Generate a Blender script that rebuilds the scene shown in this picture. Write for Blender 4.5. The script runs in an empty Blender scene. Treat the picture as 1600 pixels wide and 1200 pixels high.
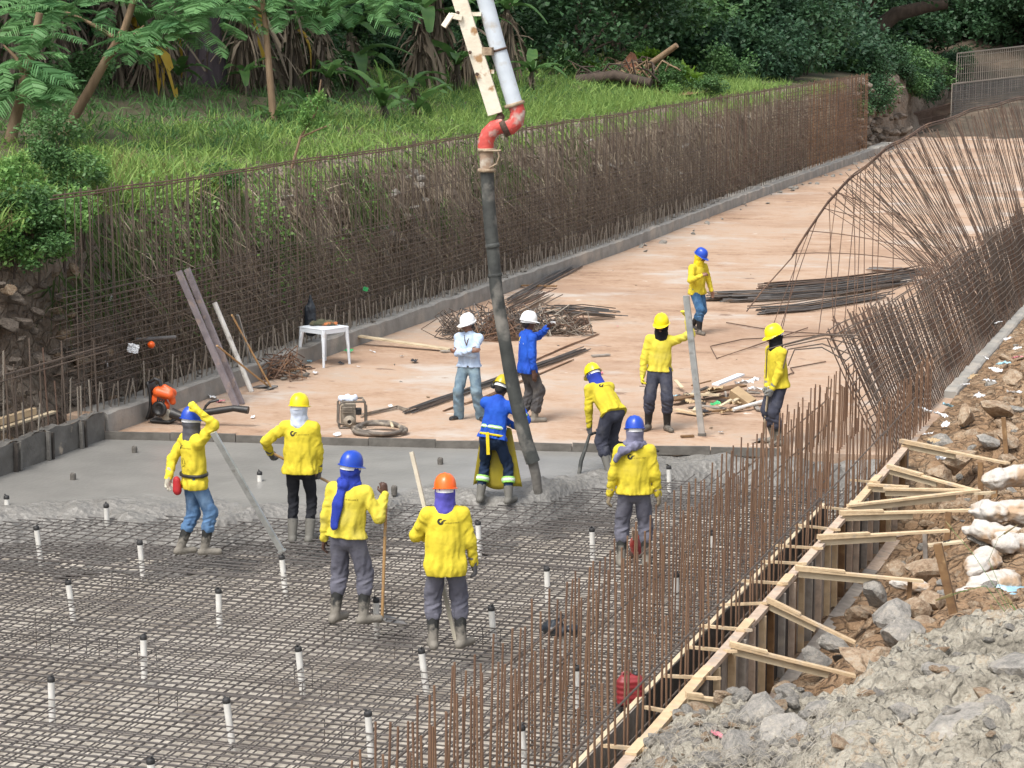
import bpy, math, random
import numpy as np
from mathutils import Vector, Matrix, Euler, noise
from mathutils.bvhtree import BVHTree
R = math.radians
sc = bpy.context.scene
col = sc.collection
random.seed(7)
rng = np.random.default_rng(7)

# ------------------------------------------------------------------ camera, sky, sun, exposure
CAM_H, LENS, PITCH, AZ = 6.4, 80.1, R(9.175), R(18.577)
cam_d = bpy.data.cameras.new('camera')
cam = bpy.data.objects.new('camera', cam_d)
col.objects.link(cam)
cam.location = (0, 0, CAM_H)
cam.rotation_euler = (R(90) - PITCH, 0, AZ)        # the world's Y axis runs along the channel
cam_d.sensor_width, cam_d.lens = 36, LENS
cam_d.clip_start, cam_d.clip_end = .1, 3000
sc.camera = cam
SUN_EL, SUN_AZ = R(58), R(215) - AZ         # compass-like: direction the sun stands in, clockwise from +Y
w = bpy.data.worlds.new('World')
sc.world = w
w.use_nodes = True
wn, wl = w.node_tree.nodes, w.node_tree.links
bg = wn['Background']
sky = wn.new('ShaderNodeTexSky')
sky.sky_type = 'NISHITA'
sky.sun_disc = False
sky.sun_elevation, sky.sun_rotation = SUN_EL, SUN_AZ
sky.air_density, sky.dust_density, sky.ozone_density = 1.0, 4.0, 1.0
hs = wn.new('ShaderNodeHueSaturation')
hs.inputs['Saturation'].default_value = .35
wl.new(sky.outputs[0], hs.inputs['Color'])
wl.new(hs.outputs[0], bg.inputs[0])
bg.inputs[1].default_value = .15
sun_d = bpy.data.lights.new('sun', 'SUN')
sun_d.energy, sun_d.angle, sun_d.color = 1.8, R(20), (1, .95, .88)
sun = bpy.data.objects.new('sun', sun_d)
col.objects.link(sun)
sd = Vector((math.sin(SUN_AZ) * math.cos(SUN_EL), math.cos(SUN_AZ) * math.cos(SUN_EL), math.sin(SUN_EL)))
sun.rotation_euler = sd.to_track_quat('Z', 'Y').to_euler()
sun.location = sd * 60
vs = sc.view_settings
vs.view_transform, vs.look, vs.gamma, vs.exposure = 'Standard', 'None', 1, .86
vs.use_curve_mapping = False
sc.cycles.use_denoising = True
sc.cycles.max_bounces = 6
sc.cycles.transparent_max_bounces = 8

# ------------------------------------------------------------------ helpers: places
cA, sA = math.cos(AZ), math.sin(AZ)
def W(u, v, z=0.):                       # u across the channel, v along it
    return Vector((u, v, z))
FPX = LENS / 36 * 1600
def ray(x, y):
    a, b = (x - 800) / FPX, (600 - y) / FPX
    c, s = math.cos(PITCH), math.sin(PITCH)
    X, Y = a, c + b * s
    return Vector((X * cA - Y * sA, X * sA + Y * cA, -s + b * c)), Y
def at(x, y, z=0.):                      # the spot on the level z that stands at this place of the photograph
    d, _ = ray(x, y)
    return Vector((0, 0, CAM_H)) + d * ((z - CAM_H) / d.z)
def atY(x, y, Y):                        # the same at the distance Y
    d, y0 = ray(x, y)
    return Vector((0, 0, CAM_H)) + d * (Y / y0)
def cy(p):                               # distance of a place ahead of the viewer
    return -p.x * sA + p.y * cA
def uv_of(p):
    return p.x, p.y

# ------------------------------------------------------------------ helpers: materials
MAT = {}
def hexc(c):
    return (*c, 1.) if len(c) == 3 else c
def mat(name, c1, c2=None, scale=6., rough=.8, bump=0., bscale=None, metal=0., c3=None, mix3=(.55, .7), s3=2.,
        detail=6., spec=.5, lo=.35, hi=.65, stretch=None, trans=0., tint=None, rnd=0.):
    """principled material: noise mix of c1/c2, patches of c3, bump; tint = name of a vertex float attribute mixing towards c2"""
    m = bpy.data.materials.new(name)
    m.use_nodes = True
    n, l = m.node_tree.nodes, m.node_tree.links
    b = n['Principled BSDF']
    b.inputs['Roughness'].default_value = rough
    b.inputs['Metallic'].default_value = metal
    b.inputs['Specular IOR Level'].default_value = spec
    tc = n.new('ShaderNodeTexCoord')
    src = tc.outputs['Object']
    if stretch:
        mp = n.new('ShaderNodeMapping')
        mp.inputs['Scale'].default_value = stretch
        l.new(src, mp.inputs[0])
        src = mp.outputs[0]
    out = None
    if c2 is None:
        c2 = tuple(x * .8 for x in c1)
    nz = n.new('ShaderNodeTexNoise')
    nz.inputs['Scale'].default_value = scale
    nz.inputs['Detail'].default_value = detail
    l.new(src, nz.inputs['Vector'])
    rp = n.new('ShaderNodeMapRange')
    rp.inputs[1].default_value, rp.inputs[2].default_value = lo, hi
    l.new(nz.outputs['Fac'], rp.inputs[0])
    mx = n.new('ShaderNodeMix'); mx.data_type = 'RGBA'
    mx.inputs['A'].default_value, mx.inputs['B'].default_value = hexc(c1), hexc(c2)
    fac = rp.outputs[0]
    if tint:
        at_ = n.new('ShaderNodeAttribute'); at_.attribute_name = tint
        ad = n.new('ShaderNodeMath'); ad.operation = 'MULTIPLY_ADD'
        l.new(rp.outputs[0], ad.inputs[0]); ad.inputs[1].default_value = .25
        l.new(at_.outputs['Fac'], ad.inputs[2]); ad.use_clamp = True
        fac = ad.outputs[0]
    if rnd:
        oi = n.new('ShaderNodeObjectInfo')
        ad2 = n.new('ShaderNodeMath'); ad2.operation = 'MULTIPLY_ADD'
        l.new(oi.outputs['Random'], ad2.inputs[0]); ad2.inputs[1].default_value = rnd
        sb = n.new('ShaderNodeMath'); sb.operation = 'SUBTRACT'
        l.new(fac, sb.inputs[0]); sb.inputs[1].default_value = rnd / 2
        l.new(sb.outputs[0], ad2.inputs[2]); ad2.use_clamp = True
        fac = ad2.outputs[0]
    l.new(fac, mx.inputs['Factor'])
    out = mx.outputs['Result']
    if c3 is not None:
        n3 = n.new('ShaderNodeTexNoise')
        n3.inputs['Scale'].default_value = s3
        n3.inputs['Detail'].default_value = 5
        l.new(src, n3.inputs['Vector'])
        r3 = n.new('ShaderNodeMapRange')
        r3.inputs[1].default_value, r3.inputs[2].default_value = mix3
        l.new(n3.outputs['Fac'], r3.inputs[0])
        m3 = n.new('ShaderNodeMix'); m3.data_type = 'RGBA'
        l.new(r3.outputs[0], m3.inputs['Factor'])
        l.new(out, m3.inputs['A'])
        m3.inputs['B'].default_value = hexc(c3)
        out = m3.outputs['Result']
    l.new(out, b.inputs['Base Color'])
    if bump:
        nb = n.new('ShaderNodeTexNoise')
        nb.inputs['Scale'].default_value = bscale or scale * 3
        nb.inputs['Detail'].default_value = 6
        l.new(src, nb.inputs['Vector'])
        bp = n.new('ShaderNodeBump')
        bp.inputs['Strength'].default_value = min(1, bump)
        bp.inputs['Distance'].default_value = .02 * max(1, bump)
        l.new(nb.outputs['Fac'], bp.inputs['Height'])
        l.new(bp.outputs[0], b.inputs['Normal'])
    if trans:
        t = n.new('ShaderNodeBsdfTranslucent')
        l.new(out, t.inputs['Color'])
        ms = n.new('ShaderNodeMixShader'); ms.inputs[0].default_value = trans
        l.new(b.outputs[0], ms.inputs[1]); l.new(t.outputs[0], ms.inputs[2])
        l.new(ms.outputs[0], n['Material Output'].inputs['Surface'])
    MAT[name] = m
    m['out'] = 1
    return m
def earth(name, cols, s1=.6, s2=5., s3=16., bump=.06, vor=0., rough=.95, stretch=None, bs=(9., 34.), vw=.7, stains=()):
    """ground, rock or slab: colour ramp over three octave bands (and cells), bump from the same"""
    m = bpy.data.materials.new(name)
    m.use_nodes = True
    n, l = m.node_tree.nodes, m.node_tree.links
    b = n['Principled BSDF']
    b.inputs['Roughness'].default_value = rough
    b.inputs['Specular IOR Level'].default_value = .25
    tc = n.new('ShaderNodeTexCoord')
    src = tc.outputs['Object']
    if stretch:
        mp = n.new('ShaderNodeMapping'); mp.inputs['Scale'].default_value = stretch
        l.new(src, mp.inputs[0]); src = mp.outputs[0]
    def nz(sc_, det=10, ro=.6):
        q = n.new('ShaderNodeTexNoise'); q.inputs['Scale'].default_value = sc_; q.inputs['Detail'].default_value = det; q.inputs['Roughness'].default_value = ro
        l.new(src, q.inputs['Vector']); return q.outputs['Fac']
    def mth(op, a, c, d=None):
        q = n.new('ShaderNodeMath'); q.operation = op
        for i, x in enumerate((a, c, d)):
            if x is None: continue
            if isinstance(x, (int, float)): q.inputs[i].default_value = x
            else: l.new(x, q.inputs[i])
        return q.outputs[0]
    f = mth('ADD', mth('MULTIPLY', nz(s1), .45), mth('MULTIPLY', nz(s2), .33))
    f = mth('ADD', f, mth('MULTIPLY', nz(s3, 6), .22))
    h = mth('ADD', nz(bs[0], 12, .65), mth('MULTIPLY', nz(bs[1], 6), .4))
    if vor:
        v = n.new('ShaderNodeTexVoronoi'); v.feature = 'DISTANCE_TO_EDGE'; v.inputs['Scale'].default_value = vor
        w_ = n.new('ShaderNodeTexNoise'); w_.inputs['Scale'].default_value = vor * .7
        mxv = n.new('ShaderNodeMix'); mxv.data_type = 'VECTOR'; mxv.inputs['Factor'].default_value = .2
        l.new(src, mxv.inputs['A']); l.new(src, w_.inputs['Vector']); l.new(w_.outputs['Color'], mxv.inputs['B'])
        l.new(mxv.outputs['Result'], v.inputs['Vector'])
        e = n.new('ShaderNodeMapRange'); e.inputs[2].default_value = .12
        l.new(v.outputs['Distance'], e.inputs[0])
        h = mth('ADD', h, mth('MULTIPLY', e.outputs[0], vw))
    rp = n.new('ShaderNodeValToRGB')
    el = rp.color_ramp.elements
    k = len(cols)
    for i, c in enumerate(cols):
        pos = .36 + .28 * i / (k - 1)
        q = el[i] if i < 2 else el.new(pos)
        q.position = pos
        q.color = hexc(c)
    l.new(f, rp.inputs[0])
    cout = rp.outputs[0]
    for sc_, lo_, hi_, c in stains:        # stains with a shape of their own
        r3 = n.new('ShaderNodeMapRange'); r3.inputs[1].default_value, r3.inputs[2].default_value = lo_, hi_
        l.new(nz(sc_, 13, .62), r3.inputs[0])
        m3 = n.new('ShaderNodeMix'); m3.data_type = 'RGBA'
        l.new(r3.outputs[0], m3.inputs['Factor']); l.new(cout, m3.inputs['A']); m3.inputs['B'].default_value = hexc(c)
        cout = m3.outputs['Result']
    l.new(cout, b.inputs['Base Color'])
    bp = n.new('ShaderNodeBump'); bp.inputs['Strength'].default_value = 1.; bp.inputs['Distance'].default_value = bump
    l.new(h, bp.inputs['Height']); l.new(bp.outputs[0], b.inputs['Normal'])
    MAT[name] = m
    return m
def M(x):
    return MAT[x] if isinstance(x, str) else x

# ------------------------------------------------------------------ helpers: meshes and objects
def link(o, parent=None, label=None, cat=None, group=None, kind=None):
    col.objects.link(o)
    if parent is not None:
        o.parent = parent
    if label: o['label'] = label
    if cat: o['category'] = cat
    if group: o['group'] = group
    if kind: o['kind'] = kind
    return o
def empty(name, loc=(0, 0, 0), rz=0., **k):
    o = bpy.data.objects.new(name, None)
    o.location = loc
    o.rotation_euler = (0, 0, rz)
    o.empty_display_size = .1
    return link(o, **k)
def np_mesh(name, V, F, mats, smooth=False, mi=None, attrs=None):
    """fast mesh from arrays: V (n,3), F list of arrays (k,3)/(k,4)"""
    me = bpy.data.meshes.new(name)
    if not isinstance(F, (list, tuple)):
        F = [F]
    F = [f for f in F if len(f)]
    V = np.asarray(V, np.float32)
    me.vertices.add(len(V))
    me.vertices.foreach_set('co', V.ravel())
    loops = np.concatenate([np.asarray(f, np.int32).ravel() for f in F])
    tot = np.concatenate([np.full(len(f), np.asarray(f).shape[1], np.int32) for f in F])
    st = np.concatenate([[0], np.cumsum(tot)[:-1]]).astype(np.int32)
    me.loops.add(len(loops))
    me.loops.foreach_set('vertex_index', loops)
    me.polygons.add(len(tot))
    me.polygons.foreach_set('loop_start', st)
    me.polygons.foreach_set('loop_total', tot)
    if mi is not None:
        me.polygons.foreach_set('material_index', np.asarray(mi, np.int32))
    if smooth:
        me.polygons.foreach_set('use_smooth', np.ones(len(tot), bool))
    for m in (mats if isinstance(mats, (list, tuple)) else [mats]):
        me.materials.append(M(m))
    for k, a in (attrs or {}).items():
        at_ = me.attributes.new(k, 'FLOAT', 'POINT')
        at_.data.foreach_set('value', np.asarray(a, np.float32))
    me.update(calc_edges=True)
    return me
def np_obj(name, V, F, mats, smooth=False, mi=None, attrs=None, parent=None, loc=None, rz=None, **k):
    o = bpy.data.objects.new(name, np_mesh(name, V, F, mats, smooth, mi, attrs))
    if loc is not None: o.location = loc
    if rz is not None: o.rotation_euler = (0, 0, rz)
    return link(o, parent, **k)
def basis(d):
    d = Vector(d).normalized()
    a = Vector((0, 0, 1)) if abs(d.z) < .95 else Vector((1, 0, 0))
    x = d.cross(a).normalized()
    return x, x.cross(d).normalized(), d
class MB:
    def __init__(s):
        s.v, s.f, s.m = [], [], []
        s.cm = 0
    def add(s, vs_, fs):
        o = len(s.v)
        s.v += [tuple(q) for q in vs_]
        s.f += [tuple(i + o for i in q) for q in fs]
        s.m += [s.cm] * len(fs)
        return s
    def box(s, c, size, rot=None, taper=1.):
        x, y, z = (q / 2 for q in size)
        P = [Vector((sx * x * (taper if sz > 0 else 1), sy * y * (taper if sz > 0 else 1), sz * z)) for sz in (-1, 1) for sy in (-1, 1) for sx in (-1, 1)]
        if rot is not None:
            mt = rot.to_matrix() if isinstance(rot, Euler) else rot
            P = [mt @ p for p in P]
        c = Vector(c)
        return s.add([p + c for p in P], [(0, 2, 3, 1), (4, 5, 7, 6), (0, 1, 5, 4), (2, 6, 7, 3), (1, 3, 7, 5), (0, 4, 6, 2)])
    def beam(s, a, b, wd, ht, up=(0, 0, 1), c=.0):
        a, b = Vector(a), Vector(b)
        d = (b - a).normalized()
        x = d.cross(Vector(up)).normalized()
        y = x.cross(d).normalized()
        P = []
        for p in (a, b):
            for sx, sy in ((-1, -1), (1, -1), (1, 1), (-1, 1)):
                P.append(p + x * sx * wd / 2 + y * sy * ht / 2)
        return s.add(P, [(0, 3, 2, 1), (4, 5, 6, 7), (0, 1, 5, 4), (1, 2, 6, 5), (2, 3, 7, 6), (3, 0, 4, 7)])
    def tube(s, path, r, n=8, caps=True, flat=None):
        path = [Vector(p) for p in path]
        rs = r if isinstance(r, (list, tuple)) else [r] * len(path)
        P = []
        prev = None
        for i, p in enumerate(path):
            d = (path[min(i + 1, len(path) - 1)] - path[max(i - 1, 0)])
            if prev is None:
                x, y, d = basis(d)
            else:
                d = d.normalized()
                x = (prev - d * prev.dot(d)).normalized()
                y = x.cross(d)
            prev = x
            for k in range(n):
                a = 2 * math.pi * k / n
                P.append(p + x * math.cos(a) * rs[i] + y * math.sin(a) * rs[i] * (flat or 1))
        fs = []
        for i in range(len(path) - 1):
            for k in range(n):
                k2 = (k + 1) % n
                fs.append((i * n + k, i * n + k2, (i + 1) * n + k2, (i + 1) * n + k))
        if caps:
            m_ = len(P)
            P = P + P[:n] + P[-n:]
            fs.append(tuple(m_ + k for k in range(n - 1, -1, -1)))
            fs.append(tuple(m_ + n + k for k in range(n)))
        return s.add(P, fs)
    def lathe(s, prof, n=16, c=(0, 0, 0), axis=(0, 0, 1)):
        x, y, d = basis(axis)
        c = Vector(c)
        P = []
        for r_, h_ in prof:
            for k in range(n):
                a = 2 * math.pi * k / n
                P.append(c + x * math.cos(a) * r_ + y * math.sin(a) * r_ + d * h_)
        fs = []
        for i in range(len(prof) - 1):
            for k in range(n):
                k2 = (k + 1) % n
                fs.append((i * n + k, i * n + k2, (i + 1) * n + k2, (i + 1) * n + k))
        m_ = len(P)
        P = P + P[:n] + P[-n:]
        fs.append(tuple(m_ + k for k in range(n - 1, -1, -1)))
        fs.append(tuple(m_ + n + k for k in range(n)))
        return s.add(P, fs)
    def grid(s, fn, nu, nv):
        P = [fn(i / nu, j / nv) for j in range(nv + 1) for i in range(nu + 1)]
        fs = [(j * (nu + 1) + i, j * (nu + 1) + i + 1, (j + 1) * (nu + 1) + i + 1, (j + 1) * (nu + 1) + i) for j in range(nv) for i in range(nu)]
        return s.add(P, fs)
    def mesh(s, name, mats, smooth=False):
        me = bpy.data.meshes.new(name)
        me.from_pydata(s.v, [], s.f)
        for m in (mats if isinstance(mats, (list, tuple)) else [mats]):
            me.materials.append(M(m))
        me.polygons.foreach_set('material_index', s.m)
        if smooth:
            me.polygons.foreach_set('use_smooth', np.ones(len(s.f), bool))
        me.update()
        return me
    def build(s, name, mats, parent=None, smooth=False, loc=None, rz=None, bevel=0., **k):
        o = bpy.data.objects.new(name, s.mesh(name, mats, smooth))
        if loc is not None: o.location = loc
        if rz is not None: o.rotation_euler = (0, 0, rz)
        if bevel:
            bv = o.modifiers.new('bevel', 'BEVEL')
            bv.width, bv.segments, bv.limit_method = bevel, 2, 'ANGLE'
        return link(o, parent, **k)
def put(name, me, parent=None, loc=(0, 0, 0), rot=(0, 0, 0), scale=(1, 1, 1), **k):
    o = bpy.data.objects.new(name, me)
    o.location, o.rotation_euler, o.scale = loc, rot, scale
    return link(o, parent, **k)
def copy_tree(o, parent=None):
    c = o.copy()
    col.objects.link(c)
    c.parent = parent
    for ch in o.children:
        copy_tree(ch, c)
    return c
def nz3(p, s=1., o=4):
    return noise.fractal(Vector(p) * s, 1., 2., o)
def vnoise(P, seed=0):
    """cheap smooth noise on an (n,3) array, about -1..1"""
    r = np.random.default_rng(seed)
    o = np.zeros(len(P), np.float32)
    for k in range(7):
        a = r.normal(size=3) * (1.6 ** (k * .5))
        b = r.normal(size=3) * (1.6 ** (k * .5))
        o += np.sin(P @ a + r.uniform(0, 6)) * np.cos(P @ b + r.uniform(0, 6)) / (1.25 ** k)
    return o / 2.2

# ------------------------------------------------------------------ signed distance modelling for people and soft things
class SDF:
    def __init__(s, lo, hi, h):
        s.lo, s.h = np.array(lo, np.float32), h
        s.n = np.ceil((np.array(hi) - s.lo) / h).astype(int) + 1
        s.F = np.full(s.n, .5, np.float32)
    def _sl(s, lo, hi):
        i0 = np.clip(np.floor((lo - s.lo) / s.h).astype(int), 0, s.n - 1)
        i1 = np.clip(np.ceil((hi - s.lo) / s.h).astype(int) + 1, 1, s.n)
        ax = [s.lo[k] + s.h * np.arange(i0[k], i1[k], dtype=np.float32) for k in range(3)]
        return tuple(slice(i0[k], i1[k]) for k in range(3)), ax
    def cap(s, a, b, ra, rb, k=.03, flat=None, fn=None):
        a, b = np.array(a, np.float32), np.array(b, np.float32)
        m = max(ra, rb) + k + .03
        sl, ax = s._sl(np.minimum(a, b) - m, np.maximum(a, b) + m)
        if any(len(q) == 0 for q in ax): return s
        X, Y, Z = np.meshgrid(*ax, indexing='ij')
        ab = b - a
        L2 = max(1e-9, float(ab @ ab))
        t = np.clip(((X - a[0]) * ab[0] + (Y - a[1]) * ab[1] + (Z - a[2]) * ab[2]) / L2, 0, 1)
        dx, dy, dz = X - a[0] - t * ab[0], Y - a[1] - t * ab[1], Z - a[2] - t * ab[2]
        if flat is not None:
            ax_, f = flat
            q = (dx * ax_[0] + dy * ax_[1] + dz * ax_[2]) * (f - 1)
            dx, dy, dz = dx + q * ax_[0], dy + q * ax_[1], dz + q * ax_[2]
        d = np.sqrt(dx * dx + dy * dy + dz * dz) - (ra + (rb - ra) * t)
        if fn is not None:
            d = d + fn(t, dx, dy, dz, X, Y, Z)
        F = s.F[sl]
        if k > 0:
            hh = np.clip(.5 + .5 * (F - d) / k, 0, 1)
            s.F[sl] = F + (d - F) * hh - k * hh * (1 - hh)
        else:
            s.F[sl] = np.minimum(F, d)
        return s
    def cut(s, n, c):                     # keep the side dot(p-c, n) < 0
        ax = [s.lo[k] + s.h * np.arange(s.n[k], dtype=np.float32) for k in range(3)]
        g = (ax[0] - c[0])[:, None, None] * n[0] + (ax[1] - c[1])[None, :, None] * n[1] + (ax[2] - c[2])[None, None, :] * n[2]
        s.F = np.maximum(s.F, g)
        return s
    def warp(s, fn):                      # fn(P) added where the surface is near
        idx = np.argwhere(np.abs(s.F) < .06)
        if len(idx):
            P = s.lo + idx * s.h
            s.F[idx[:, 0], idx[:, 1], idx[:, 2]] += fn(P.astype(np.float32)).astype(np.float32)
        return s
    def net(s):
        F, h = s.F, s.h
        F[0], F[-1], F[:, 0], F[:, -1], F[:, :, 0], F[:, :, -1] = .1, .1, .1, .1, .1, .1
        S = F < 0
        c = np.zeros(np.array(F.shape) - 1, np.int8)
        offs = [(i, j, k) for i in (0, 1) for j in (0, 1) for k in (0, 1)]
        nx, ny, nz = F.shape
        for i, j, k in offs:
            c += S[i:nx - 1 + i, j:ny - 1 + j, k:nz - 1 + k]
        act = np.argwhere((c > 0) & (c < 8))
        ids = np.full(c.shape, -1, np.int32)
        ids[act[:, 0], act[:, 1], act[:, 2]] = np.arange(len(act))
        vals = {o: F[act[:, 0] + o[0], act[:, 1] + o[1], act[:, 2] + o[2]] for o in offs}
        acc = np.zeros((len(act), 3), np.float32)
        cnt = np.zeros(len(act), np.float32)
        for a in offs:
            for ax in range(3):
                if a[ax] == 0:
                    b = list(a); b[ax] = 1; b = tuple(b)
                    fa, fb = vals[a], vals[b]
                    x = (fa < 0) != (fb < 0)
                    t = np.where(x, fa / np.where(x, fa - fb, 1), 0)
                    p = np.tile(np.array(a, np.float32), (len(act), 1))
                    p[:, ax] = t
                    acc += p * x[:, None]
                    cnt += x
        V = s.lo + (act + acc / cnt[:, None]) * h
        Q = []
        for ax in range(3):
            sl0 = [slice(None)] * 3; sl1 = [slice(None)] * 3
            sl0[ax] = slice(0, -1); sl1[ax] = slice(1, None)
            A, B = S[tuple(sl0)], S[tuple(sl1)]
            e = np.argwhere(A != B)
            o1, o2 = (ax + 1) % 3, (ax + 2) % 3
            e = e[(e[:, o1] > 0) & (e[:, o2] > 0) & (e[:, o1] < F.shape[o1] - 1) & (e[:, o2] < F.shape[o2] - 1)]
            q = []
            for d1, d2 in ((-1, -1), (0, -1), (0, 0), (-1, 0)):
                g = e.copy(); g[:, o1] += d1; g[:, o2] += d2
                q.append(ids[g[:, 0], g[:, 1], g[:, 2]])
            q = np.stack(q, 1)
            fl = ~A[e[:, 0], e[:, 1], e[:, 2]]
            q[fl] = q[fl][:, ::-1]
            Q.append(q)
        return V, np.concatenate(Q)
def npv(*a):
    return np.array(a, np.float32)
def folds(seed, amp=.008, f=(9, 9, 3.2)):
    r = np.random.default_rng(seed)
    k = np.array(f, np.float32)
    def fn(P):
        Q = P * k
        w1 = vnoise(Q * .6, seed + 1)
        s_ = np.sin(Q @ npv(2.2, 1.3, .7) + 2.5 * w1 + r.uniform(0, 6)) * .6 + vnoise(Q * 1.3, seed + 2) * .8
        return amp * s_
    return fn
def ik(a, t, l1, l2, hint):
    a, t = Vector(a), Vector(t)
    d = t - a
    L = min(d.length, (l1 + l2) * .995)
    d = d.normalized()
    x = (l1 * l1 - l2 * l2 + L * L) / (2 * L)
    hgt = math.sqrt(max(0, l1 * l1 - x * x))
    hh = Vector(hint)
    hh = (hh - d * hh.dot(d)).normalized()
    return a + d * x + hh * hgt, a + d * L
def N(v):
    return np.array(v, np.float32)

def hard_hat(parent, Mx, m, kind=None):
    """dome, brim, visor and ridges; Mx places the head's local frame (y forward)"""
    b = MB()
    NT, NP = 36, 9
    def dome(i, j):
        a = 2 * math.pi * i
        p = j * math.pi / 2
        rx, ry = .113, .14
        k = math.cos(p) ** .72
        z = math.sin(p) ** .9 * .148
        x, y = rx * k * math.sin(a), ry * k * math.cos(a)
        if j > .15:
            z += .009 * math.exp(-(x / .017) ** 2) * math.sin(p) + .005 * math.exp(-((abs(x) - .045) / .012) ** 2) * math.sin(p) * (1 if y < .09 else 0)
        return Vector((x, y, z))
    b.grid(dome, NT, NP)
    def brim(i, j):
        a = 2 * math.pi * i
        c = math.cos(a)
        ext = .012 + .045 * max(0, c) ** 1.6
        rx, ry = .118 + ext * j * (1 if c < 0 else .5), .142 + ext * j
        return Vector((rx * math.sin(a), ry * c, .004 - j * (.006 + .014 * max(0, c))))
    b.grid(brim, NT, 3)
    def rim(i, j):
        p = brim(i, 1 - .8 * j)
        return Vector((p.x, p.y, p.z - .005 * math.sin(math.pi * min(1, j * 3)) - .004))
    b.grid(rim, NT, 3)
    o = b.build('hard_hat', m, parent, True)
    o.matrix_local = Mx
    bd = MB()
    def band(i, j):
        a = 2 * math.pi * i
        return Vector((.1 * math.sin(a), .125 * math.cos(a) - .002, -.004 - .03 * j - .006 * math.sin(3.1 * j) - .012 * j * max(0, -math.cos(a))))
    bd.grid(band, 24, 2)
    bd.build('headband', kind or 'white_plastic', o, True)
    return o

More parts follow.
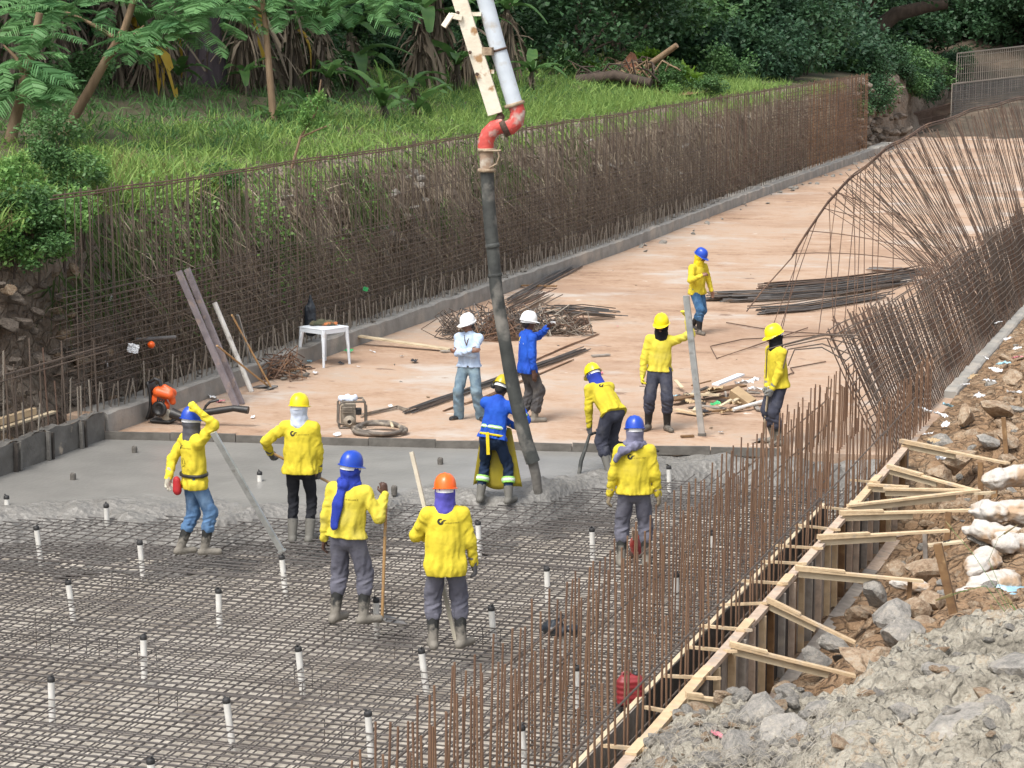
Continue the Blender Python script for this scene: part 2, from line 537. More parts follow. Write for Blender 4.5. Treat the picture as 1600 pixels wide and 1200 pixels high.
def person(loc, yaw, s, seed, label, pose, look, logo=None, group='workers on the pour'):
    """pose: pelvis, bend (pitch, roll, twist), hands, feet; look: materials and what is worn.  facing +Y, right hand +X"""
    pel = Vector(pose.get('pelvis', (0, 0, .93)))
    pit, rol, twi = (R(q) for q in pose.get('bend', (3, 0, 0)))
    Rt = Matrix.Rotation(rol, 3, 'Y') @ Matrix.Rotation(-pit, 3, 'X')
    t = Rt @ Vector((0, 0, 1))
    fw = Rt @ Matrix.Rotation(-twi, 3, 'Z') @ Vector((0, 1, 0))
    rt = Rt @ Matrix.Rotation(-twi, 3, 'Z') @ Vector((1, 0, 0))
    waist, chest, nb = pel + t * .17, pel + t * .36, pel + t * .525
    curve = Vector((0, 0, 0))
    sh = {q: pel + t * .45 + rt * .176 * q + Vector(pose.get('shrug', {}).get(q, (0, 0, 0))) for q in (1, -1)}
    hip = {q: pel + Vector((q * .085, 0, -.02)) for q in (1, -1)}
    H, E_, K, A, T = {}, {}, {}, {}, {}
    for q in (1, -1):
        tg = pose['hand'][q]
        E_[q], H[q] = ik(sh[q], tg, .29, .255, pose.get('elbow', {}).get(q, (q * .5, -1, -.2)))
        ft = Vector(pose.get('foot', {}).get(q, (q * .12, 0, 0)))
        K[q], A[q] = ik(hip[q], ft + Vector((0, -.02, .09)), .43, .43, pose.get('knee', {}).get(q, (q * .15, 1, 0)))
        ta = R(pose.get('toe', {}).get(q, q * 12))
        T[q] = Vector((math.sin(ta), math.cos(ta), 0))
    hy, hp, hr = (R(x) for x in pose.get('head', (0, 8, 0)))
    Rh = Matrix.Rotation(-hy, 3, 'Z') @ Matrix.Rotation(hr, 3, 'Y') @ Matrix.Rotation(-hp, 3, 'X')
    hc = nb + (t * .5 + Rh @ Vector((0, .08, 1)) * .5).normalized() * .14
    def hl(x, y, z):
        return N(hc + Rh @ Vector((x, y, z)))
    allp = [pel, nb, hc + Vector((0, 0, .15))] + list(sh.values()) + list(H.values()) + list(E_.values()) + list(K.values()) + list(A.values())
    P_ = np.array([N(p) for p in allp])
    lo, hi = P_.min(0) - .3, P_.max(0) + .3
    lo[2] = min(lo[2], -.02)
    ft_, fr_ = N(fw), N(rt)
    # ---- body: one surface with face, hands and fingers
    S = SDF(lo, hi, .0095)
    S.cap(N(pel), N(waist), .115, .11, .04, (ft_, 1.35)).cap(N(waist), N(chest), .12, .14, .04, (ft_, 1.35))
    S.cap(N(chest), N(nb), .11, .055, .04, (ft_, 1.2)).cap(N(sh[1]), N(sh[-1]), .055, .055, .04)
    S.cap(N(nb - t * .03), N(hc + Rh @ Vector((0, -.01, -.04))), .056, .052, .02)
    for q in (1, -1):
        S.cap(N(sh[q]), N(E_[q]), .05, .042, .03).cap(N(E_[q]), N(H[q]), .042, .029, .02)
        S.cap(N(hip[q]), N(K[q]), .076, .055, .03).cap(N(K[q]), N(A[q]), .052, .04, .02)
        S.cap(N(A[q] - Vector((0, 0, .03))), N(A[q] + T[q] * .14 - Vector((0, 0, .055))), .04, .03, .02)
    S.cap(hl(0, -.025, .03), hl(0, .015, .03), .083, .078, .02, (N(Rh @ Vector((1, 0, 0))), 1.12))
    S.cap(hl(0, .035, -.01), hl(0, .05, -.075), .066, .04, .03, (N(Rh @ Vector((1, 0, 0))), 1.05))
    S.cap(hl(0, .1, .008), hl(0, .116, -.026), .008, .014, .012)
    S.cap(hl(-.018, .096, -.058), hl(.018, .096, -.058), .008, .008, .006)
    S.cap(hl(-.035, .088, .024), hl(.035, .088, .024), .012, .012, .012)
    for q in (1, -1):
        S.cap(hl(q * .082, -.005, .018), hl(q * .08, -.002, -.022), .017, .011, .008, (N(Rh @ Vector((1, 0, 0))), 1.7))
    hands = {}
    for q in (1, -1):
        fd = (H[q] - E_[q]).normalized()
        hd = Vector(pose.get('hdir', {}).get(q, fd)).normalized()
        pn = Vector(pose.get('palm', {}).get(q, (-q, .25, 0)))
        pn = (pn - hd * pn.dot(hd)).normalized()          # palm faces pn
        sd_ = hd.cross(pn) * q                             # towards the thumb... index side
        if pose.get('thumb', {}).get(q): sd_ = -sd_
        cu = pose.get('curl', {}).get(q, .45)
        caps_ = [(H[q], H[q] + hd * .05, .03, .038, (N(pn), 1.9), .015), (H[q] + hd * .05, H[q] + hd * .085, .038, .036, (N(pn), 2.), .012)]
        for j, (off, ln) in enumerate(((.03, .072), (.01, .08), (-.011, .075), (-.03, .058))):
            p0 = H[q] + hd * (.09 - .004 * abs(j - 1)) + sd_ * off
            d = hd
            for seg in range(3):
                d = (d * math.cos(cu * .75) + pn * math.sin(cu * .75)).normalized() if seg or cu > .2 else d
                e2 = d.cross(pn.cross(hd).normalized() * 1.)
                p1 = p0 + d * ln * (.45, .32, .26)[seg]
                caps_.append((p0, p1, .0105 - seg * .001, .0098 - seg * .001, None, .003))
                p0 = p1
                pn_, hd_ = pn, hd
                # keep curling in the palm plane
                ang = cu * .75 * (seg + 2)
                d = (hd * math.cos(ang - cu * .75) + pn * math.sin(ang - cu * .75))
        tb = H[q] + hd * .025 + sd_ * .03
        t1 = tb + (hd * .7 + sd_ * .6 + pn * .35).normalized() * .045
        t2 = t1 + (hd * .85 + sd_ * (.25 - .4 * cu) + pn * (.3 + .5 * cu)).normalized() * .035
        caps_ += [(tb, t1, .016, .012, None, .008), (t1, t2, .012, .0095, None, .003)]
        hands[q] = caps_
        for a, b, r1, r2, fl, kk in caps_:
            S.cap(N(a), N(b), r1, r2, kk, fl)
    V, F = S.net()
    me = np_mesh('person', V, F, look.get('skin', 'skin'), True)
    o = bpy.data.objects.new('person', me)
    o.location, o.rotation_euler, o.scale = loc, (0, 0, AZ - R(yaw)), (s, s, s)
    link(o, None, label, 'person', group)
    def garment(name, S_, m, par=None, attrs=None):
        V, F = S_.net()
        return np_obj(name, V, F, m, True, parent=par or o)
    # ---- shirt
    hem = pose.get('hem', -.06)
    bag = look.get('bag', .02)
    S = SDF(lo, hi, .0105)
    dn = pel - t * (.12 if hem < 0 else .02)
    S.cap(N(dn), N(waist), .168 + bag, .15 + bag, .04, (ft_, 1.36)).cap(N(waist), N(chest), .152 + bag, .158 + bag * .7, .05, (ft_, 1.36))
    S.cap(N(chest), N(nb - t * .02), .135, .07, .05, (ft_, 1.15))
    for q in (1, -1):
        S.cap(N(sh[q]), N(nb - t * .015), .062, .05, .05)
    S.cap(N(pel), N(pel - t * .1), .0, .0, .0)
    S.cap(N(hip[1] - t * .05), N(hip[-1] - t * .05), .122 + bag * .5, .122 + bag * .5, .04)
    S.warp(folds(seed, .009, (10, 10, 2.4)))
    pa, ta_ = N(pel), N(t)
    def pleats(P):
        q = P - pa
        hgt = q @ ta_
        ang = np.arctan2(q @ fr_, q @ ft_)
        k = np.clip(1.0 - hgt / .5, .15, 1.1)
        w1 = vnoise(P * npv(4, 4, 5), seed + 9)
        return (.009 * np.sin(7 * ang + 3.2 * w1 + 4 * hgt + seed) + .004 * np.sin(15 * ang - 4 * w1 + 6 * hgt)) * k
    S.warp(pleats)
    S.cut(N(-t), N(pel + t * hem))
    for q in (1, -1):
        r = random.Random(seed * 5 + q)
        ph = r.uniform(0, 6)
        wr = E_[q] + (H[q] - E_[q]) * look.get('sleeve', {}).get(q, .96)
        kink = abs((E_[q] - sh[q]).normalized().dot((H[q] - E_[q]).normalized()))
        am = .004 + .007 * (1 - kink)
        ax1 = N((E_[q] - sh[q]).normalized())
        def f1(t_, dx, dy, dz, X, Y, Z, ph=ph, am=am):
            q_ = np.sin(t_ * 7 + ph + 38 * dx + 22 * dy + 1.6 * np.sin(9 * t_ + 30 * dz + ph))
            return am * .8 * q_ * (t_ > .05) + .0035 * np.sin(t_ * 17 + dz * 60 - 40 * dy + 2 * q_)
        S.cap(N(sh[q]), N(E_[q]), .068, .061, .05, None, f1)
        S.cap(N(E_[q]), N(wr), .06, .045, .025, None, f1)
    shirt = garment('shirt', S, look['shirt'])
    if look.get('collar'):
        S = SDF(N(nb) - .2, N(nb) + .2, .009)
        S.cap(N(nb - t * .035), N(nb + t * .035 + fw * .01), .078, .07, 0)
        S.cut(N(fw * .5 + t), N(nb + t * .045 + fw * -.02))
        garment('collar', S, look['shirt'])
    # ---- trousers
    S = SDF(lo, hi, .0105)
    S.cap(N(hip[1]), N(hip[-1]), .092, .092, .03)
    S.cap(N(pel + t * .14), N(pel - Vector((0, 0, .04))), .128, .135, .04, (ft_, 1.25))
    bt = look.get('boot_h', .3)
    for q in (1, -1):
        r = random.Random(seed * 9 + q)
        ph = r.uniform(0, 6)
        lb = look.get('leg', .026)
        def f2(t_, dx, dy, dz, X, Y, Z, ph=ph):
            return .007 * np.sin(t_ * 7 + ph + 35 * dx + 28 * dy + 1.5 * np.sin(5 * t_ + 40 * dx)) * t_ + .003 * np.sin(t_ * 23 + 50 * dx + ph) * (t_ > .7)
        def f3(t_, dx, dy, dz, X, Y, Z, ph=ph):
            return .007 * np.sin(t_ * 9 + ph + 40 * dx - 34 * dy + 1.8 * np.sin(6 * t_ + 50 * dy)) + .0035 * np.sin(t_ * 24 + 70 * dy + 30 * dx + ph) * t_
        S.cap(N(hip[q]), N(K[q]), .09 + lb * .4, .064 + lb, .03, None, f2)
        if bt > .15:
            e = K[q] + (A[q] - K[q]) * (1 - (bt - .07) / .40)
        else:
            e = A[q] - Vector((0, 0, .02))
        S.cap(N(K[q]), N(e), .062 + lb, .058 + lb * (.9 if bt > .15 else 1.1), .02, None, f3)
    garment('trousers', S, look['trousers'])
    # ---- boots
    for q in (1, -1):
        a = A[q]
        S = SDF(N(a) - npv(.22, .22, .14), N(a) + npv(.22, .22, .38), .009)
        if bt > .15:
            S.cap(N(a - Vector((0, 0, .02))), N(a + (K[q] - a).normalized() * (bt - .07)), .05, .066, .02)
            S.cut(N((K[q] - a).normalized()), N(a + (K[q] - a).normalized() * (bt - .07)))
        else:
            S.cap(N(a - Vector((0, 0, .04))), N(a + Vector((0, 0, .03))), .05, .05, .02)
        toe = a + T[q] * .17
        S.cap(N((a.x, a.y, a.z - .05)), N((toe.x, toe.y, a.z - .055)), .046, .043, .03, (npv(0, 0, 1), 1.05))
        S.cap(N(a - T[q] * .04 - Vector((0, 0, .055))), N(a + T[q] * .05 - Vector((0, 0, .05))), .045, .045, .02)
        S.cut(npv(0, 0, -1), npv(0, 0, a.z - .09))
        bo = garment('boot', S, look['boots'])
    # ---- gloves
    for q in (1, -1):
        gm = look.get('glove', {}).get(q)
        if gm:
            c0 = N(H[q])
            S = SDF(c0 - .24, c0 + .24, .008)
            for a, b, r1, r2, fl, kk in hands[q]:
                S.cap(N(a), N(b), r1 + .0045, r2 + .0045, kk, fl)
            fd = (H[q] - E_[q]).normalized()
            S.cap(N(H[q] - fd * look.get('cuff', .07)), N(H[q] + fd * .02), .047, .037, .012)
            garment('glove', S, gm)
    # ---- head wear
    Mh = Matrix.Translation(hc + Rh @ Vector((0, -.004, .048))) @ (Rh @ Matrix.Rotation(R(look.get('hat_tilt', -6)), 3, 'X')).to_4x4()
    hat = hard_hat(o, Mh, look['hat'], look.get('band'))
    nk = look.get('neck')
    if nk:
        S = SDF(N(hc) - .32, N(hc) + .25, .009)
        rr = .0
        full = look.get('mask', True)
        S.cap(hl(0, -.02, .03), hl(0, .01, .03), .104, .098, .02, (N(Rh @ Vector((1, 0, 0))), 1.1))
        S.cap(hl(0, .0, .0), hl(0, .03, -.07), .09, .066, .03)
        S.cap(hl(0, -.02, -.03), N(nb + t * .0 - fw * .0), .09, .096, .04)
        S.cap(N(nb + t * .015), N(nb - t * .035), .1, .112, .03, (ft_, 1.05))
        S.warp(folds(seed + 40, .007, (16, 16, 14)))
        S.cut(N(Rh @ Vector((0, .1, 1))), hl(0, 0, .06))
        if full:                           # open over the eyes
            n_ = Rh @ Vector((0, 1, 0))
            ax = [S.lo[k] + S.h * np.arange(S.n[k], dtype=np.float32) for k in range(3)]
            X, Y, Z = np.meshgrid(*ax, indexing='ij')
            q0 = np.stack([X - hc.x, Y - hc.y, Z - hc.z], -1) @ np.array(Rh)   # to the head's frame
            box = np.maximum(np.maximum(np.abs(q0[..., 0]) - look.get('eye_w', .06), np.abs(q0[..., 2] - .016) - look.get('eye_h', .026)), .02 - q0[..., 1])
            S.F = np.maximum(S.F, -box)
        garment('neck_cloth', S, nk)
    elif look.get('hair'):
        S = SDF(N(hc) - .2, N(hc) + .2, .009)
        S.cap(hl(0, -.03, .03), hl(0, .0, .04), .09, .086, .02, (N(Rh @ Vector((1, 0, 0))), 1.12))
        S.cap(hl(0, -.05, -.02), hl(0, -.055, .02), .062, .07, .02)
        S.cut(N(Rh @ Vector((0, 1, -.35))), hl(0, .045, .02))
        garment('hair', S, look['hair'])
    for q in (1, -1):
        b = MB()
        b.lathe([(.0, -.004), (.009, -.002), (.011, .002), (.006, .006), (0, .007)], 8, hc + Rh @ Vector((q * .031, .088, .012)), Rh @ Vector((0, 1, 0)))
        b.build('eye', 'eye_dark', o, True)
    if look.get('glasses'):
        b = MB()
        for q in (1, -1):
            b.box(hc + Rh @ Vector((q * .035, .108, .014)), (.055, .008, .034), Rh @ Matrix.Rotation(-q * .2, 3, 'Z'))
            b.beam(hc + Rh @ Vector((q * .064, .1, .02)), hc + Rh @ Vector((q * .088, 0, .02)), .006, .006)
        b.build('glasses', 'black_gloss', o)
    # ---- emblem on the back
    def surf(me_o, org, d):
        bvh = BVHTree.FromPolygons([v.co for v in me_o.data.vertices], [tuple(p.vertices) for p in me_o.data.polygons])
        return bvh
    if logo:
        bvh = BVHTree.FromPolygons([v.co[:] for v in shirt.data.vertices], [tuple(p.vertices) for p in shirt.data.polygons])
        def proj(x, y, dx=0, dy=0, e=.004):
            p = pel + t * (.40 + y) + rt * x - fw * .6
            hit = bvh.ray_cast(p, fw, 1.2)
            return (hit[0] - fw * e) if hit[0] is not None else p + fw * .45
        def patch(name, quads, m, e=.004):
            b = MB()
            for q4 in quads:
                b.add([proj(x, y, e=e) for x, y in q4], [(0, 1, 2, 3)])
            ob = b.build(name, m, o)
            return ob
        if logo in ('back', 'full'):
            cx, cy = -.055, -.005
            qs = []
            for i in range(16):
                a0, a1 = R(60 + i * 18.5), R(60 + (i + 1) * 18.5)
                w0, w1 = .010 + .014 * math.sin(i / 16 * 3.0), .010 + .014 * math.sin((i + 1) / 16 * 3.0)
                ro = .032
                qs.append([(cx + math.cos(a0) * ro, cy + math.sin(a0) * ro), (cx + math.cos(a1) * ro, cy + math.sin(a1) * ro),
                           (cx + math.cos(a1) * (ro - w1), cy + math.sin(a1) * (ro - w1)), (cx + math.cos(a0) * (ro - w0), cy + math.sin(a0) * (ro - w0))])
            qs.append([(cx - .004, cy - .022), (cx + .02, cy - .012), (cx + .034, cy + .014), (cx + .016, cy + .008)])
            qs.append([(cx + .016, cy + .006), (cx + .034, cy + .002), (cx + .062, cy + .016), (cx + .03, cy + .018)])
            patch('emblem', qs, 'print_black')
            qs = []
            x = cx + .042
            rr_ = random.Random(3)
            while x < cx + .185:
                wd = rr_.uniform(.006, .011)
                qs.append([(x, cy - .017), (x + wd, cy - .017), (x + wd, cy - .007), (x, cy - .007)])
                x += wd + rr_.choice((.0025, .003, .0025, .008))
            patch('lettering', qs, 'print_olive')
        if logo == 'full':
            qs = []
            cx, cy = .0, -.19
            for i in range(18):
                if i % 6 == 4: continue
                a0, a1 = R(i * 20), R(i * 20 + 20)
                qs.append([(cx + math.cos(a0) * .05, cy + math.sin(a0) * .055), (cx + math.cos(a1) * .05, cy + math.sin(a1) * .055), (cx + math.cos(a1) * .04, cy + math.sin(a1) * .045), (cx + math.cos(a0) * .04, cy + math.sin(a0) * .045)])
            qs += [[(-.02, cy - .02), (.02, cy - .02), (.015, cy - .005), (-.015, cy - .005)], [(-.006, cy - .01), (.006, cy - .01), (.006, cy + .03), (-.006, cy + .03)],
                   [(-.08, cy - .085), (.09, cy - .085), (.09, cy - .07), (-.08, cy - .07)]]
            patch('round_emblem', qs, 'print_olive')
        if logo == 'jacket':
            qs = [[(-.07, -.02), (-.03, -.02), (-.03, .03), (-.07, .03)], [(-.05, .03), (-.015, .02), (-.015, .045), (-.05, .05)]]
            patch('emblem', qs, 'print_yellow')
            patch('lettering', [[(-.03, -.06), (.09, -.06), (.09, -.035), (-.03, -.035)]], 'print_white')
    info = dict(o=o, H=H, E=E_, sh=sh, hc=hc, nb=nb, pel=pel, t=t, fw=fw, rt=rt, K=K, A=A, Rh=Rh, shirt=shirt, hat=hat, lo=lo, hi=hi, garment=garment, chest=chest, waist=waist, hip=hip)
    bpy.context.view_layer.update()
    return info

# ------------------------------------------------------------------ materials
def splatter(name, clean, dirty, z0, z1, rough=.75):
    """rubber or cloth with dried cement from the sole up to a ragged line"""
    m = mat(name, clean, tuple(c * .75 for c in clean), 12, rough, .3, 40)
    n, l = m.node_tree.nodes, m.node_tree.links
    b = n['Principled BSDF']
    src = b.inputs['Base Color'].links[0].from_socket
    tc = n.new('ShaderNodeTexCoord')
    sx = n.new('ShaderNodeSeparateXYZ')
    l.new(tc.outputs['Object'], sx.inputs[0])
    nz = n.new('ShaderNodeTexNoise'); nz.inputs['Scale'].default_value = 22; nz.inputs['Detail'].default_value = 5
    l.new(tc.outputs['Object'], nz.inputs['Vector'])
    ad = n.new('ShaderNodeMath'); ad.operation = 'MULTIPLY_ADD'
    l.new(nz.outputs['Fac'], ad.inputs[0]); ad.inputs[1].default_value = .3; l.new(sx.outputs['Z'], ad.inputs[2])
    mr = n.new('ShaderNodeMapRange')
    mr.inputs[1].default_value, mr.inputs[2].default_value = z0 + .15, z1 + .15
    mr.inputs[3].default_value, mr.inputs[4].default_value = 1, 0
    l.new(ad.outputs[0], mr.inputs[0])
    mx = n.new('ShaderNodeMix'); mx.data_type = 'RGBA'
    l.new(mr.outputs[0], mx.inputs['Factor']); l.new(src, mx.inputs['A'])
    mx.inputs['B'].default_value = hexc(dirty)
    l.new(mx.outputs['Result'], b.inputs['Base Color'])
    return m
mat('skin', (.19, .095, .06), (.15, .07, .045), 20, .55)
mat('skin_dark', (.075, .034, .022), (.055, .025, .016), 20, .5)
mat('shirt_yellow', (.59, .485, .04), (.53, .43, .035), 7, .85, .5, 15, c3=(.47, .38, .04), mix3=(.55, .85), s3=3, spec=.2)
mat('shirt_worn', (.56, .46, .035), (.48, .39, .035), 7, .88, .5, 15, c3=(.44, .36, .06), mix3=(.52, .8), s3=4, spec=.2)
mat('shirt_fade', (.60, .51, .06), (.52, .44, .05), 5, .88, .5, 15, c3=(.42, .37, .1), mix3=(.5, .75), s3=3, spec=.2)
mat('shirt_pale', (.42, .52, .66), (.37, .46, .6), 6, .8, .8, 13, spec=.2)
mat('shirt_blue', (.016, .085, .46), (.012, .06, .36), 6, .8, .8, 13, spec=.25)
mat('jeans', (.10, .19, .33), (.06, .12, .23), 9, .9, .8, 14, c3=(.22, .32, .44), mix3=(.5, .75), s3=3.5, spec=.2)
mat('jeans_dark', (.05, .13, .25), (.03, .08, .17), 9, .9, .8, 14, c3=(.1, .19, .3), mix3=(.5, .75), s3=4, spec=.2)
mat('jeans_faded', (.16, .23, .28), (.10, .15, .20), 9, .9, .8, 14, c3=(.26, .34, .37), mix3=(.48, .72), s3=4, spec=.2)
mat('pants_grey', (.125, .125, .155), (.095, .095, .12), 6, .9, .8, 14, c3=(.17, .17, .185), mix3=(.55, .8), s3=3, spec=.2)
mat('pants_slate', (.052, .056, .078), (.038, .04, .056), 6, .9, .8, 14, c3=(.1, .1, .11), mix3=(.55, .85), s3=5, spec=.2)
mat('pants_black', (.012, .013, .017), (.02, .021, .025), 8, .9, .3, 60, c3=(.06, .06, .06), mix3=(.6, .85), s3=7, spec=.2)
mat('pants_navy', (.012, .025, .06), (.008, .018, .042), 6, .85, .8, 13, c3=(.05, .06, .08), mix3=(.6, .85), s3=5, spec=.25)
mat('pants_mud', (.07, .068, .07), (.045, .044, .046), 6, .9, .8, 14, c3=(.15, .14, .125), mix3=(.5, .8), s3=5, spec=.2)
splatter('boot_cement', (.014, .015, .014), (.17, .155, .13), .14, .24)
splatter('boot_wet', (.02, .02, .02), (.13, .125, .11), .26, .4)
splatter('boot_black', (.013, .013, .013), (.13, .115, .095), .05, .13)
splatter('shoe_dark', (.018, .018, .02), (.10, .085, .07), .0, .05)
mat('glove_grey', (.12, .12, .125), (.08, .08, .085), 25, .9, .2, 80)
mat('glove_tan', (.30, .24, .15), (.2, .16, .11), 20, .9, .2, 80)
mat('glove_pale', (.42, .40, .34), (.3, .28, .22), 20, .9, .2, 80)
mat('glove_yellow', (.72, .62, .03), (.6, .5, .03), 12, .6, .2, 60)
mat('glove_cement', (.2, .2, .19), (.14, .14, .13), 18, .9, .2, 80)
mat('cloth_black', (.008, .008, .010), (.014, .014, .017), 10, .9, .2, 80, spec=.2)
mat('cloth_grey', (.10, .10, .115), (.07, .07, .08), 8, .9, .2, 80, spec=.2)
mat('cloth_lilac', (.19, .19, .27), (.13, .13, .19), 8, .9, .2, 80, spec=.2)
mat('cloth_white', (.55, .6, .7), (.42, .47, .57), 8, .9, .2, 80, spec=.2)
mat('cloth_blue', (.03, .055, .36), (.022, .04, .26), 8, .9, .2, 80, spec=.2)
mat('cloth_purple', (.10, .09, .42), (.07, .065, .3), 8, .9, .2, 80, spec=.2)
mat('cloth_yellow', (.66, .52, .02), (.55, .42, .02), 8, .9, .2, 80, spec=.2)
for nm, c in (('hat_blue', (.012, .06, .42)), ('hat_yellow', (.85, .68, .01)), ('hat_orange', (.9, .13, .012)), ('hat_white', (.78, .8, .8)), ('hat_climb', (.5, .38, .01))):
    mat(nm, c, tuple(x * .88 for x in c), 5, .32, .05, 60, c3=tuple(x * .65 + .05 for x in c), mix3=(.62, .85), s3=8)
mat('white_plastic', (.72, .73, .74), (.62, .63, .64), 6, .45)
mat('black_plastic', (.012, .012, .013), (.025, .025, .025), 14, .45, .2, 60)
mat('black_gloss', (.008, .008, .008), rough=.12)
mat('eye_dark', (.012, .008, .006), rough=.2)
mat('hair_black', (.01, .008, .007), (.02, .016, .014), 30, .7, .4, 90)
mat('print_black', (.02, .019, .012), rough=.8)
mat('print_olive', (.26, .2, .012), rough=.85)
mat('print_yellow', (.75, .6, .05), rough=.8)
mat('print_white', (.7, .72, .75), rough=.8)
mat('reflective', (.62, .68, .62), (.5, .58, .5), 20, .4)
mat('lime_trim', (.3, .62, .12), rough=.7)
mat('apron_yellow', (.42, .34, .03), (.34, .27, .03), 4, .5, .15, 20, c3=(.3, .27, .12), mix3=(.55, .8), s3=4, trans=.3)
mat('red_nylon', (.42, .015, .02), (.3, .012, .016), 12, .7, .2, 60)
mat('aluminium', (.55, .57, .57), (.42, .44, .44), 8, .42, .15, 50, metal=.75, c3=(.3, .3, .28), mix3=(.58, .75), s3=9)
mat('wood_pale', (.54, .45, .31), (.43, .35, .23), 3, .8, .2, 30, stretch=(1, 1, 1), c3=(.36, .29, .2), mix3=(.58, .75), s3=3)
mat('wood_new', (.56, .43, .27), (.45, .33, .2), 9, .8, .25, 40, c3=(.40, .33, .25), mix3=(.56, .72), s3=6, rnd=.6)
mat('wood_grey', (.30, .27, .235), (.21, .185, .16), 9, .85, .3, 40, c3=(.38, .33, .27), mix3=(.56, .72), s3=6, rnd=.7)
mat('wood_brown', (.20, .115, .05), (.12, .065, .03), 9, .85, .3, 40, c3=(.3, .2, .1), mix3=(.58, .75), s3=6, rnd=.7)
mat('wood_dark', (.055, .046, .038), (.035, .03, .026), 9, .85, .3, 40, c3=(.12, .1, .085), mix3=(.58, .78), s3=7, rnd=.6)
mat('wood_pink', (.48, .375, .29), (.37, .28, .21), 9, .85, .3, 40, c3=(.3, .26, .22), mix3=(.54, .7), s3=8, rnd=.5)
mat('handle_wood', (.46, .28, .12), (.36, .21, .09), 8, .7, .1, 40, c3=(.3, .25, .2), mix3=(.55, .72), s3=9)
mat('steel_worn', (.2, .195, .19), (.12, .115, .11), 10, .55, .3, 50, metal=.5, c3=(.3, .29, .27), mix3=(.5, .68), s3=7)

# ------------------------------------------------------------------ setting materials
mat('dirt', (.26, .17, .10), (.19, .12, .07), 3, .95, .6, 14, c3=(.36, .27, .18), mix3=(.5, .7), s3=1.2)
earth('slab_dust', [(.20, .13, .088), (.30, .197, .133), (.37, .255, .178), (.40, .295, .22), (.37, .295, .235), (.45, .38, .31)], .3, 1.9, 11, .014, stretch=(.75, 1, 1), bs=(14, 60), stains=((.22, .52, .68, (.30, .20, .14)), (.35, .57, .66, (.42, .37, .325)), (1.7, .63, .68, (.22, .15, .11)), (2.6, .66, .7, (.53, .49, .44))))
mat('old_concrete', (.30, .29, .265), (.23, .22, .2), 3, .9, .5, 18, c3=(.38, .34, .29), mix3=(.52, .72), s3=1.6)
earth('bed', [(.16, .128, .10), (.31, .275, .23), (.45, .41, .35), (.55, .51, .445), (.42, .39, .35)], .5, 2.6, 14, .03)
earth('soil_face', [(.12, .088, .064), (.22, .168, .126), (.31, .25, .195), (.37, .31, .25), (.27, .20, .15)], .7, 3.2, 13, .12, vor=5.)
mat('terrace_soil', (.05, .06, .022), (.08, .06, .035), 1.5, .95, .8, 10)
earth('rock_grey', [(.13, .125, .115), (.22, .21, .19), (.30, .285, .26), (.36, .33, .285), (.42, .40, .36)], 1.3, 5, 22, .05, bs=(4, 18))
earth('rock_tan', [(.17, .115, .075), (.27, .19, .125), (.36, .265, .18), (.42, .34, .25), (.34, .29, .235)], 1.3, 5, 22, .05, bs=(4, 18))
earth('rock_dark', [(.07, .056, .045), (.13, .105, .085), (.18, .15, .12), (.24, .2, .165), (.15, .12, .1)], 1.3, 5, 22, .05, bs=(4, 18))
earth('mound_earth', [(.11, .10, .08), (.24, .22, .178), (.36, .33, .27), (.45, .42, .35), (.41, .33, .24), (.52, .50, .44)], 1.1, 5, 24, .10, vor=6.5, bs=(8, 34), vw=.3)
mat('rebar_rust', (.185, .105, .06), (.11, .062, .04), 5, .8, .3, 60, c3=(.30, .17, .085), mix3=(.55, .75), s3=3, rnd=.8)
mat('rebar_dark', (.075, .06, .05), (.115, .082, .06), 4, .8, .2, 60, c3=(.18, .145, .115), mix3=(.58, .78), s3=2, rnd=.8)
mat('rebar_brown', (.12, .072, .05), (.085, .054, .04), 3, .85, .2, 60, c3=(.2, .12, .07), mix3=(.55, .75), s3=2, rnd=.8)
mat('rebar_grey', (.085, .08, .078), (.13, .125, .12), 5, .6, .2, 60, metal=.2, c3=(.15, .1, .065), mix3=(.6, .8), s3=3, rnd=.8)
mat('rebar_cement', (.30, .27, .225), (.2, .17, .14), 6, .9, .3, 60, c3=(.13, .095, .07), mix3=(.56, .72), s3=4, rnd=.8)
mat('rebar_mat', (.10, .092, .088), (.058, .053, .05), 4, .75, .2, 60, c3=(.17, .11, .075), mix3=(.56, .76), s3=1.4, rnd=.7)
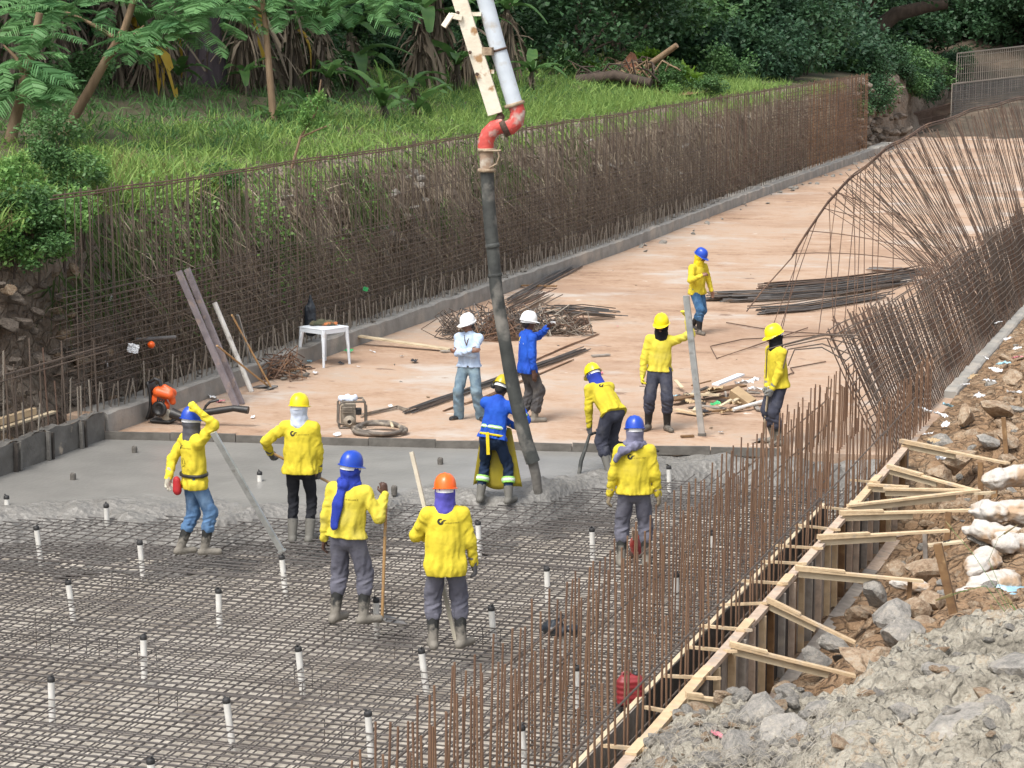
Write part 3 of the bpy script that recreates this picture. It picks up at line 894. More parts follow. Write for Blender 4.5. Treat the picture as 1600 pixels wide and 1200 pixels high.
def concrete_mat():
    m = bpy.data.materials.new('fresh_concrete')
    m.use_nodes = True
    n, l = m.node_tree.nodes, m.node_tree.links
    b = n['Principled BSDF']
    tc = n.new('ShaderNodeTexCoord')
    a = n.new('ShaderNodeAttribute'); a.attribute_name = 'rough'
    n1 = n.new('ShaderNodeTexNoise'); n1.inputs['Scale'].default_value = 1.1; n1.inputs['Detail'].default_value = 8
    n2 = n.new('ShaderNodeTexNoise'); n2.inputs['Scale'].default_value = 9; n2.inputs['Detail'].default_value = 8
    n3 = n.new('ShaderNodeTexVoronoi'); n3.inputs['Scale'].default_value = 13
    for q in (n1, n2, n3): l.new(tc.outputs['Object'], q.inputs['Vector'])
    r1 = n.new('ShaderNodeMapRange'); r1.inputs[1].default_value, r1.inputs[2].default_value = .35, .65
    l.new(n1.outputs['Fac'], r1.inputs[0])
    mx = n.new('ShaderNodeMix'); mx.data_type = 'RGBA'
    mx.inputs['A'].default_value, mx.inputs['B'].default_value = (.228, .222, .207, 1), (.182, .178, .167, 1)
    l.new(r1.outputs[0], mx.inputs['Factor'])
    mx2 = n.new('ShaderNodeMix'); mx2.data_type = 'RGBA'
    mx2.inputs['B'].default_value = (.165, .158, .145, 1)
    r2 = n.new('ShaderNodeMath'); r2.operation = 'MULTIPLY'
    l.new(a.outputs['Fac'], r2.inputs[0])
    r3 = n.new('ShaderNodeMapRange'); r3.inputs[1].default_value, r3.inputs[2].default_value = .3, .6; r3.inputs[3].default_value = .5
    l.new(n2.outputs['Fac'], r3.inputs[0]); l.new(r3.outputs[0], r2.inputs[1])
    l.new(r2.outputs[0], mx2.inputs['Factor']); l.new(mx.outputs['Result'], mx2.inputs['A'])
    l.new(mx2.outputs['Result'], b.inputs['Base Color'])
    rr = n.new('ShaderNodeMapRange'); rr.inputs[3].default_value, rr.inputs[4].default_value = .34, .5
    l.new(a.outputs['Fac'], rr.inputs[0]); l.new(rr.outputs[0], b.inputs['Roughness'])
    h = n.new('ShaderNodeMath'); h.operation = 'ADD'
    l.new(n2.outputs['Fac'], h.inputs[0]); l.new(n3.outputs['Distance'], h.inputs[1])
    st = n.new('ShaderNodeMapRange'); st.inputs[3].default_value, st.inputs[4].default_value = .12, .9
    l.new(a.outputs['Fac'], st.inputs[0])
    bp = n.new('ShaderNodeBump'); bp.inputs['Distance'].default_value = .03
    l.new(st.outputs[0], bp.inputs['Strength']); l.new(h.outputs[0], bp.inputs['Height'])
    l.new(bp.outputs[0], b.inputs['Normal'])
    MAT['fresh_concrete'] = m
concrete_mat()

# ------------------------------------------------------------------ ground sheet, slab, fresh concrete, bed
RZ = 0.
MB().add([(-1500, -200, -1.6), (1500, -200, -1.6), (1500, 2500, -1.6), (-1500, 2500, -1.6)], [(0, 1, 2, 3)]).build('ground', 'dirt', kind='structure')
KU = [(22, -17.0), (60, -17.0), (68, -17.25), (80, -17.5), (95, -17.7), (113, -17.9), (140, -18.2)]   # kerb line of the left wall
def ku(v):
    return float(np.interp(v, [a for a, b in KU], [b for a, b in KU]))
def vj(u):                                # the day joint between old slab and new pour
    return 30.9 + (u + 16.9) * .1875
def slab():
    us = np.linspace(-19.5, -4.9, 60)
    vv = np.concatenate([np.linspace(0, 1, 40) ** 1.6])
    V, F = [], []
    for j, t in enumerate(vv):
        for u in us:
            v0 = vj(u)
            v = v0 + (150 - v0) * t
            p = (u, v, .012 * nz3((u * .4, v * .4, 0)) if j else .0)
            V.append(p)
    n = len(us)
    F = [(j * n + i, j * n + i + 1, (j + 1) * n + i + 1, (j + 1) * n + i) for j in range(len(vv) - 1) for i in range(n - 1)]
    o = len(V)
    for u in us: V.append((u, vj(u), -.6))
    F += [(o + i, o + i + 1, i + 1, i) for i in range(n - 1)]
    b = MB().add(V, F)
    return b.build('channel_slab', 'slab_dust', rz=RZ, smooth=False, kind='structure')
slab()
# wet edge board along the joint
b = MB()
for i in range(10):
    u0, u1 = -17 + i * 1.02, -17 + (i + 1) * 1.02
    b.beam((u0, vj(u0) - .035 + .01 * math.sin(i), -.005 + .012 * math.sin(i * 2.1)), (u1 - .01, vj(u1) - .035 + .01 * math.cos(i * 1.3), -.003 + .012 * math.sin(i * 1.7)), .05, .13)
mat('wet_edge', (.13, .12, .105), (.085, .078, .068), 5, .7, .5, 20)
b.build('joint_strip', 'wet_edge', rz=RZ, kind='structure')
FR = [uv_of(at(x, y, -.2)) for x, y in ((-120, 850), (0, 842), (80, 836), (150, 848), (230, 838), (300, 850), (370, 838), (420, 846), (480, 832), (520, 836), (600, 815), (690, 818), (760, 822), (840, 806), (900, 790), (960, 788), (1010, 776), (1060, 766), (1120, 757), (1180, 752), (1260, 748))]
FR = sorted(FR)
def vf(u):
    return float(np.interp(u, [q[0] for q in FR], [q[1] for q in FR]))
HOSE_TIP = uv_of(at(842, 768, -.08))
def pour():
    us = np.arange(-17.05, -5.35, .045)
    ts = np.linspace(0, 1, 150)
    V, A = [], []
    for t in ts:
        for u in us:
            v0, v1 = vf(u) - .9, vj(u) - .012
            v = v0 + (v1 - v0) * t
            s_ = v - vf(u) + .35 * nz3((u * .8, v * .8, 3))
            k = min(1, max(0, s_ / 1.3)); k = k * k * (3 - 2 * k)
            ro = 1 - min(1, max(0, (s_ - 1.6 + .6 * nz3((u * .5, v * .5, 9))) / .5))
            # right part is still being placed: rough up to the joint
            ro = max(ro, min(1, max(0, (u + 9.6) / 1.2)))
            z = -.46 + .40 * k
            z += ro * (.075 * nz3((u * 1.3, v * 1.9, 1), 1, 3) + .07 * (abs(nz3((u * 1.9, v * 2.8, 1), 1, 3)) - .25) + .02 * nz3((u * 8, v * 8, 1), 1, 2)) + (1 - ro) * .006 * nz3((u * 1.2, v * 1.2, 5))
            z += .12 * math.exp(-((u - HOSE_TIP[0] - .1) ** 2 + (v - HOSE_TIP[1] - .1) ** 2) / .25) * (1 + .5 * nz3((u * 5, v * 5, 2)))
            if t > .97: z = min(z, -.03)
            V.append((u, v, z)); A.append(ro)
    n = len(us)
    i, j = np.meshgrid(np.arange(n - 1), np.arange(len(ts) - 1))
    a = (j * n + i).ravel()
    F = np.stack([a, a + 1, a + n + 1, a + n], 1)
    np_obj('fresh_concrete', V, F, 'fresh_concrete', True, attrs={'rough': A}, rz=RZ, kind='structure')
pour()
b = MB()
b.grid(lambda i, j: Vector((-18 + 13 * i, 9 + 24 * j, -.47 + .02 * nz3((i * 20, j * 30, 0)))), 90, 120)
b.build('base_layer', 'bed', rz=RZ, smooth=True, kind='structure')

# ------------------------------------------------------------------ reinforcement mats
def bar_mesh(name, m, n=6):
    b = MB()
    b.tube([(0, 0, 0), (1, 0, 0)], 1, n)
    return b.mesh(name, m)
BM = {k: bar_mesh('bar_' + k, k) for k in ('rebar_rust', 'rebar_dark', 'rebar_brown', 'rebar_grey', 'rebar_cement', 'rebar_mat')}
def bar(name, m, a, b_, r, parent):
    a, b_ = Vector(a), Vector(b_)
    d = b_ - a
    o = put(name, BM[m], parent, a, d.to_track_quat('X', 'Z').to_euler(), (d.length, r, r))
    return o
rr = random.Random(5)
def in_view(u, v, z, m=60):
    p = Vector((u * cA + v * sA, -u * sA + v * cA, z))
    c, s_ = math.cos(PITCH), math.sin(PITCH)
    Z = p.z - CAM_H
    wd = p.y * c - Z * s_
    if wd < .5: return False
    x, y = 800 + FPX * p.x / wd, 600 - FPX * (p.y * s_ + Z * c) / wd
    return -m < x < 1600 + m and -m < y < 1200 + m
def span(fn, lo, hi, step=.25):
    ts = [t for t in np.arange(lo, hi + .01, step) if in_view(*fn(t), 160)]
    return (min(ts), max(ts)) if ts else None
def rebar_mat(label, z, su, sv, zo, r):
    root = empty('rebar_mat', (0, 0, 0), RZ, label=label, cat='rebar mat')
    u = -16.9
    while u < -5.5:
        sp = span(lambda t: (u, t, z), 14, vf(min(-5.4, u)) + 1.0)
        if sp and sp[1] - sp[0] > .4:
            bar('long_bar', 'rebar_mat', (u + rr.uniform(-.015, .015), sp[0] - .4, z + rr.uniform(-.008, .008)), (u + rr.uniform(-.015, .015), vf(u) + .9, z + rr.uniform(-.01, .01)), r * rr.uniform(.85, 1.1), root)
        u += su * rr.uniform(.9, 1.1)
    v = 15.5
    while v < 31:
        def ok(t): return (t, v, z)
        sp = span(ok, -17, -5.45)
        if sp:
            hi = sp[1]
            lo = sp[0]
            # the bar ends inside the pour
            ts = [t for t in np.arange(lo, hi, .1) if vf(t) > v - .9]
            if ts:
                bar('cross_bar', 'rebar_mat', (max(-17, min(ts) - .3), v + rr.uniform(-.02, .02), z + zo + rr.uniform(-.008, .008)), (min(-5.45, max(ts) + .4), v + rr.uniform(-.02, .02), z + zo + rr.uniform(-.008, .008)), r * rr.uniform(.85, 1.1), root)
        v += sv * rr.uniform(.88, 1.12)
    return root
top_mat = rebar_mat('upper rebar mat of dark bars on which the workers stand', -.15, .19, .17, .02, .0072)
low_mat = rebar_mat('lower dense rebar mat lying close over the pale bed', -.37, .122, .128, .02, .0071)
ch = MB()
ch.tube([(-.1, 0, -.22), (-.1, 0, .01), (-.085, 0, .02), (.085, 0, .02), (.1, 0, .01), (.1, 0, -.22)], .0052, 5)
chm = ch.mesh('bar_chair', 'rebar_mat')
for i in range(34):
    u, v = rr.uniform(-15, -7), rr.uniform(17, 25.5)
    if in_view(u, v, -.1, 0):
        put('bar_chair', chm, top_mat, (u, v, -.17), (rr.uniform(-.06, .06), rr.uniform(-.06, .06), rr.uniform(-.3, .3)))

# drain pipes with taped tops
mat('pvc_white', (.66, .65, .62), (.55, .54, .5), 8, .5, .1, 40, c3=(.33, .31, .28), mix3=(.6, .75), s3=6)
mat('tape_black', (.014, .014, .015), (.03, .03, .03), 14, .6, .2, 60)
def pipe_proto():
    b = MB(); b.lathe([(.034, 0), (.034, .5)], 12)
    b2 = MB(); b2.lathe([(.036, .472), (.039, .482), (.038, .508), (.03, .522), (.012, .52)], 12)
    b2.tube([(0, 0, .515), (.02, .01, .54), (.045, .0, .535)], [.012, .01, .004], 6)
    return b.mesh('drain_pipe', 'pvc_white', True), b2.mesh('taped_cap', 'tape_black', True)
pm, cm = pipe_proto()
PIPES = [(63, 822), (223, 845), (114, 907), (343, 921), (223, 993), (472, 1010), (80, 1058), (361, 1090), (581, 1110), (667, 1013), (588, 934), (445, 868), (749, 815), (857, 886), (926, 824), (774, 948), (1059, 895), (884, 962), (905, 1040), (820, 1135), (1118, 830), (240, 1185)]
POUR = [(405, 737), (1046, 728), (168, 787), (11, 775)]
CRUST = [(210, 698), (114, 740), (688, 716), (616, 760)]
PW = ['at the left edge of the fresh concrete', 'just left of the worker in jeans', 'below the left edge of the pour', 'in front of the worker in jeans', 'in the mesh at left, midway to the bottom', 'left of and nearer than the scarf worker', 'lowest but one at the left edge', 'near the bottom at left of centre', 'near the bottom, below the scarf worker',
      'left of the boots of the orange hat worker', 'behind the shovel of the scarf worker', 'at the lower end of the slanting straightedge', 'right behind the orange hat, by the pour', 'halfway from the orange hat to the bars', 'left of the worker with the grey scarf', 'right of the hip of the orange hat worker', 'among the bars right of the grey scarf worker', 'beside the black rag', 'among the bars below the black rag', 'among the bars near the bottom edge', 'among the bars farthest to the right', 'cut by the bottom edge at left']
QW = ['behind the worker in black trousers', 'right of the grey scarf worker', 'left of the worker in jeans', 'at the left picture edge']
for i, (x, y) in enumerate(PIPES + POUR):
    p = at(x, y, .08)
    n_ = i - len(PIPES)
    o = put('drain_pipe', pm, None, (p.x + rr.uniform(-.01, .01), p.y, p.z - .52), (rr.uniform(-.05, .05), rr.uniform(-.12, .0), rr.uniform(-.2, .2)), label=('white drain pipe with black taped top ' + PW[i]) if n_ < 0 else ('white pipe stub half sunk in wet concrete ' + QW[n_]), cat='pipe',
            group='drain pipes standing in the mesh' if n_ < 0 else 'drain pipes in the wet concrete')
    put('taped_cap', cm, o, (0, 0, 0), (0, 0, rr.uniform(0, 6)))
CW = ['in the smooth concrete near the joint strip at left', 'lying farthest left in the smooth concrete', 'left of the hose operator', 'between the scarf worker and the orange hat']
for (x, y), cw in zip(CRUST, CW):
    p = at(x, y, .03)
    b = MB(); b.lathe([(.04, -.12), (.044, -.03), (.04, 0), (.028, .012), (.026, -.02)], 10)
    b.build('pipe_stub', 'wet_edge', None, True, (p.x, p.y, p.z), label='short cement smeared pipe stub ' + cw, cat='pipe', group='cement smeared pipe stubs')

# ------------------------------------------------------------------ upright starter bars at the right
def bar_row(u, v0, v1, step, zt, m, label, jit=.05, z0=-.45, lean=(0, 0)):
    root = empty('starter_bar_row', W(u, v0, z0), RZ, label=label, cat='rebar')
    v = v0
    while v < v1:
        h = zt - z0 + rr.uniform(-jit, jit)
        dx, dy = rr.uniform(-.03, .03) + lean[0], rr.uniform(-.03, .03) + lean[1]
        bar('vertical_bar', m, (rr.uniform(-.02, .02), v - v0, 0), (dx, v - v0 + dy, h), .0105 * rr.uniform(.9, 1.1), root)
        v += step * rr.uniform(.75, 1.25)
    return root
rowA = bar_row(-6.42, 14.6, 36.5, .23, .92, 'rebar_rust', 'front row of rusty upright bars beside the mesh', .12, lean=(.02, 0))
rowB = bar_row(-6.02, 15.0, 35, .17, .95, 'rebar_rust', 'middle row of rusty upright bars beside the narrow trench', .14)
rowC = bar_row(-5.12, 16.5, 36.5, .2, 1.0, 'rebar_rust', 'row of rusty upright bars rising between the two wooden forms', .14)
for zz, root, uu in ((.18, rowA, .03), (.55, rowA, -.03), (.62, rowC, .03), (.1, rowC, -.03)):
    L_ = 20 if root is rowA else 18
    v = 0
    while v < L_:
        l_ = rr.uniform(4, 6)
        bar('tie_bar', 'rebar_dark', (uu + .01, v - .3, zz + .45 + rr.uniform(-.03, .03)), (uu, min(L_, v + l_), zz + .45 + rr.uniform(-.03, .03)), .0105, root)
        v += l_

# ------------------------------------------------------------------ formwork at the right
form = empty('outer_formwork', W(-4.79, 16, -.62), RZ, label='outer wooden form of upright boards under a pale top plate', cat='formwork')
v = 0.
PAL = ['wood_brown', 'wood_grey', 'wood_brown', 'wood_dark', 'wood_grey', 'wood_dark']
i = 0
while v < 16.2:
    wd = rr.uniform(.15, .24)
    k = 'wood_dark' if v < 4.6 and rr.random() < .75 else rr.choice(PAL)
    b = MB(); b.box((-.06 + rr.uniform(-.004, .004), v + wd / 2, .47 + rr.uniform(-.02, .01)), (.025, wd - .006, .94))
    b.build('board', k, form)
    v += wd
v = .25
while v < 16:
    b = MB(); b.beam((-.015, v, -.02), (-.015 + rr.uniform(-.01, .01), v, .93), .05, .07, (1, 0, 0))
    b.build('stud', rr.choice(('wood_pink', 'wood_grey', 'wood_new', 'wood_brown')), form)
    v += rr.uniform(.42, .62)
v = -.3
while v < 16:
    l_ = min(rr.uniform(1.6, 2.6), 16.2 - v)
    b = MB(); b.box((-.045 + rr.uniform(-.008, .008), v + l_ / 2, .965 + rr.uniform(-.003, .003)), (.105, l_ - .01, .045), Euler((0, 0, rr.uniform(-.006, .006))))
    b.build('top_plate', rr.choice(('wood_pink', 'wood_pink', 'wood_new')), form)
    if rr.random() < .75:
        b = MB(); b.box((-.045, v + rr.uniform(-.1, .1), 1.0), (.1, rr.uniform(.3, .5), .022), Euler((0, 0, rr.uniform(-.05, .05))))
        b.build('lap_board', 'wood_new', form)
    v += l_
v = 2.5
while v < 14:
    l_ = rr.uniform(2, 3)
    b = MB(); b.box((.1, v + l_ / 2, -.0 + rr.uniform(0, .02)), (.16, l_ - .03, .04), Euler((0, .12, rr.uniform(-.01, .01))))
    b.build('base_plank', rr.choice(('wood_grey', 'wood_pink')), form)
    v += l_
inner = empty('inner_formwork', W(-5.36, 15.8, -.45), RZ, label='inner low wooden form with a pale top edge behind the upright bars', cat='formwork')
v = 0
while v < 12:
    l_ = rr.uniform(1.1, 1.5)
    b = MB(); b.box((0, v + l_ / 2, .3), (.02, l_ - .008, .58 + rr.uniform(-.02, .02)))
    b.build('panel', rr.choice(('wood_dark', 'wood_grey', 'rock_dark')), inner)
    b = MB(); b.box((-.03, v + l_ / 2, .585), (.05, l_ - .02, .03))
    b.build('top_edge', 'wood_pale', inner)
    v += l_
ORD = ['first', 'second', 'third', 'fourth', 'fifth', 'sixth', 'seventh', 'eighth', 'ninth', 'tenth', 'eleventh', 'twelfth', 'thirteenth', 'fourteenth', 'fifteenth', 'sixteenth']
sp_n = 0
for x, y, x2, y2 in ((945, 1165, 1017, 1172), (1008, 1105, 1062, 1115), (1040, 1056, 1123, 1060), (1077, 1011, 1148, 1018), (1092, 977, 1172, 985), (1128, 945, 1203, 942), (1155, 907, 1228, 912), (1192, 877, 1257, 881), (1210, 852, 1283, 857), (1243, 820, 1310, 828), (1283, 792, 1328, 797), (1330, 750, 1372, 754)):
    a, c = at(x, y, .19), at(x2, y2, .40)
    b = MB(); b.beam(a, c, .055, .028)
    sp_n += 1
    b.build('spacer_board', 'wood_new', None, label='short pale spacer board across the forms, ' + ORD[sp_n - 1] + ' from the bottom edge', cat='board', group='spacer boards across the trench')
BR = [((1408, 690), (1575, 724), .55, 'highest brace board, running from the end of the form to a stake'), ((1388, 730), (1530, 768), .35, 'brace board slanting down from the form, second from the far end'),
      ((1355, 757), (1420, 761), .42, 'short lapped brace board on top of the form near the far end'), ((1380, 764), (1520, 766), .42, 'level brace board crossing behind the crossed brace'),
      ((1325, 790), (1530, 766), .45, 'brace board rising to the right and crossing another'), ((1312, 803), (1520, 797), .42, 'doubled level brace board reaching the white sandbags'),
      ((1278, 841), (1482, 829), .4, 'thin level brace board ending on a grey peg'), ((1243, 889), (1442, 908), .25, 'long brace board ending over the white rubble'),
      ((1198, 938), (1336, 1004), .02, 'steep brace board slanting down onto the stones'), ((1140, 1008), (1336, 1056), .1, 'long brace board ending on the grey rubble mound'), ((1072, 1088), (1142, 1096), .35, 'nearest brace board, half covered by the rubble mound')]
for (x, y), (x2, y2), ze, lb in BR:
    a, c = at(x, y, .425), at(x2, y2, ze)
    root = empty('brace_board', a, label=lb, cat='board')
    d = c - a
    b = MB(); b.beam((0, 0, 0), d, .075, .028)
    b.build('board', 'wood_new', root)
    b = MB(); b.beam(d * .02 + Vector((0, .02, -.055)), d * rr.uniform(.5, .9) + Vector((0, .02, -.055)), .028, .075)
    b.build('stiffener', 'wood_pale', root)
    if rr.random() < .6:
        b = MB(); b.beam(Vector((0, 0, .028)), d * rr.uniform(.3, .45) + Vector((0, -.01, .028)), .07, .025)
        b.build('lap_board', 'wood_new', root)
for x, y, x2, y2, z0, wd, k, lb in ((1577, 735, 1568, 652, .15, .06, 'wood_brown', 'upright wooden stake at the end of the highest brace'), (1534, 772, 1532, 722, .1, .07, 'wood_brown', 'short dark stake below the crossed braces'), (1480, 845, 1482, 800, .1, .07, 'wood_brown', 'brown stake under the doubled brace'),
      (1448, 868, 1445, 833, .1, .05, 'wood_grey', 'grey round peg under the thin brace'), (1420, 935, 1422, 905, .05, .05, 'wood_brown', 'small stake under the long brace by white rubble'), (1506, 985, 1465, 850, .1, .085, 'wood_brown', 'thick rusty brown post leaning among the rubble'), (1556, 764, 1552, 728, .2, .08, 'wood_brown', 'short stake next to the sandbags')):
    a = at(x, y, z0)
    c = atY(x2, y2, cy(a) + .05)
    b = MB(); b.beam(a - Vector((0, 0, .25)), c, wd, wd * .8, (0, 1, 0))
    b.build('stake', k, None, label=lb, cat='stake')
b = MB(); b.beam(at(1510, 771, .35), at(1552, 770, .42), .12, .03); b.build('offcut_board', 'wood_pale', None, label='short wide pale offcut board by the crossed braces', cat='board')
b = MB(); b.beam(at(1450, 852, .3), at(1505, 846, .35), .1, .025); b.build('offcut_board', 'wood_pale', None, label='pale offcut board lying on top of the leaning brown post', cat='board')

# ------------------------------------------------------------------ kerbs
def kerb(label, uf, v0, v1, wd, h, m='old_concrete', seed=0):
    V, F = [], []
    vs_ = np.arange(v0, v1 + .01, .35)
    for v in vs_:
        u = uf(v)
        n_ = nz3((v * 1.1, seed, 0))
        top = h + .035 * n_ + .03 * nz3((v * 4, seed, 2))
        pr = [(u, -.05), (u + .012 * n_, top * .5), (u - .005, top - .03), (u - .04, top), (u - wd * .5, top + .05 * nz3((v * 2.7, 3, seed))), (u - wd, top + .04 * nz3((v * 2, 7, seed))), (u - wd - .02, -.05)]
        V += [(a, v, z) for a, z in pr]
    k = 7
    F = [(j * k + i, (j + 1) * k + i, (j + 1) * k + i + 1, j * k + i + 1) for j in range(len(vs_) - 1) for i in range(k - 1)]
    F += [tuple(range(k)), tuple((len(vs_) - 1) * k + i for i in range(k - 1, -1, -1))]
    return MB().add(V, F).build('concrete_kerb', m, None, rz=RZ, label=label, cat='kerb')
kerb('long grey concrete kerb at the foot of the left rebar wall', ku, 30.95, 112, .55, .33)
kerb('grey concrete kerb at the foot of the leaning mesh at right', lambda v: -4.98, 38.5, 75, .22, .12, seed=5)
b = MB(); b.box((-17.28, 30.75, .17), (.5, .32, .36)); kb = b.build('kerb_end_block', 'slab_dust', None, rz=RZ, bevel=.02, label='rough brown concrete block ending the left kerb', cat='kerb')
lf = empty('kerb_formwork', W(-17.0, 22, -.1), RZ, label='cement smeared board form along the near left edge', cat='formwork')
mat('smeared', (.15, .142, .128), (.10, .094, .084), 3, .85, .9, 14, c3=(.38, .32, .25), mix3=(.64, .68), s3=2.1)
v = 0
while v < 8.5:
    l_ = rr.uniform(.75, 1.0)
    b = MB(); b.grid(lambda i, j, v=v, l_=l_: Vector((.02 * nz3((i * 3 + v, j * 2, 1)), v + i * (l_ - .01), j * (.47 + .03 * nz3((v + i * 2, 3, 3))))), 8, 6)
    b.grid(lambda i, j, v=v, l_=l_: Vector((-.16 * j, v + i * (l_ - .01), .47 + .03 * nz3((v + i * 2, 3, 3)) + .05 * nz3((v * 3 + i * 3, j * 3, 5)))), 8, 4)
    b.build('panel', 'smeared', lf, True)
    for d in (-.05, .05):
        b = MB(); b.box((.045, v + d, .22 + rr.uniform(-.02, .02)), (.06, .045, .47), Euler((0, rr.uniform(-.03, .03), 0)))
        b.build('batten', rr.choice(('smeared', 'smeared', 'wood_dark')), lf)
    v += l_
b = MB(); b.beam((-.75, 0, .6), (-.62, 7.8, .62), .09, .1); b.build('rail_board', 'wood_new', lf)
b = MB(); b.beam((-.6, 1, .52), (-.5, 8.2, .55), .1, .03); b.build('rail_board', 'wood_pale', lf)

# ------------------------------------------------------------------ left rebar wall
wall = empty('rebar_wall', W(-17.3, 30.5, .2), RZ, label='long tall rebar wall standing along the left bank', cat='rebar wall')
def wu(v):
    return ku(v) + 17.0
def stuff_bars(name, segs, m, parent, n=4):
    """many bars as one mesh: segs rows of (ax,ay,az,bx,by,bz,r)"""
    S_ = np.asarray(segs, np.float32)
    a, b_, r = S_[:, :3], S_[:, 3:6], S_[:, 6:7]
    d = b_ - a
    d /= np.linalg.norm(d, axis=1, keepdims=True)
    h = np.where(np.abs(d[:, 2:3]) < .9, npv(0, 0, 1), npv(1, 0, 0))
    x = np.cross(d, h); x /= np.linalg.norm(x, axis=1, keepdims=True)
    y = np.cross(d, x)
    V = []
    for k in range(n):
        an = 2 * math.pi * k / n
        o_ = (x * math.cos(an) + y * math.sin(an)) * r
        V += [a + o_, b_ + o_]
    V = np.stack(V, 1).reshape(-1, 3)
    base = np.arange(len(S_))[:, None] * 2 * n
    F = np.concatenate([base + np.array([2 * k, 2 * ((k + 1) % n), 2 * ((k + 1) % n) + 1, 2 * k + 1]) for k in range(n)])
    return np_obj(name, V, F, m, parent=parent, kind='stuff')
far_v, back_v = [], []
v, cnt = .1, 0
while v < 75:
    m = 'rebar_dark' if v < 42 else ('rebar_dark' if rr.random() < .4 else 'rebar_brown')
    zt = 3.6 + rr.uniform(-.04, .05)
    a = (wu(v + 30.5) + rr.uniform(-.02, .02), v, .05)
    c = (wu(v + 30.5) + rr.uniform(-.06, .06), v + rr.uniform(-.06, .06), zt)
    if cnt < 290:
        bar('vertical_bar', m, a, c, .008, wall); cnt += 1
    else:
        far_v.append((*a, *c, .012))
    v += .2 * rr.uniform(.7, 1.3) if v < 40 else .23 * rr.uniform(.7, 1.3)
stuff_bars('far_vertical_bars', far_v, 'rebar_rust', wall)
v = .2
while v < 74:
    back_v.append((wu(v + 30.5) - .28 + rr.uniform(-.03, .03), v, 0, wu(v + 30.5) - .28 + rr.uniform(-.08, .08), v + rr.uniform(-.1, .1), 3.55 + rr.uniform(-.1, .05), .0095))
    v += .4 * rr.uniform(.7, 1.3)
stuff_bars('back_vertical_bars', back_v, 'rebar_dark', wall)
def hbar(z, v0, v1, du, m, r, amp=.02):
    b = MB()
    ph = rr.uniform(0, 9)
    n_ = max(3, int((v1 - v0) / 1.2))
    pts = []
    for i in range(n_ + 1):
        v = v0 + (v1 - v0) * i / n_
        pts.append((wu(v + 30.5) + du, v, z + amp * math.sin(v * .7 + ph) + amp * .7 * math.sin(v * 1.9 + ph * 2)))
    b.tube(pts, r, 5)
    return b.build('horizontal_bar', m, wall)
z = .42
while z < 2.02:
    hbar(z, rr.uniform(-.4, .3), rr.uniform(44, 46), .03, 'rebar_dark', .0078, .018)
    hbar(z + rr.uniform(-.03, .03), rr.uniform(-.3, .4), 44, -.26, 'rebar_dark', .0075, .02)
    z += .105
z = .4
while z < 3.3:
    hbar(z, 42 + z * 4, 74.8, .03, 'rebar_brown', .012, .03)
    z += .12
for z in (3.5, 3.55):
    hbar(z, -.6, 75, .02 + (z - 3.5), 'rebar_brown', .013, .015)
for z in (2.5, 3.0):
    hbar(z, 10, 60, -.26, 'rebar_dark', .009, .03)
# pale cement splashed dowels at the foot of the wall
dow = empty('dowel_row', W(-17.12, 30.8, .25), RZ, label='row of pale cement splashed dowels along the left kerb', cat='rebar')
v = 0; k = 0
while k < 200:
    bar('dowel', 'rebar_cement', (wu(v + 30.8) + rr.uniform(-.1, .0), v, 0), (wu(v + 30.8) + rr.uniform(-.12, .02), v + rr.uniform(-.03, .03), rr.uniform(.38, .68)), .012, dow)
    v += .2 * rr.uniform(.8, 1.25); k += 1
# short bars at the near left
near = empty('starter_bar_row', W(-17.12, 23, .25), RZ, label='short pale topped starter bars along the near left form', cat='rebar')
v = 0
while v < 7.9:
    bar('vertical_bar', rr.choice(('rebar_cement', 'rebar_brown', 'rebar_dark')), (rr.uniform(-.05, .02), v, 0), (rr.uniform(-.08, .04), v + rr.uniform(-.05, .05), rr.uniform(1.2, 1.55) if rr.random() < .6 else rr.uniform(.5, .8)), .012, near)
    if rr.random() < .7: bar('vertical_bar', 'rebar_dark', (-.3 + rr.uniform(-.05, .02), v + .08, 0), (-.3 + rr.uniform(-.08, .04), v + .08 + rr.uniform(-.05, .05), rr.uniform(1.0, 1.2)), .011, near)
    v += .2 * rr.uniform(.8, 1.2)
for z, du in ((1.0, .02), (1.08, .0), (.98, -.28)):
    bar('tie_bar', 'rebar_dark', (du, -.2, z), (du, 8.2, z + .02), .012, near)

# ------------------------------------------------------------------ leaning mesh and splayed bars at the right
lean = empty('leaning_rebar_mesh', W(-5.2, 33.3, .05), RZ, label='dense rebar mesh leaning inwards over the right edge of the slab', cat='rebar mesh')
def ln(v, z):                             # u shift of the leaning mesh at height z
    k = max(.2, .37 - v * .008)
    return -k * z * (1 + .12 * z) + .03 * math.sin(v * 1.7 + z * 2)
v = 0; k = 0
while v < 30 and k < 280:
    zt = 1.75 + .12 * math.sin(v * .9) + rr.uniform(-.08, .08)
    r_ = rr.uniform(.0095, .0115)
    bar('upright_bar', 'rebar_dark' if rr.random() < .5 else 'rebar_brown', (0, v, 0), (ln(v, zt), v + rr.uniform(-.12, .12), zt), r_, lean); k += 1
    if rr.random() < .8:
        bar('upright_bar', 'rebar_brown', (-.28, v + .05, 0), (-.26 + ln(v, zt), v + .05 + rr.uniform(-.12, .12), zt * rr.uniform(.9, 1.0)), r_, lean); k += 1
    v += .17 * rr.uniform(.8, 1.2)
for i in range(15):
    z = .2 + i * .108
    for du in (.0, -.27):
        b = MB()
        b.tube([(du + ln(v, z) + .012, v, z + .025 * math.sin(v * 1.1 + i)) for v in np.arange(-.2, 29, .9)], .0095, 5)
        b.build('horizontal_bar', 'rebar_dark', lean)
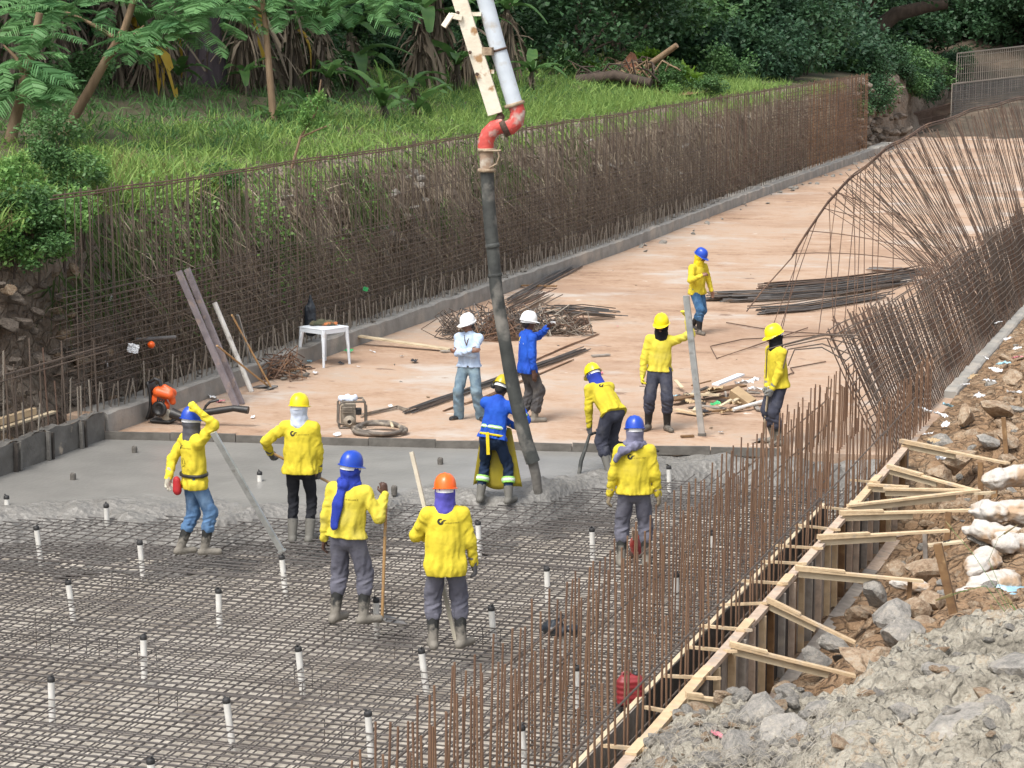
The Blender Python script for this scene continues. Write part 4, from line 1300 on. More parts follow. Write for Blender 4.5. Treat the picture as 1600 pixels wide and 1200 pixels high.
for i in range(5):                        # bent loose ends at the near corner
    b = MB()
    y0 = rr.uniform(-.1, .3)
    b.tube([(-.75 + .05 * i, y0, 1.3 + .1 * i), (-1.1, y0 - .1, 1.5 + .05 * i), (-1.5 - .1 * i, y0 - .15, 1.45), (-1.6 - .08 * i, y0 - .1, 1.2 - .05 * i)], .011, 6)
    b.build('bent_bar', 'rebar_dark', lean)
fan = empty('splayed_bars', W(-5.2, 40, .1), RZ, label='tall rusty bars splaying out in a fan above the leaning mesh', cat='rebar')
# tips (du, dv, z) along the arc, from the fallen end to the upright end
ARC = [(0., -4.0, 5.0, 1.5), (.12, -3.45, 5.7, 2.55), (.22, -3.05, 6.4, 3.05), (.36, -2.4, 6.8, 3.62), (.5, -1.95, 8.5, 3.95), (.66, -1.5, 12.5, 4.15), (.8, -1.2, 17.5, 4.2), (1., -.9, 27, 4.15)]
def arc(s_):
    a = [q[0] for q in ARC]
    return Vector([float(np.interp(s_, a, [q[k] for q in ARC])) for k in (1, 2, 3)])
def whip(name, a, c, sag, m, r):
    b = MB()
    a, c = Vector(a), Vector(c)
    L_ = (c - a).length
    pts = []
    for i in range(9):
        t_ = i / 8
        p = a.lerp(c, t_)
        p += Vector((sag[0], sag[1], sag[2])) * (4 * t_ * (1 - t_)) * L_
        pts.append(p)
    b.tube(pts, r, 5)
    return b.build(name, m, fan)
for i in range(230):
    s_ = .13 + .87 * (i / 229) ** .85 + rr.uniform(-.01, .01)
    t_ = arc(max(0, min(1, s_)))
    b0 = Vector((rr.uniform(-.3, .05), t_.y + rr.uniform(-.6, .2), rr.uniform(0, .2)))
    whip('splayed_bar', b0, t_ + Vector((rr.uniform(-.15, .12), rr.uniform(-.3, .3), rr.uniform(-.25, .1))), (rr.uniform(-.03, .02), 0, rr.uniform(.0, .05)), rr.choice(('rebar_brown', 'rebar_dark', 'rebar_dark')), .0078)
for i, s_ in enumerate((.02, .06, .09, .13, .16, .2, .215, .24, .25, .27, .3, .33, .36)):   # loose bars hanging down from the arc to the slab
    t_ = arc(s_)
    whip('hanging_bar', t_, (t_.x + rr.uniform(-.25, .35) - (.35 if s_ < .12 else 0), t_.y + rr.uniform(-1.2, -.3), -.05), (rr.uniform(-.01, .02), 0, 0), 'rebar_brown', .009)
for i in range(5):
    t_ = arc(.01 + i * .05)
    whip('splayed_bar', t_, (-.5 + rr.uniform(-.3, .2), t_.y + rr.uniform(-1, 1), 1.3 + rr.uniform(-.2, .2)), (0, 0, .04), 'rebar_brown', .0095)
for du in (0, .06):
    b = MB(); b.tube([arc(s_) + Vector((du * .3, 0, du + .02 * math.sin(s_ * 40))) for s_ in np.linspace(-.0, 1, 50)], .016, 6)
    b.build('arched_tie_bar', 'rebar_brown', fan)
b = MB(); b.tube([arc(0), arc(0) + Vector((-.45, -.6, -.6)), arc(0) + Vector((-.7, -.9, -1.0))], .013, 6); b.build('arched_tie_bar', 'rebar_brown', fan)

# ------------------------------------------------------------------ left bank
PROF = [(-17.7, -.15), (-17.85, .3), (-18.0, .9), (-18.05, 1.5), (-18.1, 2.1), (-18.18, 2.7), (-18.3, 3.2), (-18.65, 3.48), (-20, 3.64), (-22, 3.85), (-24.5, 4.2), (-27, 4.7), (-30, 5.6), (-34, 7.2), (-40, 9.6), (-55, 15), (-90, 26)]
def bank_z(u, v):
    """height of the terrace and hill at the left (for planting)"""
    z = float(np.interp(-u, [-a for a, b in PROF], [b for a, b in PROF]))
    return z + .12 * nz3((u * .35, v * .35, 8)) * min(1, max(0, (-u - 19) / 2))
def left_bank():
    vs_ = np.concatenate([np.arange(14, 70, .4), np.arange(70, 176, .9)])
    pr = []
    for (a, b), (c, d) in zip(PROF[:-1], PROF[1:]):
        k = max(1, int(math.hypot(c - a, d - b) / .3)) if a > -30 else 4
        pr += [(a + (c - a) * i / k, b + (d - b) * i / k) for i in range(k)]
    pr.append(PROF[-1])
    V = []
    for v in vs_:
        sh_ = ku(v) + 17.0
        for a, z in pr:
            fc = 1 if z < 3.3 else .25
            n_ = nz3((a * .8, v * .8, z * .8)); n2 = nz3((a * 3, v * 3, z * 3))
            V.append((a + sh_ + fc * (.22 * n_ + .09 * n2) - (.1 if z < 3.3 else 0), v, z + .12 * nz3((a * .35, v * .35, 8)) * min(1, max(0, (-a - 19) / 2)) + (.05 * n2 if z > .2 else 0)))
    n = len(pr)
    i, j = np.meshgrid(np.arange(n - 1), np.arange(len(vs_) - 1))
    a = (j * n + i).ravel()
    F = np.stack([a, a + n, a + n + 1, a + 1], 1)
    zc = np.array([p[1] for p in pr])
    mi = np.where(zc[i.ravel()] > 3.2, 1, 0)
    return np_obj('embankment', V, F, ['soil_face', 'terrace_soil'], True, mi=mi, kind='structure')
bank = left_bank()
def rock_mesh(name, m, seed, sub=2, flat=.6, rough_=.35):
    import bmesh
    bm = bmesh.new()
    bmesh.ops.create_icosphere(bm, subdivisions=sub, radius=1)
    r = random.Random(seed)
    off = Vector((r.uniform(0, 99), r.uniform(0, 99), r.uniform(0, 99)))
    pl = [(Vector((r.gauss(0, 1), r.gauss(0, 1), r.gauss(0, 1))).normalized(), r.uniform(.45, .8)) for _ in range(9)]
    for v in bm.verts:
        p = v.co.copy()
        for n_, d in pl:                    # flat broken faces
            e = p.dot(n_) - d
            if e > 0: p -= n_ * e * .92
        p *= 1 + rough_ * .4 * noise.fractal(p * 1.6 + off, 1, 2, 3)
        v.co = (p.x, p.y * r.uniform(.97, 1.03), p.z * flat)
    me = bpy.data.meshes.new(name)
    bm.to_mesh(me); bm.free()
    me.materials.append(M(m))
    return me
ROCKS = {m: [rock_mesh('rock', m, i * 7 + j * 31) for i in range(5)] for j, m in enumerate(('rock_grey', 'rock_tan', 'rock_dark'))}
def stone(kind, p, s_, parent, r, name='stone', fl=1.):
    return put(name, r.choice(ROCKS[kind]), parent, p, (r.uniform(-.5, .5), r.uniform(-.5, .5), r.uniform(0, 6.3)), (s_ * r.uniform(.8, 1.3), s_ * r.uniform(.7, 1.1), s_ * r.uniform(.7, 1.1) * fl))
r_ = random.Random(21)
for i in range(150):                       # rubble face at the near left
    v = r_.uniform(26, 34.5); z = r_.uniform(.1, 2.5)
    u = float(np.interp(z, [b for a, b in PROF], [a for a, b in PROF])) + r_.uniform(-.05, .22)
    stone(r_.choice(('rock_dark', 'rock_dark', 'rock_tan')), (u, v, z), r_.uniform(.07, .2), bank, r_)
for i in range(140):                       # stones behind the mesh
    v = 34 + 50 * r_.random() ** 1.4; z = r_.uniform(1.2, 3.0)
    u = float(np.interp(z, [b for a, b in PROF], [a for a, b in PROF])) + ku(v) + 17 + r_.uniform(-.05, .2)
    stone(r_.choice(('rock_dark', 'rock_dark', 'rock_grey')), (u, v, z), r_.uniform(.08, .2), bank, r_)
for i in range(60):                        # broken concrete crumbs on top of the kerb
    v = r_.uniform(31, 75)
    stone('rock_grey', (ku(v) - r_.uniform(.05, .4), v, .36), r_.uniform(.03, .08), bank, r_)

# ------------------------------------------------------------------ right bank with trench, rubble and mound
def rb_z(u, v):
    d = u + 4.7
    tr = min(1, max(0, (32.5 - v) / 1.5))                  # trench only along the form
    a = float(np.interp(d, [0, .35, .8, 1.3, 2.2, 4, 8], [-.62, -.58, -.2, .08, .3, .55, .9]))
    c = float(np.interp(d, [-.4, 0, .4, 1.2, 2.2, 4, 8], [.05, .08, .18, .35, .6, 1.0, 1.6]))
    z = a * tr + c * (1 - tr)
    return z + (.13 * nz3((u * 1.1, v * 1.1, 4)) + .09 * nz3((u * 4, v * 4, 4)) + .05 * nz3((u * 9, v * 9, 4))) * min(1, .3 + max(0, d))
CREST = [at(x, y, z) for x, y, z in ((900, 1290, .1), (1000, 1200, .42), (1060, 1130, .58), (1140, 1090, .7), (1215, 1092, .75), (1290, 1097, .8), (1370, 1042, .95), (1440, 988, 1.1), (1530, 972, 1.2), (1620, 952, 1.3), (1800, 930, 1.4))]
cu_, cv_, cz_ = [p.x for p in CREST], [p.y for p in CREST], [p.z for p in CREST]
def mound_z(u, v):
    vc, zc = float(np.interp(u, cu_, cv_)), float(np.interp(u, cu_, cz_))
    d = v - vc
    z = zc - .03 * min(0, d) * 0 - max(0, d - .02) * 1.3 - max(0, -d) * (.02 if -d < 4.5 else .35)
    if u < cu_[1]: z -= (cu_[1] - u) * 1.2
    z += .10 * nz3((u * 1.5, v * 1.5, 11)) + .22 * (.3 - abs(nz3((u * 2.2, v * 2.2, 5)))) + .11 * (.3 - abs(nz3((u * 5.5, v * 5.5, 2)))) + .035 * nz3((u * 15, v * 15, 2))
    return z
def grid_obj(name, us, vs_, fz, m, **k):
    V = [(u, v, fz(u, v)) for v in vs_ for u in us]
    n = len(us)
    i, j = np.meshgrid(np.arange(n - 1), np.arange(len(vs_) - 1))
    a = (j * n + i).ravel()
    return np_obj(name, V, np.stack([a, a + 1, a + n + 1, a + n], 1), m, True, **k)
earth('rubble_soil', [(.13, .08, .045), (.22, .14, .08), (.30, .195, .115), (.36, .26, .17), (.42, .35, .27)], .9, 4, 20, .09, vor=6, bs=(8, 30))
rbank = grid_obj('right_bank', np.concatenate([np.arange(-4.98, -1.0, .09), np.arange(-1, 12, .8)]), np.arange(13, 60, .08), rb_z, 'rubble_soil', kind='structure')
mound = grid_obj('rubble_mound', np.concatenate([np.arange(-5.0, .3, .035), np.arange(.3, 6, .4)]), np.concatenate([np.arange(12.0, 14, .15), np.arange(14, 20.6, .035)]), mound_z, 'mound_earth', kind='structure')
r_ = random.Random(33)
for i in range(420):                       # stones over the right bank
    v = 20 + 32 * r_.random() ** 1.2; u = -4.75 + 2.9 * r_.random() ** .8
    if v < 32.5 and u < -4.35: continue
    s_ = r_.uniform(.03, .11) if r_.random() < .78 else r_.uniform(.12, .24)
    stone(r_.choice(('rock_tan', 'rock_tan', 'rock_grey')), (u, v, rb_z(u, v) + s_ * .1), s_, rbank, r_)
BIG = [(1395, 965, .12, .34, 'rock_grey'), (1370, 930, .1, .25, 'rock_grey'), (1405, 990, .15, .3, 'rock_grey'), (1430, 950, .15, .2, 'rock_tan'), (1455, 940, .15, .2, 'rock_tan'), (1300, 1005, -.25, .2, 'rock_grey'), (1280, 1030, -.3, .2, 'rock_grey'), (1345, 1030, .1, .3, 'rock_tan'),
       (1385, 1030, .2, .24, 'rock_tan'), (1510, 650, .35, .3, 'rock_tan'), (1500, 720, .3, .3, 'rock_tan'), (1470, 690, .2, .22, 'rock_grey'), (1560, 640, .5, .3, 'rock_tan'), (1545, 690, .4, .25, 'rock_grey'), (1580, 590, .5, .25, 'rock_tan'), (1420, 735, -.1, .2, 'rock_grey'), (1470, 740, .15, .26, 'rock_tan'), (1340, 960, -.2, .2, 'rock_tan'), (1440, 890, .15, .3, 'rock_tan'), (1400, 890, .0, .2, 'rock_tan'), (1575, 690, .5, .22, 'rock_tan')]
for x, y, z, s_, k in BIG:
    stone(k, at(x, y, z), s_, rbank, r_)
MB_ = [(1180, 1130, .75, .34), (1230, 1165, .75, .42), (1350, 1170, .9, .45), (1420, 1120, 1., .3), (1100, 1150, .7, .2), (1290, 1120, .8, .25), (1530, 1150, 1.1, .5), (1480, 1060, 1.1, .3), (1590, 1050, 1.25, .35), (1160, 1185, .7, .3), (1060, 1185, .6, .2)]
for x, y, z, s_ in MB_:
    stone('rock_grey', at(x, y, z) + Vector((0, 0, s_ * .12)), s_ * .9, mound, r_, fl=1.)
for i in range(260):
    u, v = r_.uniform(-4.6, -.9), r_.uniform(14.2, 19.4)
    s_ = r_.uniform(.02, .07) if r_.random() < .8 else r_.uniform(.08, .14)
    stone(r_.choice(('rock_grey', 'rock_grey', 'rock_tan')), (u, v, mound_z(u, v) + s_ * .15), s_, mound, r_)
# gabion: rounded stones held in a wire net at the nose of the mound
gab = empty('gabion', at(1120, 1150, .6), label='gabion of rounded grey stones in hexagonal wire at the bottom right', cat='gabion')
gp = gab.location.copy()
GR = [rock_mesh('round_stone', 'rock_grey', 400 + i, 2, .7, .2) for i in range(4)]
for i in range(210):
    p = at(r_.uniform(985, 1270), r_.uniform(1100, 1230), .62)
    z = mound_z(p.x, p.y)
    s_ = r_.uniform(.04, .1)
    put('stone', r_.choice(GR[:4] if r_.random() < .75 else ROCKS['rock_tan']), gab, Vector((p.x, p.y, z + s_ * .05)) - gp, (r_.uniform(-.4, .4), r_.uniform(-.4, .4), r_.uniform(0, 6)), (s_ * r_.uniform(.9, 1.4), s_ * r_.uniform(.8, 1.1), s_))
mat('wire_pale', (.42, .39, .33), (.3, .27, .22), 12, .6, metal=.3)
seg = []
hx = .085
for a in range(-2, 36):
    for c in range(-2, 26):
        u = -4.75 + (a + .5 * (c % 2)) * hx * 1.0; v = 15.6 + c * hx * .86
        def gpt(q, w_): return Vector((q, w_, mound_z(q, w_) + .075)) - gp
        if u > -2.9 or v > float(np.interp(u, cu_, cv_)) + .05: continue
        p0 = gpt(u, v)
        for q in (gpt(u + hx * .5, v + hx * .29), gpt(u - hx * .5, v + hx * .29), gpt(u, v - hx * .57)):
            seg.append((*p0, *q, .0028))
if seg: stuff_bars('wire_net', seg, 'wire_pale', gab, 3)
# sacks
mat('sack_white', (.48, .455, .42), (.38, .34, .29), 4, .8, .9, 14, c3=(.36, .25, .16), mix3=(.5, .62), s3=2.6)
def sack(x, y, z, sx, sy, sz, rz, seed, label):
    S = SDF((-.62, -.42, -.3), (.62, .42, .4), .022)
    S.cap(npv(-.26, 0, 0), npv(.26, .02, 0), .2, .21, .05, (npv(0, 0, 1), 1.35))
    S.cap(npv(.3, 0, -.02), npv(.46, .02, .0), .16, .06, .06, (npv(0, 0, 1), 1.6))
    S.cap(npv(-.3, 0, -.02), npv(-.44, -.02, -.02), .16, .09, .06, (npv(0, 0, 1), 1.5))
    S.warp(folds(seed, .035, (5, 8, 8))).warp(folds(seed + 3, .016, (14, 20, 20)))
    V, F = S.net()
    p = at(x, y, z)
    o = np_obj('sandbag', V, F, 'sack_white', True, loc=p, label=label, cat='sandbag', group='white sandbags on the right bank')
    o.rotation_euler = (R(seed % 7 * 4 - 12), R(seed % 5 * 5 - 10), rz); o.scale = (sx * .82, sy * .82, sz * .8)
for q in ((1585, 745, .55, 1., 1.1, 1.1, .5, 1, 'topmost white sandbag at the right edge, above the others'), (1575, 800, .5, 1.1, 1.1, 1.1, .1, 2, 'big white sandbag beside the end of the doubled brace'), (1560, 835, .35, 1., 1., 1., -.3, 3, 'tan stained sandbag lying below the big white one'),
          (1590, 850, .4, .9, 1., 1., .9, 4, 'sandbag at the right edge above the blue sheet'), (1535, 880, .3, .75, .9, .9, 1.2, 5, 'small upright white sandbag behind the leaning post'), (1555, 910, .25, .8, .9, .9, .6, 6, 'white sandbag whose mouth hangs toward the blue sheet'), (1525, 925, .2, .5, .6, .6, .2, 7, 'small torn white sandbag half buried near the leaning post'),
          (1425, 915, .1, .6, .5, .5, .1, 8, 'flat white sack scrap lying under the long brace')):
    sack(*q)
mat('tarp_blue', (.30, .46, .55), (.2, .36, .47), 5, .25, .5, 12, c3=(.5, .6, .64), mix3=(.52, .66), s3=3)
p = at(1600, 935, .22)
b = MB(); b.grid(lambda i, j: p + Vector(((i - .25) * 1.5, (j - .5) * 1.3, .12 * nz3((i * 3, j * 3, 1)) + .05 * nz3((i * 9, j * 9, 1)))), 24, 24)
b.build('plastic_sheet', 'tarp_blue', None, True, label='wrinkled light blue plastic sheet at the right edge', cat='plastic sheet')
# scraps of litter along the right kerb
mat('litter_white', (.72, .73, .74), (.6, .62, .64), 9, .5, .3, 30)
mat('litter_blue', (.35, .6, .7), (.28, .5, .62), 9, .5, .3, 30)
mat('litter_dark', (.02, .02, .022), (.035, .035, .04), 9, .4, .3, 30)
mat('litter_pink', (.6, .2, .25), (.5, .16, .2), 9, .5, .3, 30)
mat('litter_green', (.06, .45, .16), (.04, .35, .12), 9, .35, .3, 30)
mat('litter_tan', (.45, .34, .2), (.36, .26, .15), 9, .7, .3, 30)
def scrap_mesh(m, seed):
    b = MB()
    b.grid(lambda i, j: Vector(((i - .5) * (1 + .12 * nz3((i * 2, j * 2, seed))) + .06 * nz3((j * 5, seed, 1)), (j - .5) * (.75 + .15 * nz3((j * 2, seed, i))) + .06 * nz3((i * 5, seed, 2)), .45 * abs(nz3((i * 2.6 + seed, j * 2.6, seed * 3))) + .2 * abs(nz3((i * 6 + seed, j * 6, seed))) + .05)), 9, 9)
    return b.mesh('scrap', m)
SCR = {m: [scrap_mesh(m, i * 3.3 + 1) for i in range(3)] for m in ('litter_white', 'litter_blue', 'litter_dark', 'litter_pink', 'litter_green', 'litter_tan')}
def litter(x, y, z, s_, k, label, group, rz=None, drop=True, name='litter_scrap'):
    p = at(x, y, z)
    return put(name, r_.choice(SCR[k]), None, p, (r_.uniform(-.3, .3), r_.uniform(-.3, .3), r_.uniform(0, 6) if rz is None else rz), (s_, s_ * .8, s_ * .6), label=label, cat='litter', group=group)
for x, y, k in ((1575, 530, 'litter_white'), (1590, 545, 'litter_white'), (1568, 570, 'litter_blue'), (1555, 580, 'litter_white'), (1590, 560, 'litter_pink'), (1545, 597, 'litter_white'), (1530, 620, 'litter_white'), (1508, 602, 'litter_white'), (1480, 635, 'litter_blue'), (1470, 650, 'litter_white'), (1450, 645, 'litter_white'), (1478, 665, 'litter_white'), (1458, 690, 'litter_tan'), (1450, 680, 'litter_white'), (1470, 718, 'litter_white'), (1440, 640, 'litter_white'), (1560, 505, 'litter_white'), (1540, 560, 'litter_white'), (1585, 615, 'litter_white'), (1520, 590, 'litter_tan')):
    litter(x, y, .3, r_.uniform(.12, .24), k, f"crumpled {k.split('_')[1]} plastic scrap among the rubble beside the right kerb", 'litter along the right kerb')
litter(1120, 1150, .8, .12, 'litter_pink', 'bright pink rag lying on the gabion', None)
litter(1480, 848, .45, .14, 'litter_dark', 'black plastic scrap on the bank next to the leaning brown post', None)
litter(1430, 785, .1, .16, 'litter_dark', 'black plastic scrap lying below the rising brace board', None)
for i in range(14):
    v = r_.uniform(26, 34); z = r_.uniform(.2, 2.4)
    u = float(np.interp(z, [b for a, b in PROF], [a for a, b in PROF])) + .3
    k = r_.choice(('litter_white', 'litter_white', 'litter_dark'))
    o = put('litter_scrap', r_.choice(SCR[k]), None, (u, v, z), (r_.uniform(0, 3), 1.2, r_.uniform(0, 3)), (r_.uniform(.06, .16), .06, .08), label=f"{'white' if k == 'litter_white' else 'black'} plastic scrap stuck in the rubble face at the left", cat='litter', group='litter in the left rubble face')

# ------------------------------------------------------------------ far end of the channel
def fz(u, v):
    d = v - 134 + .35 * (u + 18)
    return float(np.interp(d, [-14, -8, 5, 12, 30, 80], [-.3, .0, 1.4, 2.6, 7, 22])) + .35 * nz3((u * .3, v * .3, 3)) + .12 * nz3((u * 1.2, v * 1.2, 3))
mat('far_soil', (.09, .065, .045), (.05, .042, .028), .8, .95, 1.2, 4, c3=(.16, .12, .085), mix3=(.54, .7), s3=.9)
grid_obj('far_bank', np.arange(-75, 45, .9), np.arange(106, 200, .9), fz, 'far_soil', kind='structure')
for i in range(80):                        # dark rubble tipped over the bank where the wall ends
    v = r_.uniform(105.5, 120); z = r_.uniform(.3, 3.2)
    u = float(np.interp(z, [b for a, b in PROF[:9]], [a for a, b in PROF[:9]])) + ku(v) + 17 + r_.uniform(-.1, .4)
    stone('rock_dark', (u, v, z), r_.uniform(.12, .45), bank, r_)
def panel(label, x0, x1, Y, ytop0, ytop1, zb, m, step, hstep, skew=.0):
    a, c = atY(x0, ytop0, Y), atY(x1, ytop1, Y + 9)
    root = empty('rebar_wall', Vector((a.x, a.y, zb)), label=label, cat='rebar wall')
    o = Vector((a.x, a.y, zb))
    n_ = int((c - a).length / step)
    for i in range(n_ + 1):
        p = a.lerp(c, i / n_)
        bar('vertical_bar', m, Vector((p.x, p.y, zb)) - o, p - o + Vector((0, 0, rr.uniform(-.03, .03))), .02, root)
    z = 0.
    while z < a.z - zb:
        q0 = Vector((a.x, a.y, zb + z)) - o; q1 = Vector((c.x, c.y, zb + z * (c.z - zb) / (a.z - zb))) - o
        bar('horizontal_bar', m, q0, q1, .016, root)
        z += hstep
    bar('end_post', 'rebar_cement', (-.03, -.05, 0), Vector((a.x, a.y - .05, a.z)) - o, .035, root)
    for q in (0, .04):
        bar('top_bar', 'rebar_brown' if m == 'rebar_brown' else 'rebar_cement', Vector((a.x, a.y, a.z - q)) - o, Vector((c.x, c.y, c.z - q)) - o, .025, root)
    return root
panel('dark grey rebar panel standing at the far right end of the channel', 1488, 1700, 132, 131, 106, 0, 'rebar_grey', .12, .13)
panel('tall pale rebar panel rising behind the dark grey one', 1496, 1720, 136, 83, 58, 0, 'rebar_cement', .2, .5)
panel('low brown rebar fence at the far end, left of the grey panel', 1402, 1490, 124, 183, 160, 0, 'rebar_brown', .16, .3)

# ------------------------------------------------------------------ vegetation
def leafmat(name, c1, c2, trans=.3, rough=.6, spec=.3):
    return mat(name, c1, c2, .8, rough, tint='tint', trans=trans, spec=spec)
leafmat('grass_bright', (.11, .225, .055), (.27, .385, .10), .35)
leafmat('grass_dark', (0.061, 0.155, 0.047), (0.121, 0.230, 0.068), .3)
leafmat('grass_dry', (.24, .19, .09), (.13, .13, .045), .3)
leafmat('vine_dry', (.16, .128, .095), (.33, .28, .205), .1)
leafmat('vine_green', (.05, .095, .03), (.11, .16, .05), .3)
leafmat('leaf_dark', (.023, .062, .027), (.052, .115, .048), .2, .5)
leafmat('leaf_mid', (0.051, 0.124, 0.041), (0.108, 0.209, 0.068), .25, .5)
leafmat('leaf_blue', (.025, .066, .036), (.055, .118, .058), .25, .5)
leafmat('leaf_light', (0.101, 0.230, 0.061), (0.203, 0.351, 0.095), .35, .5)
leafmat('leaf_lime', (.16, .30, .03), (.22, .38, .05), .4, .5)
leafmat('fern_leaf', (0.068, 0.182, 0.068), (0.135, 0.284, 0.101), .35, .55)
leafmat('banana_leaf', (.04, .11, .032), (.095, .185, .05), .35, .4)
leafmat('banana_dead', (.06, .045, .034), (.27, .225, .165), .15, .9)
leafmat('banana_yellow', (.42, .27, .03), (.5, .36, .05), .25, .7)
mat('bark', (.075, .055, .042), (.045, .033, .026), 6, .95, .9, 20, stretch=(1, 1, .3))
mat('bark_tan', (.22, .15, .09), (.15, .10, .06), 6, .9, .7, 20, stretch=(1, 1, .3), c3=(.3, .22, .14), mix3=(.55, .7), s3=3)
mat('bark_purple', (.07, .055, .062), (.045, .036, .042), 5, .95, .9, 16, stretch=(1, 1, .25))
mat('banana_stem', (.085, .07, .05), (.05, .04, .032), 5, .8, .4, 20, stretch=(1, 1, .3), c3=(.08, .12, .03), mix3=(.5, .7), s3=2)
def unit(a):
    return a / np.maximum(1e-6, np.linalg.norm(a, axis=1, keepdims=True))
def ribbons(base, d, L, wd, droop, seg=3, tip=.1, g=(0, 0, -1), seed=0):
    r = np.random.default_rng(seed)
    n = len(base)
    d = unit(np.asarray(d, np.float32))
    side = unit(np.cross(d, unit(r.normal(size=(n, 3)) + npv(0, 0, .01))))
    V = []
    for k in range(seg + 1):
        t = k / seg
        p = base + d * (L * t)[:, None] + npv(*g) * (droop * L * t * t)[:, None]
        w_ = wd * ((1 - t) * (1 - tip) + tip) * (1 if k else .7) * .5
        V += [p - side * w_[:, None], p + side * w_[:, None]]
    V = np.stack(V, 1).reshape(-1, 3)
    bs = np.arange(n)[:, None] * (2 * (seg + 1))
    F = np.concatenate([bs + np.array([2 * k, 2 * k + 1, 2 * k + 3, 2 * k + 2]) for k in range(seg)])
    return V, F, 2 * (seg + 1)
def leaves(P, L, wd, seed, up=.3, out=None):
    """rhombic leaves, slightly folded, at the points P"""
    r = np.random.default_rng(seed)
    n = len(P)
    d = r.normal(size=(n, 3)); d[:, 2] = d[:, 2] * .6 - .25
    if out is not None: d = d + out
    d = unit(d)
    nn = unit(r.normal(size=(n, 3)) * .7 + npv(0, 0, 1))
    sd_ = unit(np.cross(d, nn)); nn = np.cross(sd_, d)
    L = L[:, None]; wd = wd[:, None]
    a, t = P, P + d * L
    l_ = P + d * L * .5 + sd_ * wd * .5 + nn * wd * .12
    q = P + d * L * .5 - sd_ * wd * .5 + nn * wd * .12
    V = np.stack([a, l_, t, q], 1).reshape(-1, 3)
    b = np.arange(n)[:, None] * 4
    return V, np.concatenate([b + np.array([0, 1, 2]), b + np.array([0, 2, 3])]), 4
def joined(parts):
    V, F, T, o = [], [], [], 0
    for v, f, t in parts:
        V.append(v); F.append(f + o); T.append(t); o += len(v)
    return np.concatenate(V), F, np.concatenate(T)

# grass along the terrace, tall and bright at the edge
def grass_patch(n, ur, vr, hgt, seed, name, m, label, dens=None, lean=.5, wd=(.012, .03), clump=.22):
    r = np.random.default_rng(seed)
    nc = n // 14
    u = r.uniform(*ur, nc); v = vr[0] + (vr[1] - vr[0]) * r.random(nc) ** 1.2
    if dens:
        k = np.array([dens(a, b, r.random()) for a, b in zip(u, v)])
        u, v = u[k], v[k]
    z = np.array([bank_z(a, b) for a, b in zip(u, v)])
    sh_ = np.array([ku(b) + 17 for b in v])
    idx = np.repeat(np.arange(len(u)), 14)
    N_ = len(idx)
    B = np.stack([u[idx] + sh_[idx] + r.normal(0, clump, N_), v[idx] + r.normal(0, clump, N_), z[idx] - .04], 1)
    hs_ = (.6 + .8 * r.random(len(u)))[idx]
    d = r.normal(size=(N_, 3)) * lean; d[:, 2] = 1
    L = hgt * hs_ * r.uniform(.5, 1.2, N_)
    V, F, k = ribbons(B, d, L, r.uniform(*wd, N_), r.uniform(.15, .7, N_), 3, .08, seed=seed)
    T = np.repeat(np.clip(r.normal(.45, .25, N_) + (hs_ - 1) * .3, 0, 1), k)
    return np_obj(name, V, F, m, True, attrs={'tint': T}, label=label, kind='stuff')
grass_patch(42000, (-23.5, -18.7), (30, 92), .5, 1, 'grass', 'grass_bright', 'bright green long grass along the top of the left bank', lambda u, v, q: q < (1.1 - (-u - 18.5) * .18), wd=(.02, .045))
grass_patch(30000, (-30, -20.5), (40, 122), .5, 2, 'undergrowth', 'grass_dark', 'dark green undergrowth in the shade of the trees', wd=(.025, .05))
grass_patch(14000, (-27, -19), (62, 96), .6, 7, 'slope_grass', 'grass_bright', 'mid green grass on the slope behind the boom', lambda u, v, q: q < .8, wd=(.025, .05))
grass_patch(5000, (-20.4, -18.3), (29, 37.5), .6, 3, 'dry_grass', 'grass_dry', 'straw coloured dry grass on the near left bank', lambda u, v, q: q < .6, wd=(.015, .03))
grass_patch(8000, (-20.6, -18.3), (29, 38), .6, 4, 'bank_grass', 'grass_bright', 'green grass tufts hanging over the near left rubble', wd=(.02, .045))
# roots, dry stalks and creepers hanging down the face
def hang(n, vr, zr, m, seed, L0, wd, name, label, out=.25, pw=1.3, dens=None):
    r = np.random.default_rng(seed)
    v = vr[0] + (vr[1] - vr[0]) * r.random(n) ** pw
    z = r.uniform(*zr, n)
    if dens is not None:
        k = np.array([dens(a, b, r.random()) for a, b in zip(v, z)]); v, z = v[k], z[k]; n = len(v)
    u = np.interp(z, [b for a, b in PROF[:9]], [a for a, b in PROF[:9]]) + np.array([ku(b) + 17 for b in v]) + r.uniform(0, out, n)
    B = np.stack([u, v, z], 1)
    d = r.normal(size=(n, 3)) * .35 + npv(.25, 0, -.8)
    V, F, k = ribbons(B, d, L0 * r.uniform(.4, 1.4, n), r.uniform(*wd, n), r.uniform(0, .5, n), 3, .3, seed=seed)
    T = np.repeat(np.clip(r.normal(.45, .3, n), 0, 1), k)
    return np_obj(name, V, F, m, False, attrs={'tint': T}, label=label, kind='stuff')
hang(15000, (33.5, 100), (.3, 3.4), 'vine_dry', 5, .45, (.01, .03), 'dry_creepers', 'tangle of dry brown creepers and roots on the left bank face')
hang(4000, (31, 60), (1.9, 3.5), 'vine_green', 6, .5, (.02, .05), 'green_creepers', 'green creepers hanging over the edge of the left bank', .3, 1.2, lambda v, z, q: nz3((v * .35, z * .8, 4)) > .1 or z > 3.3)
hang(4500, (30.5, 104), (3.3, 3.62), 'grass_bright', 15, .3, (.015, .035), 'overhanging_grass', 'long grass spilling over the top edge of the left bank', .45, 1.0)
